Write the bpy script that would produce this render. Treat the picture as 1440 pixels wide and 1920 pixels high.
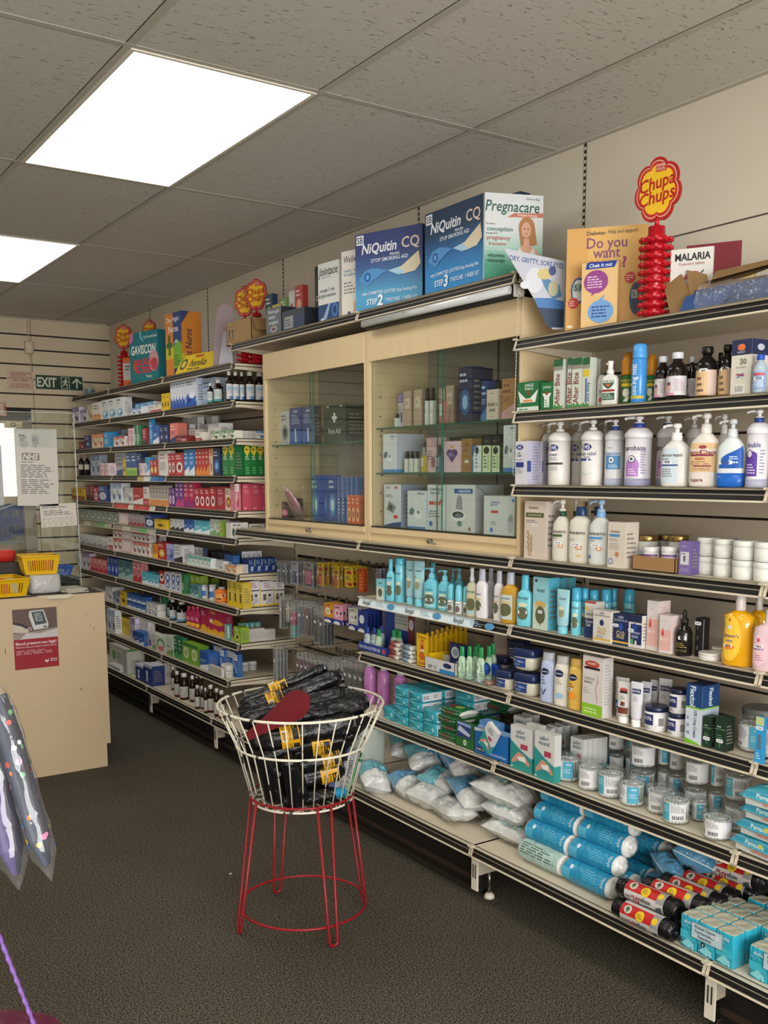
import bpy, math, random
from mathutils import Vector, Matrix

for o in list(bpy.data.objects): bpy.data.objects.remove(o)
sc = bpy.context.scene
COL = sc.collection
PI = math.pi
sin, cos = math.sin, math.cos

# ---------------------------------------------------------------- camera
CAM_H = 1.5
YAW, PITCH, ROLL = 0.59167, 0.13946, -0.00219
cd = bpy.data.cameras.new('camera')
cam = bpy.data.objects.new('camera', cd); COL.objects.link(cam)
cd.sensor_fit = 'AUTO'; cd.sensor_width = 36.0
cd.lens = 1835.46 / 1920 * 36.0
cd.shift_y = 184.94 / 1920
cd.clip_start = 0.02; cd.clip_end = 60
Fv = Vector((sin(YAW)*cos(PITCH), cos(YAW)*cos(PITCH), -sin(PITCH)))
Rv = Vector((cos(YAW), -sin(YAW), 0)); Uv = Rv.cross(Fv)
R2 = Rv*cos(ROLL) + Uv*sin(ROLL); U2 = -Rv*sin(ROLL) + Uv*cos(ROLL)
mw = Matrix((( R2.x, U2.x, -Fv.x, 0), (R2.y, U2.y, -Fv.y, 0), (R2.z, U2.z, -Fv.z, CAM_H), (0, 0, 0, 1)))
cam.matrix_world = mw
sc.camera = cam

# ---------------------------------------------------------------- view, world, lights
sc.view_settings.view_transform = 'Standard'
sc.view_settings.look = 'None'
sc.view_settings.gamma = 1.0
sc.view_settings.use_curve_mapping = False
sc.view_settings.exposure = 0.06
PANEL_W = 6.5            # radiance of the ceiling panels
DAY_W = 300.0             # daylight through the shop front behind the camera
w = bpy.data.worlds.new('world'); sc.world = w; w.use_nodes = True
w.node_tree.nodes['Background'].inputs[0].default_value = (0.75, 0.87, 1.0, 1)
w.node_tree.nodes['Background'].inputs[1].default_value = 0.35
ld = bpy.data.lights.new('shop_front_daylight', 'AREA'); ld.shape = 'RECTANGLE'
ld.size = 3.4; ld.size_y = 1.7; ld.energy = DAY_W; ld.color = (1.0, 0.98, 0.95)
lo = bpy.data.objects.new('shop_front_daylight', ld); COL.objects.link(lo)
lo.location = (-0.2, -2.59, 1.45)
lo.rotation_euler = (math.radians(104), 0, 0)      # unseen lamp, tilted up to brighten the ceiling

# ---------------------------------------------------------------- materials
def lin(h):
    h = h.lstrip('#'); r = []
    if len(h) == 3: h = ''.join(c*2 for c in h)
    for i in (0, 2, 4):
        c = int(h[i:i+2], 16)/255
        r.append(c/12.92 if c <= .04045 else ((c+.055)/1.055)**2.4)
    return (r[0], r[1], r[2], 1)
MATS = {}
def M(col, rough=.5, metal=0., kind=None):
    """procedural principled material: flat colour with a fine noise in roughness and tint"""
    if not isinstance(col, str): return col
    k = (col, rough, metal, kind)
    if k in MATS: return MATS[k]
    m = bpy.data.materials.new(('%s_%s' % (kind or 'paint', col.strip('#')))); m.use_nodes = True
    nt = m.node_tree; N = nt.nodes; L = nt.links; p = N['Principled BSDF']
    c = lin(col)
    p.inputs['Base Color'].default_value = c; p.inputs['Roughness'].default_value = rough
    p.inputs['Metallic'].default_value = metal
    p.inputs['Specular IOR Level'].default_value = .35
    if kind in ('film', 'glass', 'clear'):
        # thin clear sheet: transparent body with a Fresnel gloss
        N.remove(p); out = N['Material Output']
        tr = N.new('ShaderNodeBsdfTransparent'); tr.inputs[0].default_value = c
        gl = N.new('ShaderNodeBsdfGlossy'); gl.inputs['Roughness'].default_value = rough
        gl.inputs[0].default_value = (1, 1, 1, 1)
        fr = N.new('ShaderNodeLayerWeight'); fr.inputs[0].default_value = .5
        pw = N.new('ShaderNodeMath'); pw.operation = 'POWER'; pw.inputs[1].default_value = 4
        ml = N.new('ShaderNodeMath'); ml.operation = 'MULTIPLY_ADD'; ml.inputs[1].default_value = .6; ml.inputs[2].default_value = .035 if kind != 'film' else .07
        L.new(fr.outputs['Facing'], pw.inputs[0]); L.new(pw.outputs[0], ml.inputs[0])
        mx = N.new('ShaderNodeMixShader')
        L.new(ml.outputs[0], mx.inputs[0]); L.new(tr.outputs[0], mx.inputs[1]); L.new(gl.outputs[0], mx.inputs[2])
        sh = mx.outputs[0]
        if kind in ('film', 'clear'):
            # crinkles
            tx = N.new('ShaderNodeTexCoord')
            no = N.new('ShaderNodeTexNoise'); no.inputs['Scale'].default_value = 45 if kind == 'film' else 14
            no.inputs['Distortion'].default_value = 1.2
            bu = N.new('ShaderNodeBump'); bu.inputs['Strength'].default_value = .9 if kind == 'film' else .15
            bu.inputs['Distance'].default_value = .01
            L.new(tx.outputs['Object'], no.inputs['Vector']); L.new(no.outputs[0], bu.inputs['Height'])
            L.new(bu.outputs[0], gl.inputs['Normal']); L.new(bu.outputs[0], fr.inputs['Normal'])
            df = N.new('ShaderNodeBsdfDiffuse'); df.inputs[0].default_value = (.8, .82, .84, 1)
            m2 = N.new('ShaderNodeMixShader'); m2.inputs[0].default_value = .07 if kind == 'film' else .035
            L.new(sh, m2.inputs[1]); L.new(df.outputs[0], m2.inputs[2]); sh = m2.outputs[0]
        L.new(sh, out.inputs[0]); MATS[k] = m; return m
    tx = N.new('ShaderNodeTexCoord')
    no = N.new('ShaderNodeTexNoise'); no.inputs['Scale'].default_value = 30; no.inputs['Detail'].default_value = 2
    L.new(tx.outputs['Object'], no.inputs['Vector'])
    mr = N.new('ShaderNodeMapRange'); mr.inputs[3].default_value = max(0, rough-.08); mr.inputs[4].default_value = min(1, rough+.08)
    L.new(no.outputs[0], mr.inputs[0]); L.new(mr.outputs[0], p.inputs['Roughness'])
    if kind == 'liquid':
        p.inputs['Transmission Weight'].default_value = .0
        p.inputs['Coat Weight'].default_value = .6; p.inputs['Subsurface Weight'].default_value = .0
    if kind == 'cotton':
        no.inputs['Scale'].default_value = 26
        bu = N.new('ShaderNodeBump'); bu.inputs['Strength'].default_value = .5; bu.inputs['Distance'].default_value = .012
        L.new(no.outputs[0], bu.inputs['Height']); L.new(bu.outputs[0], p.inputs['Normal'])
        p.inputs['Coat Weight'].default_value = .5; p.inputs['Coat Roughness'].default_value = .15
        L.new(bu.outputs[0], p.inputs['Coat Normal'])
    if kind == 'crinkle':
        no.inputs['Scale'].default_value = 16; no.inputs['Detail'].default_value = 5; no.inputs['Distortion'].default_value = 1.5
        bu = N.new('ShaderNodeBump'); bu.inputs['Strength'].default_value = .8; bu.inputs['Distance'].default_value = .012
        L.new(no.outputs[0], bu.inputs['Height']); L.new(bu.outputs[0], p.inputs['Normal'])
    MATS[k] = m
    return m

def mat_nodes(name):
    m = bpy.data.materials.new(name); m.use_nodes = True
    return m, m.node_tree.nodes, m.node_tree.links, m.node_tree.nodes['Principled BSDF']

def m_carpet():
    m, N, L, p = mat_nodes('carpet_speckled')
    tx = N.new('ShaderNodeTexCoord')
    n1 = N.new('ShaderNodeTexNoise'); n1.inputs['Scale'].default_value = 175; n1.inputs['Detail'].default_value = 3; n1.inputs['Roughness'].default_value = .75
    n2 = N.new('ShaderNodeTexNoise'); n2.inputs['Scale'].default_value = 2.2; n2.inputs['Detail'].default_value = 4
    L.new(tx.outputs['Object'], n1.inputs[0]); L.new(tx.outputs['Object'], n2.inputs[0])
    cr = N.new('ShaderNodeValToRGB'); e = cr.color_ramp.elements
    e[0].position = .40; e[0].color = lin('#1c1a17'); e[1].position = .63; e[1].color = lin('#807868')
    L.new(n1.outputs[0], cr.inputs[0])
    mx = N.new('ShaderNodeMixRGB'); mx.blend_type = 'MULTIPLY'; mx.inputs[0].default_value = .35
    L.new(cr.outputs[0], mx.inputs[1]); L.new(n2.outputs[0], mx.inputs[2])
    L.new(mx.outputs[0], p.inputs['Base Color']); p.inputs['Roughness'].default_value = .95
    p.inputs['Specular IOR Level'].default_value = .1
    b = N.new('ShaderNodeBump'); b.inputs['Strength'].default_value = .8; b.inputs['Distance'].default_value = .006
    L.new(n1.outputs[0], b.inputs['Height']); L.new(b.outputs[0], p.inputs['Normal'])
    return m
def m_tile():
    m, N, L, p = mat_nodes('fissured_ceiling_tile')
    tx = N.new('ShaderNodeTexCoord'); mp = N.new('ShaderNodeMapping'); mp.inputs['Scale'].default_value = (1, 2.2, 1)
    L.new(tx.outputs['Object'], mp.inputs[0])
    n1 = N.new('ShaderNodeTexNoise'); n1.inputs['Scale'].default_value = 42; n1.inputs['Detail'].default_value = 4
    L.new(mp.outputs[0], n1.inputs[0])
    cr = N.new('ShaderNodeValToRGB'); e = cr.color_ramp.elements
    e[0].position = .30; e[0].color = (0, 0, 0, 1); e[1].position = .40; e[1].color = (1, 1, 1, 1)
    L.new(n1.outputs[0], cr.inputs[0])
    mx = N.new('ShaderNodeMixRGB'); mx.inputs[1].default_value = lin('#a09b8e'); mx.inputs[2].default_value = lin('#c6c2b9')
    L.new(cr.outputs[0], mx.inputs[0]); L.new(mx.outputs[0], p.inputs['Base Color'])
    p.inputs['Roughness'].default_value = .95; p.inputs['Specular IOR Level'].default_value = .1
    b = N.new('ShaderNodeBump'); b.inputs['Strength'].default_value = .5; b.inputs['Distance'].default_value = .004
    L.new(cr.outputs[0], b.inputs['Height']); L.new(b.outputs[0], p.inputs['Normal'])
    return m
def m_wood(c1, c2, name, sc_=(3, 3, .6)):
    m, N, L, p = mat_nodes(name)
    tx = N.new('ShaderNodeTexCoord'); mp = N.new('ShaderNodeMapping'); mp.inputs['Scale'].default_value = sc_
    L.new(tx.outputs['Object'], mp.inputs[0])
    n1 = N.new('ShaderNodeTexNoise'); n1.inputs['Scale'].default_value = 9; n1.inputs['Detail'].default_value = 5; n1.inputs['Distortion'].default_value = .6
    L.new(mp.outputs[0], n1.inputs[0])
    mx = N.new('ShaderNodeMixRGB'); mx.inputs[1].default_value = lin(c1); mx.inputs[2].default_value = lin(c2)
    L.new(n1.outputs[0], mx.inputs[0]); L.new(mx.outputs[0], p.inputs['Base Color'])
    p.inputs['Roughness'].default_value = .45; p.inputs['Specular IOR Level'].default_value = .3
    return m
def m_chip(base, chip, name):
    """enamel with chipped spots"""
    m, N, L, p = mat_nodes(name)
    tx = N.new('ShaderNodeTexCoord'); n1 = N.new('ShaderNodeTexNoise'); n1.inputs['Scale'].default_value = 22; n1.inputs['Detail'].default_value = 3
    L.new(tx.outputs['Object'], n1.inputs[0])
    cr = N.new('ShaderNodeValToRGB'); e = cr.color_ramp.elements
    e[0].position = .62; e[0].color = lin(base); e[1].position = .64; e[1].color = lin(chip)
    L.new(n1.outputs[0], cr.inputs[0]); L.new(cr.outputs[0], p.inputs['Base Color'])
    p.inputs['Roughness'].default_value = .4
    return m
def m_emit(name, col, s):
    m, N, L, p = mat_nodes(name)
    p.inputs['Base Color'].default_value = (.9, .9, .9, 1)
    p.inputs['Emission Color'].default_value = col; p.inputs['Emission Strength'].default_value = s
    return m
CARPET = m_carpet(); TILE = m_tile()
BEECH = m_wood('#d4bf98', '#c9b28a', 'beech_laminate'); CREAMPANEL = m_wood('#beaa8b', '#b7a283', 'counter_laminate', (1, 1, 1))
SLAT = m_wood('#cbbda3', '#bdae93', 'slatwall_laminate', (1.2, 1.2, 6))
WALLM = m_wood('#cfc7b8', '#c9c0af', 'painted_wall_panel', (1, 1, 1))
BACKM = m_wood('#b5a896', '#aa9d8b', 'gondola_back_panel', (1, 1, 1))
SHELFM = m_wood('#d0c6b2', '#c9bea8', 'cream_enamel_steel', (1, 1, 1))
RAILM = M('#110e0c', .55)
LIPM = M('#c9bfa9', .4)
DARK = M('#15120f', .6)
GLASS = M('#f8fbf9', .02, 0, 'glass'); CLEAR = M('#f4f7f7', .12, 0, 'clear'); FILM = M('#fafbfb', .12, 0, 'film')
GLEDGE = M('#1f5a48', .15)
WHITEMETAL = M('#d8d0c0', .4); STEEL = M('#9a9790', .25, .9)

# ---------------------------------------------------------------- mesh builder
class MB:
    def __init__(s): s.v = []; s.f = []; s.mi = []; s.sm = []; s.mats = []
    def mid(s, m):
        m = M(m) if isinstance(m, str) else m
        if m not in s.mats: s.mats.append(m)
        return s.mats.index(m)
    def poly(s, pts, m, sm=False):
        n = len(s.v); s.v += [tuple(p) for p in pts]; s.f.append(tuple(range(n, n+len(pts)))); s.mi.append(s.mid(m)); s.sm.append(sm)
    def add(s, vs, fs, m, sm=False):
        n = len(s.v); k = s.mid(m); s.v += [tuple(p) for p in vs]
        for f in fs: s.f.append(tuple(i+n for i in f)); s.mi.append(k); s.sm.append(sm)
    def box(s, x0, x1, y0, y1, z0, z1, m, ms=None, T=None):
        """ms: dict face->material for faces 'f' (-y) 'b' 'l' 'r' 't' 'u'"""
        P = [Vector(p) for p in ((x0,y0,z0),(x1,y0,z0),(x1,y1,z0),(x0,y1,z0),(x0,y0,z1),(x1,y0,z1),(x1,y1,z1),(x0,y1,z1))]
        if T: P = [T @ p for p in P]
        F = {'f': (0,1,5,4), 'b': (2,3,7,6), 'l': (3,0,4,7), 'r': (1,2,6,5), 't': (4,5,6,7), 'u': (3,2,1,0)}
        n = len(s.v); s.v += [tuple(p) for p in P]
        for k, f in F.items():
            s.f.append(tuple(i+n for i in f)); s.mi.append(s.mid((ms or {}).get(k, m))); s.sm.append(False)
    def loft(s, secs, m, n=20, T=None, sm=True, cap=True):
        """secs: (z, rx, ry, e, cx, cy)"""
        base = len(s.v); k = s.mid(m)
        for q in secs:
            z, rx, ry = q[:3]; e = q[3] if len(q) > 3 else 2; cx = q[4] if len(q) > 4 else 0; cy = q[5] if len(q) > 5 else 0
            for i in range(n):
                p = Vector(spt(2*PI*i/n, rx, ry, e) + (z,)); p.x += cx; p.y += cy
                if T: p = T @ p
                s.v.append(tuple(p))
        for j in range(len(secs)-1):
            for i in range(n):
                a = base+j*n+i; b = base+j*n+(i+1) % n
                s.f.append((a, b, b+n, a+n)); s.mi.append(k); s.sm.append(sm)
        if cap:
            s.f.append(tuple(base+i for i in reversed(range(n)))); s.mi.append(k); s.sm.append(False)
            t = base+(len(secs)-1)*n
            s.f.append(tuple(t+i for i in range(n))); s.mi.append(k); s.sm.append(False)
    def tube(s, pts, r, m, n=6, closed=False):
        pts = [Vector(p) for p in pts]; N = len(pts); rings = []; k = s.mid(m); base = len(s.v)
        prev = None
        for i, p in enumerate(pts):
            if closed: d = pts[(i+1) % N]-pts[i-1]
            else: d = pts[min(i+1, N-1)]-pts[max(i-1, 0)]
            d.normalize()
            u = (prev - d*prev.dot(d)) if prev is not None else d.orthogonal()
            if u.length < 1e-6: u = d.orthogonal()
            u.normalize(); prev = u; w_ = d.cross(u)
            for j in range(n):
                a = 2*PI*j/n; s.v.append(tuple(p+u*cos(a)*r+w_*sin(a)*r))
        M_ = N if closed else N-1
        for i in range(M_):
            for j in range(n):
                a = base+i*n+j; b = base+i*n+(j+1) % n; c = base+((i+1) % N)*n+(j+1) % n; d_ = base+((i+1) % N)*n+j
                s.f.append((a, b, c, d_)); s.mi.append(k); s.sm.append(True)
        if not closed:
            s.f.append(tuple(base+j for j in reversed(range(n)))); s.mi.append(k); s.sm.append(False)
            s.f.append(tuple(base+(N-1)*n+j for j in range(n))); s.mi.append(k); s.sm.append(False)
    def mesh(s, name):
        me = bpy.data.meshes.new(name); me.from_pydata(s.v, [], s.f)
        for m in s.mats: me.materials.append(m)
        me.polygons.foreach_set('material_index', s.mi); me.polygons.foreach_set('use_smooth', s.sm); me.update()
        return me
    def build(s, name, parent=None, loc=None, rz=0):
        o = bpy.data.objects.new(name, s.mesh(name)); COL.objects.link(o)
        if parent: o.parent = parent
        if loc: o.location = loc
        if rz: o.rotation_euler = (0, 0, rz)
        return o
def spt(a, rx, ry, e=2):
    c, q = sin(a), -cos(a)      # angle 0 faces -y, positive turns to +x
    if e == 2: return (rx*c, ry*q)
    return (rx*math.copysign(abs(c)**(2/e), c), ry*math.copysign(abs(q)**(2/e), q))

def tag(o, label=None, cat=None, group=None, kind=None):
    if label: o['label'] = label
    if cat: o['category'] = cat
    if group: o['group'] = group
    if kind: o['kind'] = kind
    return o
def empty(name, loc=(0, 0, 0), rz=0):
    o = bpy.data.objects.new(name, None); COL.objects.link(o); o.location = loc; o.rotation_euler = (0, 0, rz)
    o.empty_display_size = .02
    return o
def struct(name, mb, lab=None):
    o = mb.build(name); o['kind'] = 'structure'
    if lab: o['label'] = lab
    return o

# ---------------------------------------------------------------- text and artwork on surfaces
_T = {}
def text_mesh(t, bold):
    k = (t, bold)
    if k in _T: return _T[k]
    cu = bpy.data.curves.new('t', 'FONT'); cu.body = t; cu.resolution_u = 2; cu.fill_mode = 'FRONT'
    cu.offset = bold; cu.size = 1
    ob = bpy.data.objects.new('t', cu); me = ob.to_mesh()
    vs = [(v.co.x, v.co.y) for v in me.vertices]; fs = [tuple(p.vertices) for p in me.polygons]
    ob.to_mesh_clear(); bpy.data.objects.remove(ob); bpy.data.curves.remove(cu)
    CAP = .69
    if vs:
        x0 = min(v[0] for v in vs); x1 = max(v[0] for v in vs)
        vs = [((x-(x0+x1)/2)/CAP, y/CAP-.5) for x, y in vs]; wd = (x1-x0)/CAP
    else: wd = 1
    _T[k] = (vs, fs, wd)
    return _T[k]

class Flat:
    nu = nv = 1
    def __init__(s, W, Hh, o, ex=(1, 0, 0), ey=(0, 0, 1), n=(0, -1, 0)):
        s.W = W; s.H = Hh; s.o = Vector(o); s.ex = Vector(ex).normalized(); s.ey = Vector(ey).normalized(); s.n = Vector(n).normalized()
    def __call__(s, u, v, d): return s.o + s.ex*(u*s.W) + s.ey*(v*s.H) + s.n*d
class Wrap:
    nu = 8; nv = 3
    def __init__(s, secs, z0, z1, span=2.2, a0=0):
        s.secs = secs; s.z0 = z0; s.z1 = z1; s.span = span; s.a0 = a0
        q = s.sec((z0+z1)/2); s.W = span*(q[0]+min(q[0], q[1]))/2; s.H = z1-z0
    def sec(s, z):
        S = s.secs
        for i in range(len(S)-1):
            if S[i][0] <= z <= S[i+1][0]:
                t = (z-S[i][0])/max(1e-9, S[i+1][0]-S[i][0]); a = S[i]; b = S[i+1]
                return (a[1]+(b[1]-a[1])*t, a[2]+(b[2]-a[2])*t, (a[3] if len(a) > 3 else 2))
        q = S[-1]; return (q[1], q[2], q[3] if len(q) > 3 else 2)
    def __call__(s, u, v, d):
        z = s.z0+v*s.H; rx, ry, e = s.sec(z); a = s.a0+(u-.5)*s.span
        x, y = spt(a, rx+d+.0006, ry+d+.0006, e)
        return Vector((x, y, z))

def deco(mb, S, ops, d0=.0003, step=.00012, seed=1):
    rnd = random.Random(seed)
    def patch(us, vs_fn, col, d):
        pass
    for i, op in enumerate(ops):
        d = d0+step*i; k = op[0]
        if k == 'R':
            _, u0, v0, u1, v1, c = op
            nu = max(1, int(math.ceil(S.nu*abs(u1-u0)))); nv = max(1, int(math.ceil(S.nv*abs(v1-v0))))
            vs = [S(u0+(u1-u0)*a/nu, v0+(v1-v0)*b/nv, d) for b in range(nv+1) for a in range(nu+1)]
            fs = [(b*(nu+1)+a, b*(nu+1)+a+1, (b+1)*(nu+1)+a+1, (b+1)*(nu+1)+a) for b in range(nv) for a in range(nu)]
            mb.add(vs, fs, c)
        elif k == 'E':
            _, cu, cv, ru, rv, c = op; nr = 10 if ru > .1 else 6; nu = 1 if S.nu == 1 else 4
            vs = []
            for b in range(nr+1):
                t = -cos(PI*b/nr); hw = math.sqrt(max(0, 1-t*t))
                for a in range(nu+1): vs.append(S(cu+ru*hw*(2*a/nu-1), cv+rv*t, d))
            fs = [(b*(nu+1)+a, b*(nu+1)+a+1, (b+1)*(nu+1)+a+1, (b+1)*(nu+1)+a) for b in range(nr) for a in range(nu)]
            mb.add(vs, fs, c)
        elif k == 'P':
            if S.nu == 1: mb.poly([S(u, v, d) for u, v in op[2]], op[1]); continue
            pg = op[2]; lo = min(p[1] for p in pg); hi = max(p[1] for p in pg); R_ = 12
            def cut(v):
                xs = []
                for a, b in zip(pg, pg[1:]+pg[:1]):
                    if (a[1] <= v) != (b[1] <= v): xs.append(a[0]+(b[0]-a[0])*(v-a[1])/(b[1]-a[1]))
                return sorted(xs)
            for j in range(R_):
                v0 = lo+(hi-lo)*j/R_; v1 = lo+(hi-lo)*(j+1)/R_; e_ = (v1-v0)*.01
                c0, c1 = cut(v0+e_), cut(v1-e_)
                if len(c0) != len(c1): c0 = c1 = cut((v0+v1)/2)
                for q in range(0, len(c0)-1, 2):
                    n_ = max(1, int(math.ceil(S.nu*(c0[q+1]-c0[q])*1.3)))
                    for t in range(n_):
                        f0, f1 = t/n_, (t+1)/n_
                        L4 = [(c0[q]+(c0[q+1]-c0[q])*f0, v0), (c0[q]+(c0[q+1]-c0[q])*f1, v0), (c1[q]+(c1[q+1]-c1[q])*f1, v1), (c1[q]+(c1[q+1]-c1[q])*f0, v1)]
                        mb.poly([S(u, v, d) for u, v in L4], op[1])
        elif k == 'T':
            t, cu, cv, hv, c = op[1:6]; mx = op[6] if len(op) > 6 else .92; rot = op[7] if len(op) > 7 else 0
            shear = op[8] if len(op) > 8 else 0; bold = op[9] if len(op) > 9 else .012
            vs, fs, wd = text_mesh(t, bold)
            q = hv*S.H
            lim = (mx*S.W if rot != 90 and rot != -90 else mx*S.H)
            if wd*q > lim: q2 = lim/wd; sx = q2; q = max(q2, min(q, q2*1.35))
            else: sx = q
            ca, sa = cos(math.radians(rot)), sin(math.radians(rot))
            out = []
            for x, y in vs:
                X = (x+shear*y)*sx; Y = y*q
                out.append(S(cu+(X*ca-Y*sa)/S.W, cv+(X*sa+Y*ca)/S.H, d))
            mb.add(out, fs, c)
        elif k == 'L':
            _, u0, v0, u1, v1, n, c = op; ph = (v1-v0)/n
            for j in range(n):
                vb = v1-(j+1)*ph+ph*.25; u = u0; end = u0+(u1-u0)*rnd.uniform(.6, 1)
                while u < end-.02:
                    wl = (u1-u0)*rnd.uniform(.12, .3); ue = min(end, u+wl)
                    mb.poly([S(u, vb, d), S(ue, vb, d), S(ue, vb+ph*.42, d), S(u, vb+ph*.42, d)], c)
                    u = ue+(u1-u0)*.05
        elif k == 'B':
            _, u0, v0, u1, v1 = op
            mb.poly([S(u0, v0, d), S(u1, v0, d), S(u1, v1, d), S(u0, v1, d)], '#e8e8e4')
            u = u0+(u1-u0)*.08
            while u < u1-(u1-u0)*.08:
                wl = (u1-u0)*rnd.choice((.02, .04, .06))
                mb.poly([S(u, v0+(v1-v0)*.12, d+.0001), S(u+wl, v0+(v1-v0)*.12, d+.0001), S(u+wl, v1-(v1-v0)*.08, d+.0001), S(u, v1-(v1-v0)*.08, d+.0001)], '#1a1a1a')
                u += wl*2
        elif k == 'S':      # price sticker, real size
            _, cu, cv = op[:3]; a = .011/S.W; b = .005/S.H
            mb.poly([S(cu-a, cv-b*.6, d+.0004), S(cu-a*.8, cv-b, d+.0004), S(cu+a*.8, cv-b, d+.0004), S(cu+a, cv-b*.6, d+.0004), S(cu+a, cv+b*.6, d+.0004), S(cu+a*.8, cv+b, d+.0004), S(cu-a*.8, cv+b, d+.0004), S(cu-a, cv+b*.6, d+.0004)], '#e4e6ea')
            for j in range(4):
                u = cu-a*.6+j*a*.35
                mb.poly([S(u, cv-b*.4, d+.0006), S(u+a*.18, cv-b*.4, d+.0006), S(u+a*.18, cv+b*.4, d+.0006), S(u, cv+b*.4, d+.0006)], '#555a60')

ORD = ['', 'first', 'second', 'third', 'fourth', 'fifth', 'sixth', 'seventh', 'eighth', 'ninth', 'tenth', 'eleventh', 'twelfth', 'thirteenth', 'fourteenth', 'fifteenth',
       'sixteenth', 'seventeenth', 'eighteenth', 'nineteenth', 'twentieth']
NUM = ['', 'one', 'two', 'three', 'four', 'five', 'six', 'seven', 'eight', 'nine', 'ten', 'eleven', 'twelve', 'thirteen', 'fourteen', 'fifteen', 'sixteen', 'seventeen', 'eighteen', 'nineteen', 'twenty']

# ================================================================ THE ROOM
ZC = 2.65; XW = 2.62; XL = -2.6; YF = 7.75; YB = -2.6
m = MB(); m.box(XL-.2, XW+.2, YB-.2, YF+.2, -.1, 0, CARPET); struct('floor', m, 'dark grey speckled carpet floor')
# suspended ceiling: tile field just above the grid
m = MB(); m.box(XL-.2, XW+.2, YB-.2, YF+.2, ZC+.0012, ZC+.1, TILE); struct('ceiling', m, 'suspended ceiling of fissured tiles')
X0, Y0 = 1.015, 2.743
m = MB(); BARM = M('#b4afa3', .6); SHADEM = M('#4c463c', .8)  # second colour paints a thin shadow line along one side of each bar
k = -7
while X0+.6*k < XW:
    x = X0+.6*k
    if x > XL: m.box(x-.012, x+.012, YB, YF, ZC+.0002, ZC+.0012, BARM); m.box(x-.0155, x-.012, YB, YF, ZC+.0008, ZC+.0012, SHADEM)
    k += 1
for k in range(-5, 6):
    y = Y0+1.2*k
    if YB < y < YF: m.box(XL, XW, y-.012, y+.012, ZC-.0002, ZC+.0011, BARM); m.box(XL, XW, y+.012, y+.0155, ZC+.0006, ZC+.0011, SHADEM)
struct('trim_1', m, 'metal ceiling grid between the tiles')
m = MB(); m.box(XW-.022, XW+.0, YB, YF, ZC-.004, ZC+.002, BARM); m.box(XL, XW, YF-.022, YF, ZC-.004, ZC+.002, BARM); struct('trim_2', m)
# right wall, in upright panels with dark slotted strips at every bay joint
m = MB(); m.box(XW, XW+.2, YB, YF+.2, 0, ZC+.05, WALLM)
for y in (1.62, 2.62, 3.62, 4.87, 5.87, 6.86):
    m.box(XW-.0015, XW, y-.006, y+.006, 1.9, ZC, '#3b352e')
    for j in range(34):
        m.box(XW-.003, XW-.0015, y-.004, y+.004, 1.92+j*.022, 1.93+j*.022, '#c9bda9')
m.box(XW-.0012, XW, .6, 2.61, 2.252, 2.257, '#4a4238')
struct('wall_right', m, 'cream panelled wall above the shelving')
# far wall: slatwall
m = MB()
zs = [2.531-.1085*k for k in range(0, 24)]
edges = [ZC+.01]+zs+[0]
DX0, DX1, DZ0, DZ1 = .9, 1.995, .78, 1.90        # opening in the slatwall beside the shelves
for q in ((XL-.2, DX0, 0, ZC+.05), (DX1, XW+.2, 0, ZC+.05), (DX0, DX1, 0, DZ0), (DX0, DX1, DZ1, ZC+.05)):
    m.box(q[0], q[1], YF+.012, YF+.2, q[2], q[3], DARK)
m.box(DX0, DX1, YF+.6, YF+.65, 0, ZC, SLAT); m.box(DX0-.05, DX0, YF+.2, YF+.6, 0, ZC, SLAT); m.box(DX1, DX1+.05, YF+.2, YF+.6, 0, ZC, SLAT)
m.box(DX0, DX1, YF+.2, YF+.6, DZ0-.03, DZ0, SLAT); m.box(DX0, DX1, YF+.2, YF+.6, DZ1, DZ1+.03, SLAT)
for a, b in zip(edges, edges[1:]):
    hi, lo_ = a-.006, b+.006
    if hi <= lo_: continue
    segs = [(XL, .8), (.804, 2.018), (2.022, XW)]
    for s0, s1 in segs:
        if lo_ < DZ1 and hi > DZ0 and s0 < DX1 and s1 > DX0:
            if s0 < DX0: m.box(s0, DX0, YF, YF+.013, lo_, hi, SLAT)
            if s1 > DX1: m.box(DX1, s1, YF, YF+.013, lo_, hi, SLAT)
        else: m.box(s0, s1, YF, YF+.013, lo_, hi, SLAT)
struct('wall_far', m, 'beige slatted wall panels at the far end')
m = MB(); m.box(XL-.2, XL, YB, YF+.2, 0, ZC+.05, WALLM); struct('wall_left', m)
m = MB()
m.box(XL-.2, -1.9, YB-.2, YB, 0, ZC+.05, WALLM); m.box(1.5, XW+.2, YB-.2, YB, 0, ZC+.05, WALLM)
m.box(-1.9, 1.5, YB-.2, YB, 0, .6, WALLM); m.box(-1.9, 1.5, YB-.2, YB, 2.3, ZC+.05, WALLM)
struct('wall_back', m)
m = MB()
for a, b in ((-1.9, -1.85), (-.22, -.17), (1.45, 1.5)): m.box(a, b, YB-.1, YB-.04, .6, 2.3, '#d0ccc4')
m.box(-1.9, 1.5, YB-.1, YB-.04, .6, .65, '#d0ccc4'); m.box(-1.9, 1.5, YB-.1, YB-.04, 2.25, 2.3, '#d0ccc4')
struct('window_1', m, 'shop front window frame behind the camera')

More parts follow.
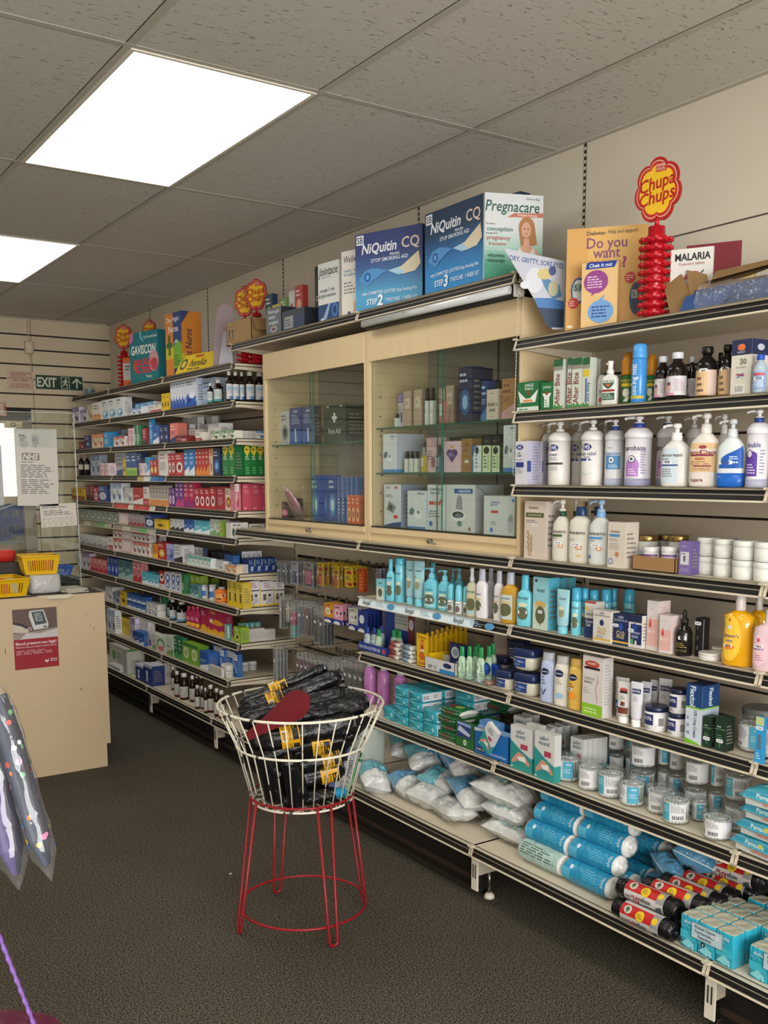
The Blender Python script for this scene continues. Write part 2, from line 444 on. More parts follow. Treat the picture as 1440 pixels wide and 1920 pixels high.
# ================================================================ SHELVING
PANX = 2.60
m = MB()
def panel(y0, y1, z0, z1, grooves):
    zz = sorted([z0]+list(grooves)+[z1])
    m.box(PANX+.006, XW, y0, y1, z0, z1, DARK)
    for a, b in zip(zz, zz[1:]):
        m.box(PANX, PANX+.006, y0+.003, y1-.003, a+(.004 if a > z0 else 0), b-(.004 if b < z1 else 0), BACKM)
NG = (.28, .48, .68, .83, 1.10, 1.36, 1.62, 1.84)
panel(.3, 1.56, .06, 2.0, NG)
panel(1.56, 2.54, .06, 2.0, NG)
panel(2.54, 3.515, .06, 2.14, NG)
# slatwall strip for hooks in the middle bay
m.box(PANX+.006, XW, 3.515, 4.73, .06, 2.14, DARK)
zz = [.06, .36, .555, .655, .853, 1.052, 1.25, 1.62, 2.14]
for a, b in zip(zz, zz[1:]): m.box(PANX, PANX+.006, 3.518, 4.725, a+.008, b-.008, SHELFM if a > 1 else BACKM)
for a, b in ((4.73, 5.69), (5.69, 6.68), (6.68, 7.6)): panel(a, b, .06, 2.06, (.28, .5, .69, .87, 1.11, 1.40, 1.60, 1.82))
struct('trim_5', m, 'grey beige back panels of the wall shelving')
# slotted uprights between the bays
m = MB()
for y in (1.56, 2.54, 3.515, 4.73, 5.69, 6.68):
    m.box(PANX-.012, PANX, y-.012, y+.012, .06, 2.0, BACKM)
    for j in range(46): m.box(PANX-.0125, PANX-.012, y-.003, y+.003, .1+j*.04, .125+j*.04, '#2d2822')
struct('trim_3', m, 'slotted metal uprights between shelf bays')

def shelf(y0, y1, xf, zt, label, group, endcap=True, promo=None, chipped=False):
    """one steel shelf with a dark price rail along its front lip"""
    r = empty('shelf', (xf, (y0+y1)/2, zt)); hw = (y1-y0)/2
    tag(r, label, 'shelf', group)
    b = MB(); D = PANX-xf
    b.box(.014, D, -hw+.001, hw-.001, -.004, 0, SHELFM)                 # tray
    b.box(.014, .018, -hw+.001, hw-.001, -.03, 0, SHELFM)
    for sy in (-1, 1):                                                  # folded side flanges
        y = sy*(hw-.003)
        b.box(.014, D, y-.002, y+.002, -.034, 0, SHELFM)
    b.box(.014, D, -hw+.001, hw-.001, -.02, -.016, SHELFM)
    b.build('shelf_board', r)
    # bracket plates under both ends
    for sy in (-1, 1):
        q = MB(); y = sy*(hw-.006)
        P = [(D, -.065), (D, -.006), (.02, -.006), (.02, -.03), (D*.55, -.045)]
        q.poly([(x, y-.0015, z) for x, z in P], SHELFM); q.poly([(x, y+.0015, z) for x, z in reversed(P)], SHELFM)
        for i in range(len(P)):
            a, c = P[i], P[(i+1) % len(P)]; q.poly([(a[0], y-.0015, a[1]), (c[0], y-.0015, c[1]), (c[0], y+.0015, c[1]), (a[0], y+.0015, a[1])], SHELFM)
        q.build('bracket', r)
    q = MB()                                                            # price rail, leaning outwards at the foot
    def sl(t, o): return (.012-.013*t - o, -.001-.037*t)                # t 0 top .. 1 bottom
    def strip(t0, t1, o0, o1, mt, ya=-hw+.002, yb=hw-.002):
        a = sl(t0, o0); c = sl(t1, o1)
        q.poly([(a[0], ya, a[1]), (c[0], ya, c[1]), (c[0], yb, c[1]), (a[0], yb, a[1])], mt)
    strip(0, .14, .001, .003, LIPM); strip(.14, .14, .003, .0008, LIPM); strip(.14, .44, .0008, .0008, RAILM)
    strip(.44, .5, .002, .002, '#8f8776'); strip(.5, .86, .0008, .0008, RAILM); strip(.86, 1, .004, .004, LIPM)
    strip(.0, .0, .0, .014, LIPM); q.poly([(.012, -hw, 0), (.012, hw, 0), (.018, hw, 0), (.018, -hw, 0)], LIPM)
    strip(1, 1, .004, -.016, LIPM); strip(0, 1, -.004, -.004, LIPM)
    for sy in (-1, 1):
        y = sy*(hw-.006)
        q.box(-.006, .014, y-.005, y+.005, -.004, .0015, LIPM)
        a = sl(0, .004); c = sl(1, .004)
        q.poly([(a[0], y-.005, a[1]), (c[0], y-.005, c[1]), (c[0], y+.005, c[1]), (a[0], y+.005, a[1])], LIPM)
    if promo:
        for (ya, yb, cols) in promo:
            n = len(cols)
            for i, cc in enumerate(cols):
                u0 = ya+(yb-ya)*i/n; u1 = ya+(yb-ya)*(i+1)/n
                strip(.08, .92, .0045, .0045, cc, -u1+hw, -u0+hw)
    if promo and promo[0][2][0] == '#d9e6ea':       # fenjal lettering on the white strip
        for ya, yb, cols in promo:
            t = q; S = Flat(.12, .032, (-.0058, hw-ya-.03, -.034), (0, -1, 0), (.33, 0, .94), (-1, 0, .3))
            for kx in (0, 2.6, 5.2):
                deco(t, S, [('T', 'fenjal', .3+kx, .5, .62, '#5d6c6c')])
                deco(t, S, [('L', .9+kx, .2, 1.5+kx, .85, 3, '#8fb0c0'), ('E', 1.8+kx, .5, .22, .4, '#4f8fb8')])
    o = q.build('price_rail', r)
    if promo: o['label'] = 'price rail with printed strip'
    return r
far_z = [2.069, 1.876, 1.683, 1.489, 1.304, 1.160, .970, .785, .594, .401]
bays = [(6.68, 7.52, 'farthest bay'), (5.69, 6.68, 'middle far bay'), (4.73, 5.69, 'far bay beside the hanging packs')]
for i, z in enumerate(far_z):
    for j, (a, b, nm) in enumerate(bays):
        pr = None
        if i == 4 and j == 1: pr = [(.02, .8, ['#b52b25', '#c9403a', '#b52b25', '#d9d3c4', '#b52b25', '#c9403a', '#b52b25', '#cfc8b8'])]
        if i == 3 and j == 1: pr = [(.5, .97, ['#b7a36a', '#cfd3cc', '#3d7bb0', '#2a5e9a'])]
        if i == 5 and j > 0-1 and j < 2: pr = [(.02, .8, ['#8e8a76', '#b8b4a2', '#8e8a76', '#5f9a5a', '#a9a592'])]
        shelf(a, b, 2.235 if i < 9 else 2.17, z, '%s shelf down, %s, with black price rail' % (ORD[i+1], nm), 'far wall shelves', promo=pr)
near = [(1.940, 2.23, 'top'), (1.703, 2.23, 'second'), (1.460, 2.23, 'third'), (1.213, 2.23, 'fourth'), (.978, 2.23, 'fifth'), (.735, 2.23, 'sixth'), (.498, 2.165, 'seventh')]
for i, (z, xf, nm) in enumerate(near):
    bl = [(.56, 1.55, 'bay cut by right edge'), (1.55, 2.54, 'near bay with creams')]
    if i >= 3: bl.append((2.54, 3.515, 'bay right of hanging packs'))
    if i == 3: bl.append((3.515, 4.73, 'bay over hanging packs'))
    for a, b, bn in bl:
        pr = [(.0, .78, ['#d9e6ea', '#cfe0e8', '#d9e6ea', '#cfe0e8'])] if (i == 4 and a == 2.54) else None
        shelf(a, b, xf, z, '%s near shelf, %s, black price rail' % (nm, bn), 'near wall shelves', promo=pr)
# shelf over the glass cabinets
for a, b, bn in ((2.54, 3.515, 'right half over large cabinet'), (3.515, 4.73, 'left half over small cabinet')):
    shelf(a, b, 2.23, 2.158, 'high display shelf, %s' % bn, 'display shelf above the cabinets')
# base shelves and black plinths
for a, b, bn in ((.56, 1.55, 'bay cut by right edge'), (1.55, 2.54, 'near bay with bin bag rolls'), (2.54, 3.515, 'bay with cotton wool bags'), (3.515, 4.73, 'behind the wire basket'), (4.73, 5.69, 'below brown bottles'), (5.69, 6.68, 'far bay behind counter'), (6.68, 7.52, 'farthest bay')):
    shelf(a, b, 2.068, .214, 'bottom shelf, %s' % bn, 'bottom shelves')
for a, b in ((.56, 1.55), (2.57, 3.515), (3.515, 4.73), (4.73, 5.69), (5.69, 6.68), (6.68, 7.52)):
    m = MB(); m.box(2.14, 2.155, a+.004, b-.004, .012, .165, '#1b1714'); m.box(2.125, 2.14, a+.004, b-.004, .012, .03, '#2a221c'); m.box(2.133, 2.14, a+.004, b-.004, .05, .07, '#33281f')
    o = struct('baseboard_right', m, 'black plinth under the bottom shelf')
m = MB()
for y in (1.55, 2.545, 4.73, 5.69, 6.68):
    m.box(2.095, 2.60, y-.012, y+.012, .1, .17, BACKM)
    m.box(2.09, 2.096, y-.016, y+.016, .045, .175, WHITEMETAL)
    m.box(2.0885, 2.09, y-.008, y-.004, .09, .14, '#2b2722'); m.box(2.0885, 2.09, y+.004, y+.008, .09, .14, '#2b2722')
    m.tube([(2.16, y, .1), (2.16, y, .02)], .006, STEEL); m.loft([(0, .02, .02), (.012, .018, .018), (.02, .008, .008)], WHITEMETAL, 12, Matrix.Translation((2.16, y, 0)))
struct('trim_4', m, 'white bracket feet under the bottom shelves')

# ================================================================ PRODUCT KINDS
STY = {}
def G(a, b, c, t='#444444', k=0, s=None):
    """generic medicine carton: body a, accent b, second accent c, fine text t, layout k"""
    o = []
    if k == 0: o = [('R', 0, .72, 1, 1, b), ('L', .1, .76, .9, .94, 2, a), ('E', .68, .3, .2, .16, c), ('L', .1, .35, .6, .65, 4, t)]
    if k == 1: o = [('P', b, [(0, 0), (1, 0), (1, .38), (0, .16)]), ('L', .1, .62, .92, .92, 2, c), ('L', .1, .42, .7, .56, 3, t)]
    if k == 2: o = [('R', 0, 0, .16, 1, b), ('L', .24, .66, .94, .9, 2, c), ('L', .24, .2, .8, .56, 5, t)]
    if k == 3: o = [('E', .5, .36, .36, .24, b), ('E', .5, .36, .2, .13, c), ('L', .1, .7, .9, .92, 2, t)]
    if k == 4: o = [('R', 0, 0, 1, .28, b), ('R', 0, .28, 1, .33, c), ('L', .1, .6, .9, .9, 2, t), ('L', .15, .06, .8, .2, 2, a)]
    if k == 5: o = [('R', .1, .1, .9, .9, b), ('L', .16, .55, .84, .85, 3, c), ('L', .2, .2, .8, .45, 4, t)]
    return dict(b=a, s=s or a, ops=o)

def carton(w_, d, h, st):
    m = MB(); b = st.get('b', '#dddddd'); s = st.get('s', b); t = st.get('t', b)
    m.box(-w_/2, w_/2, -d/2, d/2, 0, h, b, {'l': s, 'r': s, 'b': s, 't': t})
    deco(m, Flat(w_, h, (-w_/2, -d/2, 0)), st.get('ops', []))
    sc_ = st.get('sl', '#77736c')
    deco(m, Flat(d, h, (w_/2, -d/2, 0), (0, 1, 0), (0, 0, 1), (1, 0, 0)), st.get('sops', [('L', .15, .2, .85, .8, 6, sc_)] if d > .03 and h > .06 else []))
    m.poly([(-w_/2+.001, -d/2+d*.12, h+.0004), (w_/2-.001, -d/2+d*.12, h+.0004), (w_/2-.001, -d/2+d*.14, h+.0004), (-w_/2+.001, -d/2+d*.14, h+.0004)], '#8a867e')
    return [('carton', m)]
def body(secs, col, st, lab, span=2.2, n=24, rough=.3, kind=None):
    m = MB(); m.loft(secs, M(col, rough, 0, kind) if isinstance(col, str) else col, n)
    if st.get('ops'): deco(m, Wrap(secs, lab[0], lab[1], span), st['ops'])
    return m
def cyl(r, z0, z1, col, rough=.35, n=20, bev=.0015, e=2):
    m = MB(); m.loft([(z0, r-bev, r-bev, e), (z0+bev, r, r, e), (z1-bev, r, r, e), (z1, r-bev*1.5, r-bev*1.5, e)], M(col, rough) if isinstance(col, str) else col, n); return m
def pump_head(r, z0, z1, col, dirx=1):
    m = MB(); c = M(col, .35); h = z1-z0
    m.loft([(z0, r*.75, r*.75), (z0+h*.28, r*.72, r*.72), (z0+h*.3, r*.35, r*.35), (z0+h*.62, r*.33, r*.33), (z0+h*.64, r*.62, r*.62), (z0+h*.86, r*.66, r*.66), (z0+h, r*.5, r*.5)], c, 16)
    z = z0+h*.84
    m.tube([(0, 0, z), (-dirx*r*1.3, 0, z+h*.02), (-dirx*r*2.0, 0, z-h*.05), (-dirx*r*2.1, 0, z-h*.2)], r*.22, c, 8)
    return m
def k_syrup(w_, d, h, st):
    r = w_/2; s = [(0, r*.9, r*.9), (.004, r, r), (h*.62, r, r), (h*.72, r*.86, r*.86), (h*.8, r*.45, r*.45), (h*.88, r*.42, r*.42)]
    m = body(s, st.get('b', '#1d120d'), st, (h*st.get('l0', .08), h*st.get('l1', .58)), 2.6, 20, .12)
    return [('bottle_body', m), ('cap', cyl(r*.55, h*.86, h, st.get('c', '#d9d5cd')))]
def k_tub(w_, d, h, st):        # big airless pump tub
    r = w_/2; R = r*.94
    s = [(0, R*.96, R*.96), (.003, R, R), (h*.7, R, R)]
    m = body(s, st.get('b', '#e4e2e0'), st, (h*st.get('l0', .12), h*st.get('l1', .66)), 2.5, 28, .3)
    if st.get('foot'): m.loft([(.0, R*.97, R*.97), (.0035, R+.0006, R+.0006), (h*.11, R+.0006, R+.0006)], st['foot'], 28)
    c = MB(); c.loft([(h*.69, r*.98, r*.98), (h*.7, r, r), (h*.755, r, r), (h*.77, r*.93, r*.93), (h*.81, r*.78, r*.78), (h*.835, r*.62, r*.62)], M(st.get('c2', st.get('b', '#e4e2e0')), .3), 28)
    out = [('tub_body', m), ('shoulder_ring', c)]
    if st.get('ring'): out.append(('collar', cyl(r*.42, h*.83, h*.9, st['ring'])))
    p = pump_head(r*.5, h*.84 if not st.get('ring') else h*.88, h, st.get('c', '#e2e1df'))
    out.append(('pump', p)); return out
def k_pump(w_, d, h, st):
    rx = w_/2; ry = d/2; e = st.get('e', 2.6)
    s = [(0, rx*.88, ry*.88, e), (.006, rx*.97, ry*.97, e), (h*.1, rx, ry, e), (h*.5, rx, ry, e), (h*.62, rx*.9, ry*.9, 2.4), (h*.7, rx*.55, ry*.7, 2.2), (h*.73, rx*.38, rx*.38, 2)]
    m = body(s, st.get('b', '#e6e4e0'), st, (h*st.get('l0', .06), h*st.get('l1', .55)), 2.3, 28, .28)
    if st.get('foot'): m.loft([(0, rx*.885, ry*.885, e), (.006, rx*.975+.0006, ry*.975+.0006, e), (h*.1, rx+.0007, ry+.0007, e), (h*.21, rx+.0007, ry+.0007, e)], M(st['foot'], .25), 28)
    out = [('bottle_body', m)]
    out.append(('collar', cyl(rx*.36, h*.72, h*.82, st.get('ring', st.get('c', '#e0dedb')))))
    out.append(('pump', pump_head(rx*.45, h*.8, h, st.get('c', '#e0dedb'))))
    return out
def k_flip(w_, d, h, st):
    rx = w_/2; ry = d/2; e = st.get('e', 2.6); q = st.get('sh', .78); cp = st.get('cw', .5)
    s = [(0, rx*.86, ry*.86, e), (.005, rx*.95, ry*.95, e), (h*.12, rx, ry, e), (h*.55, rx*st.get('wa', 1), ry, e), (h*(q-.08), rx*.92, ry*.92, 2.4), (h*q, rx*cp, ry*max(cp, .6), 2)]
    m = body(s, st.get('b', '#e6e4e0'), st, (h*st.get('l0', .06), h*st.get('l1', .62)), 2.2, 28, .25)
    c = MB(); c.loft([(h*q-.001, rx*cp*.98, ry*max(cp, .6)*.98), (h*(q+.01), rx*cp*1.02, ry*max(cp, .6)*1.02), (h*.985, rx*cp*.95, ry*max(cp, .6)*.95), (h, rx*cp*.85, ry*max(cp, .6)*.85)], M(st.get('c', '#e0dedb'), .3), 22)
    return [('bottle_body', m), ('cap', c)]
def k_aero(w_, d, h, st):
    r = w_/2; q = st.get('q', .74)
    s = [(0, r*.93, r*.93), (.003, r, r), (h*(q-.04), r, r), (h*q, r*.9, r*.9)]
    m = body(s, st.get('b', '#6fb9cf'), st, (h*.06, h*(q-.06)), 2.4, 24, .22)
    c = MB(); c.loft([(h*q-.001, r*.93, r*.93), (h*q+.003, r*.95, r*.95), (h*.97, r*.9, r*.9), (h, r*.7, r*.7)], M(st.get('c', '#49a7c6'), .25), 24)
    return [('can_body', m), ('cap', c)]
def k_tube(w_, d, h, st):
    rx = w_/2; ry = d/2
    s = [(h*.16, rx*.62, ry*.95), (h*.22, rx*.86, ry), (h*.5, rx*.94, ry*.75), (h*.8, rx*.99, ry*.35), (h*.97, rx, .0015), (h, rx, .0015)]
    m = body(s, st.get('b', '#e2e2e4'), st, (h*.24, h*.92), 1.9, 24, .3)
    c = MB(); c.loft([(0, rx*.66, ry*.98), (.002, rx*.7, ry), (h*.165, rx*.68, ry)], M(st.get('c', '#e0dedb'), .3), 22)
    return [('tube_body', m), ('cap', c)]
def k_roll(w_, d, h, st):
    r = w_/2; q = st.get('q', .48)
    s = [(0, r*.9, r*.9), (.003, r, r), (h*(q-.02), r, r)]
    m = body(s, st.get('b', '#d8e6ea'), st, (h*.04, h*(q-.04)), 2.4, 20, .25)
    c = MB(); c.loft([(h*q-.002, r*.98, r*.98), (h*(q+.02), r, r), (h*.82, r*.96, r*.96), (h*.94, r*.75, r*.75), (h, r*.35, r*.35)], M(st.get('c', '#6cc0d2'), .25), 20)
    return [('bottle_body', m), ('cap', c)]
def k_jar(w_, d, h, st):
    r = w_/2; q = st.get('q', .74)
    s = [(0, r*.9, r*.9), (.003, r*.97, r*.97), (h*q, r*.97, r*.97)]
    m = body(s, st.get('b', '#e2e2e0'), st, (h*.06, h*(q-.06)), 2.5, 28, .25)
    c = MB(); c.loft([(h*q, r*.98, r*.98), (h*q+.002, r, r), (h-.003, r, r), (h, r*.95, r*.95)], M(st.get('c', '#e0dedb'), st.get('cr', .3), st.get('cm', 0)), 28)
    return [('jar_body', m), ('lid', c)]
def k_vjar(w_, d, h, st):
    rx = w_/2; ry = d/2
    s = [(0, rx*.6, ry*.6, 3), (h*.06, rx*.84, ry*.84, 3), (h*.2, rx*.97, ry*.97, 3), (h*.45, rx, ry, 3.4), (h*.66, rx*.98, ry*.98, 3.4)]
    m = body(s, st.get('b', '#d9d6c8'), st, (h*.14, h*.6), 1.7, 32, .2)
    c = MB(); c.loft([(h*.62, rx*1.02, ry*1.02, 4), (h*.64, rx*1.04, ry*1.04, 4), (h*.93, rx*1.0, ry*1.0, 4), (h*.985, rx*.93, ry*.93, 4), (h, rx*.8, ry*.8, 4)], M('#1d2a4f', .3), 32)
    return [('jar_body', m), ('lid', c)]
def k_spray(w_, d, h, st):
    rx = w_/2; ry = d/2
    s = [(0, rx*.92, ry*.92, 3), (.004, rx, ry, 3), (h*.6, rx, ry, 3), (h*.67, rx*.8, ry*.8, 2.5), (h*.7, rx*.4, rx*.4, 2)]
    m = body(s, st.get('b', '#e0e2e0'), st, (h*.06, h*.58), 2.1, 24, .28)
    c = MB(); c.loft([(h*.69, rx*.42, rx*.42), (h*.8, rx*.42, rx*.42), (h*.81, rx*.3, rx*.3), (h*.92, rx*.3, rx*.3), (h, rx*.36, rx*.36)], M(st.get('c', '#e2e0dc'), .35), 16)
    c.tube([(-rx*.2, 0, h*.94), (-rx*.55, 0, h*.94)], rx*.12, st.get('c', '#e2e0dc'), 8)
    return [('bottle_body', m), ('spray_head', c)]
def k_drop(w_, d, h, st):
    r = w_/2; s = [(0, r*.93, r*.93), (.003, r, r), (h*.5, r, r), (h*.6, r*.8, r*.8), (h*.66, r*.42, r*.42), (h*.7, r*.42, r*.42)]
    m = body(s, '#17130f', st, (h*.05, h*.48), 2.3, 24, .12)
    c = MB(); c.loft([(h*.68, r*.46, r*.46), (h*.8, r*.46, r*.46), (h*.81, r*.26, r*.26), (h*.93, r*.26, r*.26), (h*.98, r*.18, r*.18), (h, r*.08, r*.08)], M('#14120f', .5), 18)
    return [('bottle_body', m), ('dropper', c)]
def k_buds(w_, d, h, st):
    r = w_/2; out = []
    m = MB(); rnd = random.Random(int(st.get('seed', 1)))
    s = [(0, r*.9, r*.9), (.004, r*.95, r*.95), (h*.86, r, r)]
    m.loft(s, CLEAR, 28, cap=False)
    W = Wrap([(a, b+.0006, c+.0006) for a, b, c in s], h*.16, h*.78, 2.2, st.get('a0', 0))
    if st.get('ops'): deco(m, W, st['ops'])
    out.append(('tub_wall', m))
    c = MB(); c.loft([(h*.84, r*1.01, r*1.01), (h*.86, r*1.03, r*1.03), (h*.97, r*1.03, r*1.03), (h*.985, r*.98, r*.98), (h*.975, r*.6, r*.6)], CLEAR, 28); out.append(('lid', c))
    q = MB(); lean = rnd.uniform(-.5, .5); c1 = M('#dedcd8', .7)
    for rr, n in ((.88, 40), (.6, 14)):
        for i in range(n):
            a = 2*PI*i/n+rnd.uniform(-.03, .03); b = a+lean*(.6 if rr > .7 else .2); R = r*rr*.96
            p0 = Vector((cos(a)*R, sin(a)*R, .006)); p1 = Vector((cos(b)*R, sin(b)*R, h*.8))
            dv = (p1-p0)
            q.tube([p0+dv*.12, p1-dv*.12], .0011, c1, 4); q.tube([p0, p0+dv*.13], .0024, c1, 5); q.tube([p1-dv*.13, p1], .0024, c1, 5)
    q.loft([(.01, r*.55, r*.55), (h*.76, r*.55, r*.55)], M('#cfccc6', .9), 12)
    out.append(('cotton_buds', q)); return out
def k_wipes(w_, d, h, st):
    """soft pillow pack lying flat; artwork on top and on the long side"""
    m = MB(); nx, ny = 14, 8; rnd = random.Random(3)
    def top(i, j, s):
        u = i/nx*2-1; v = j/ny*2-1; t = (1-abs(u)**6)**.5*(1-abs(v)**4)**.5
        z = h/2+s*h/2*t
        if abs(u) == 1: z = h/2+s*.0008
        return (u*w_/2, v*d/2, z+.0012*sin(9*u+5*v))
    cs, ct, cu = st['b'], st['t2'], st.get('u', st['b'])
    for s in (1, -1):
        vs = [top(i, j, s) for j in range(ny+1) for i in range(nx+1)]
        for j in range(ny):
            for i in range(nx):
                a = j*(nx+1)+i; f = [vs[a], vs[a+1], vs[a+nx+2], vs[a+nx+1]]
                if s < 0: f.reverse()
                c = st.get('endc', '#d8dee0') if i in (0, nx-1) else (ct if s > 0 else cu)
                m.poly(f, M(c, .25), True)
    S = Flat(w_*.8, h*.8, (-w_*.4, -d/2-.002, h*.1))
    m.poly([S(0, 0, -.006), S(1, 0, -.006), S(1, 1, -.006), S(0, 1, -.006)], M(cs, .3))
    S2 = Flat(w_*.8, d*.62, (-w_*.4, -d*.36, h*1.02), (1, 0, 0), (0, 1, 0), (0, 0, 1))
    deco(m, S, st.get('sops', []), d0=-.004); deco(m, S2, st.get('ops', []))
    return [('pack', m)]
def k_blister(w_, d, h, st):
    m = MB(); q = .0012; cc = st.get('b', '#dddddd')
    m.box(-w_/2, w_/2, 0, q, 0, h*.86, cc); m.box(-w_/2, -w_*.14, 0, q, h*.86, h, cc); m.box(w_*.14, w_/2, 0, q, h*.86, h, cc); m.box(-w_*.14, w_*.14, 0, q, h*.93, h, cc)
    deco(m, Flat(w_, h*.86, (-w_/2, 0, 0)), st.get('ops', []))
    out = [('backing_card', m)]
    if st.get('in'):
        for nm, x0, x1, z0, z1, col in st['in']:
            b = MB(); b.loft([(0, (x1-x0)*w_/2, .0035), (.001, (x1-x0)*w_/2, .0045), ((z1-z0)*h-.002, (x1-x0)*w_/2, .0045), ((z1-z0)*h, (x1-x0)*w_/2*.7, .003)], M(col, .3), 12, Matrix.Translation(((x0+x1)/2*w_, -.006, z0*h)))
            out.append((nm, b))
    if st.get('clear', 1):
        b = MB(); b.loft([(0, w_*.46, .001, 4), (.003, w_*.46, .013, 4), (h*.84, w_*.46, .013, 4), (h*.86, w_*.4, .001, 4)], CLEAR, 12); out.append(('clear_cover', b))
    return out
def k_bag(w_, d, h, st):
    """clear hanging bag holding thin tools"""
    out = []; rnd = random.Random(int(st.get('seed', 1)))
    f = MB(); f.loft([(0, w_/2, .001, 4), (.006, w_/2, .006, 4), (h*.8, w_/2, .006, 4), (h, w_*.45, .001, 4)], FILM, 12); out.append(('clear_sleeve', f))
    n = len(st['cols'])
    for i, c in enumerate(st['cols']):
        t = MB(); x = (i+.5)/n*w_*.8-w_*.4; hh = h*rnd.uniform(.66, .8); cs = c if isinstance(c, (list, tuple)) else [c]
        for j, c2 in enumerate(cs):
            t.box(x-w_*.3/n, x+w_*.3/n, -.002, .002, .01+hh*j/len(cs), .01+hh*(j+1)/len(cs), M(c2, .3))
        out.append((st.get('tool', 'nail_file'), t))
    t = MB(); t.box(-.008, .008, -.0066, -.006, h*.55, h*.62, '#d8d8d4'); out.append(('price_sticker', t))
    return out
def k_perf(w_, d, h, st):
    m = MB(); m.box(-w_/2, w_/2, -d/2, d/2, 0, h*.66, M(st.get('b', '#c9cfc8'), .08)); deco(m, Flat(w_, h*.66, (-w_/2, -d/2, 0)), st.get('ops', [('R', .1, .35, .9, .85, '#d8d6cf'), ('L', .2, .45, .8, .75, 3, '#666666')]))
    c = MB(); c.box(-w_*.28, w_*.28, -w_*.28, w_*.28, h*.66, h, M(st.get('c', '#14130f'), .2)); return [('bottle_body', m), ('cap', c)]
def k_group(w_, d, h, st): return carton(w_, d, h, st)
KIND = {'box': (carton, 'medicine_box', 'box'), 'syrup': (k_syrup, 'medicine_bottle', 'bottle'), 'tub': (k_tub, 'pump_tub', 'cream tub'), 'pump': (k_pump, 'pump_bottle', 'pump bottle'),
        'flip': (k_flip, 'lotion_bottle', 'bottle'), 'aero': (k_aero, 'spray_can', 'spray can'), 'tube': (k_tube, 'cream_tube', 'tube'), 'roll': (k_roll, 'roll_on_bottle', 'roll-on'),
        'jar': (k_jar, 'cream_jar', 'jar'), 'vjar': (k_vjar, 'jelly_jar', 'jar'), 'spray': (k_spray, 'spray_bottle', 'spray bottle'), 'drop': (k_drop, 'dropper_bottle', 'bottle'),
        'buds': (k_buds, 'cotton_bud_tub', 'cotton bud tub'), 'wipes': (k_wipes, 'wipes_pack', 'wipes pack'), 'blister': (k_blister, 'blister_pack', 'hanging pack'),
        'bag': (k_bag, 'hanging_tool_bag', 'hanging pack'), 'perf': (k_perf, 'perfume_bottle', 'perfume')}
_MC = {}
ITEMS = []
def put(kind, style, x, y, z, w_, d, h, rz, desc, where, wname, grp=None, ry=0, name=None, cat=None):
    """place one product; (x, y) is the middle of its foot"""
    st = STY[style] if isinstance(style, str) else style
    fn, nm, ct = KIND[kind]
    if kind == 'box': nm = 'cosmetics_box' if 'near' in where else 'boxed_gift' if 'cabinet' in where else nm  # box named by the place where it stands, not by its contents
    nm = name or st.get('nm', nm); ct = cat or st.get('cat', ct)
    key = (kind, style if isinstance(style, str) else id(style), round(w_, 4), round(d, 4), round(h, 4))
    if key not in _MC: _MC[key] = [(p, b.mesh(p)) for p, b in fn(w_, d, h, st)]
    parts = _MC[key]
    if len(parts) == 1: o = bpy.data.objects.new(nm, parts[0][1]); COL.objects.link(o)
    else:
        o = empty(nm)
        for p, me in parts:
            c = bpy.data.objects.new(p, me); COL.objects.link(c); c.parent = o
    o.location = (x, y, z); o.rotation_euler = (0, ry, rz); o['category'] = ct
    ITEMS.append((o, desc, where, x, y, z, grp))
    return o
def nth(i): return ORD[i] if i < len(ORD) else '%dth' % i
def label_items():
    by = {}
    for t in ITEMS: by.setdefault((t[1], t[2]), []).append(t)
    for (desc, where), L_ in by.items():
        if len(L_) == 1:
            L_[0][0]['label'] = '%s %s' % (desc, where)
        else:
            L_.sort(key=lambda t: (-round(t[4], 2) - .0*t[3], t[3], t[5]))
            n = len(L_)
            for i, t in enumerate(L_):
                if n == 2: q = ('left one', 'right one')[i]
                elif i == 0: q = 'leftmost of %s' % (NUM[n] if n < len(NUM) else str(n))
                elif i == n-1: q = 'rightmost of %s' % (NUM[n] if n < len(NUM) else str(n))
                else: q = '%s from left of %s' % (nth(i+1), NUM[n] if n < len(NUM) else str(n))
                t[0]['label'] = '%s %s, %s' % (desc, where, q)
                t[0]['group'] = '%ss %s' % (desc, where)
    for t in ITEMS:
        if t[6]: t[0]['group'] = t[6]
        q = t[0]['label'].split()
        if len(q) > 16: q = [w_ for w_ in q if w_ not in ('and', 'the', 'with', 'a')]
        if len(q) > 16 and q[-2] == 'of': q = q[:-2]
        if len(q) > 16: q = [w_ for w_ in q if w_ not in ('small', 'box', 'shelf', 'wool')]
        t[0]['label'] = ' '.join(q)

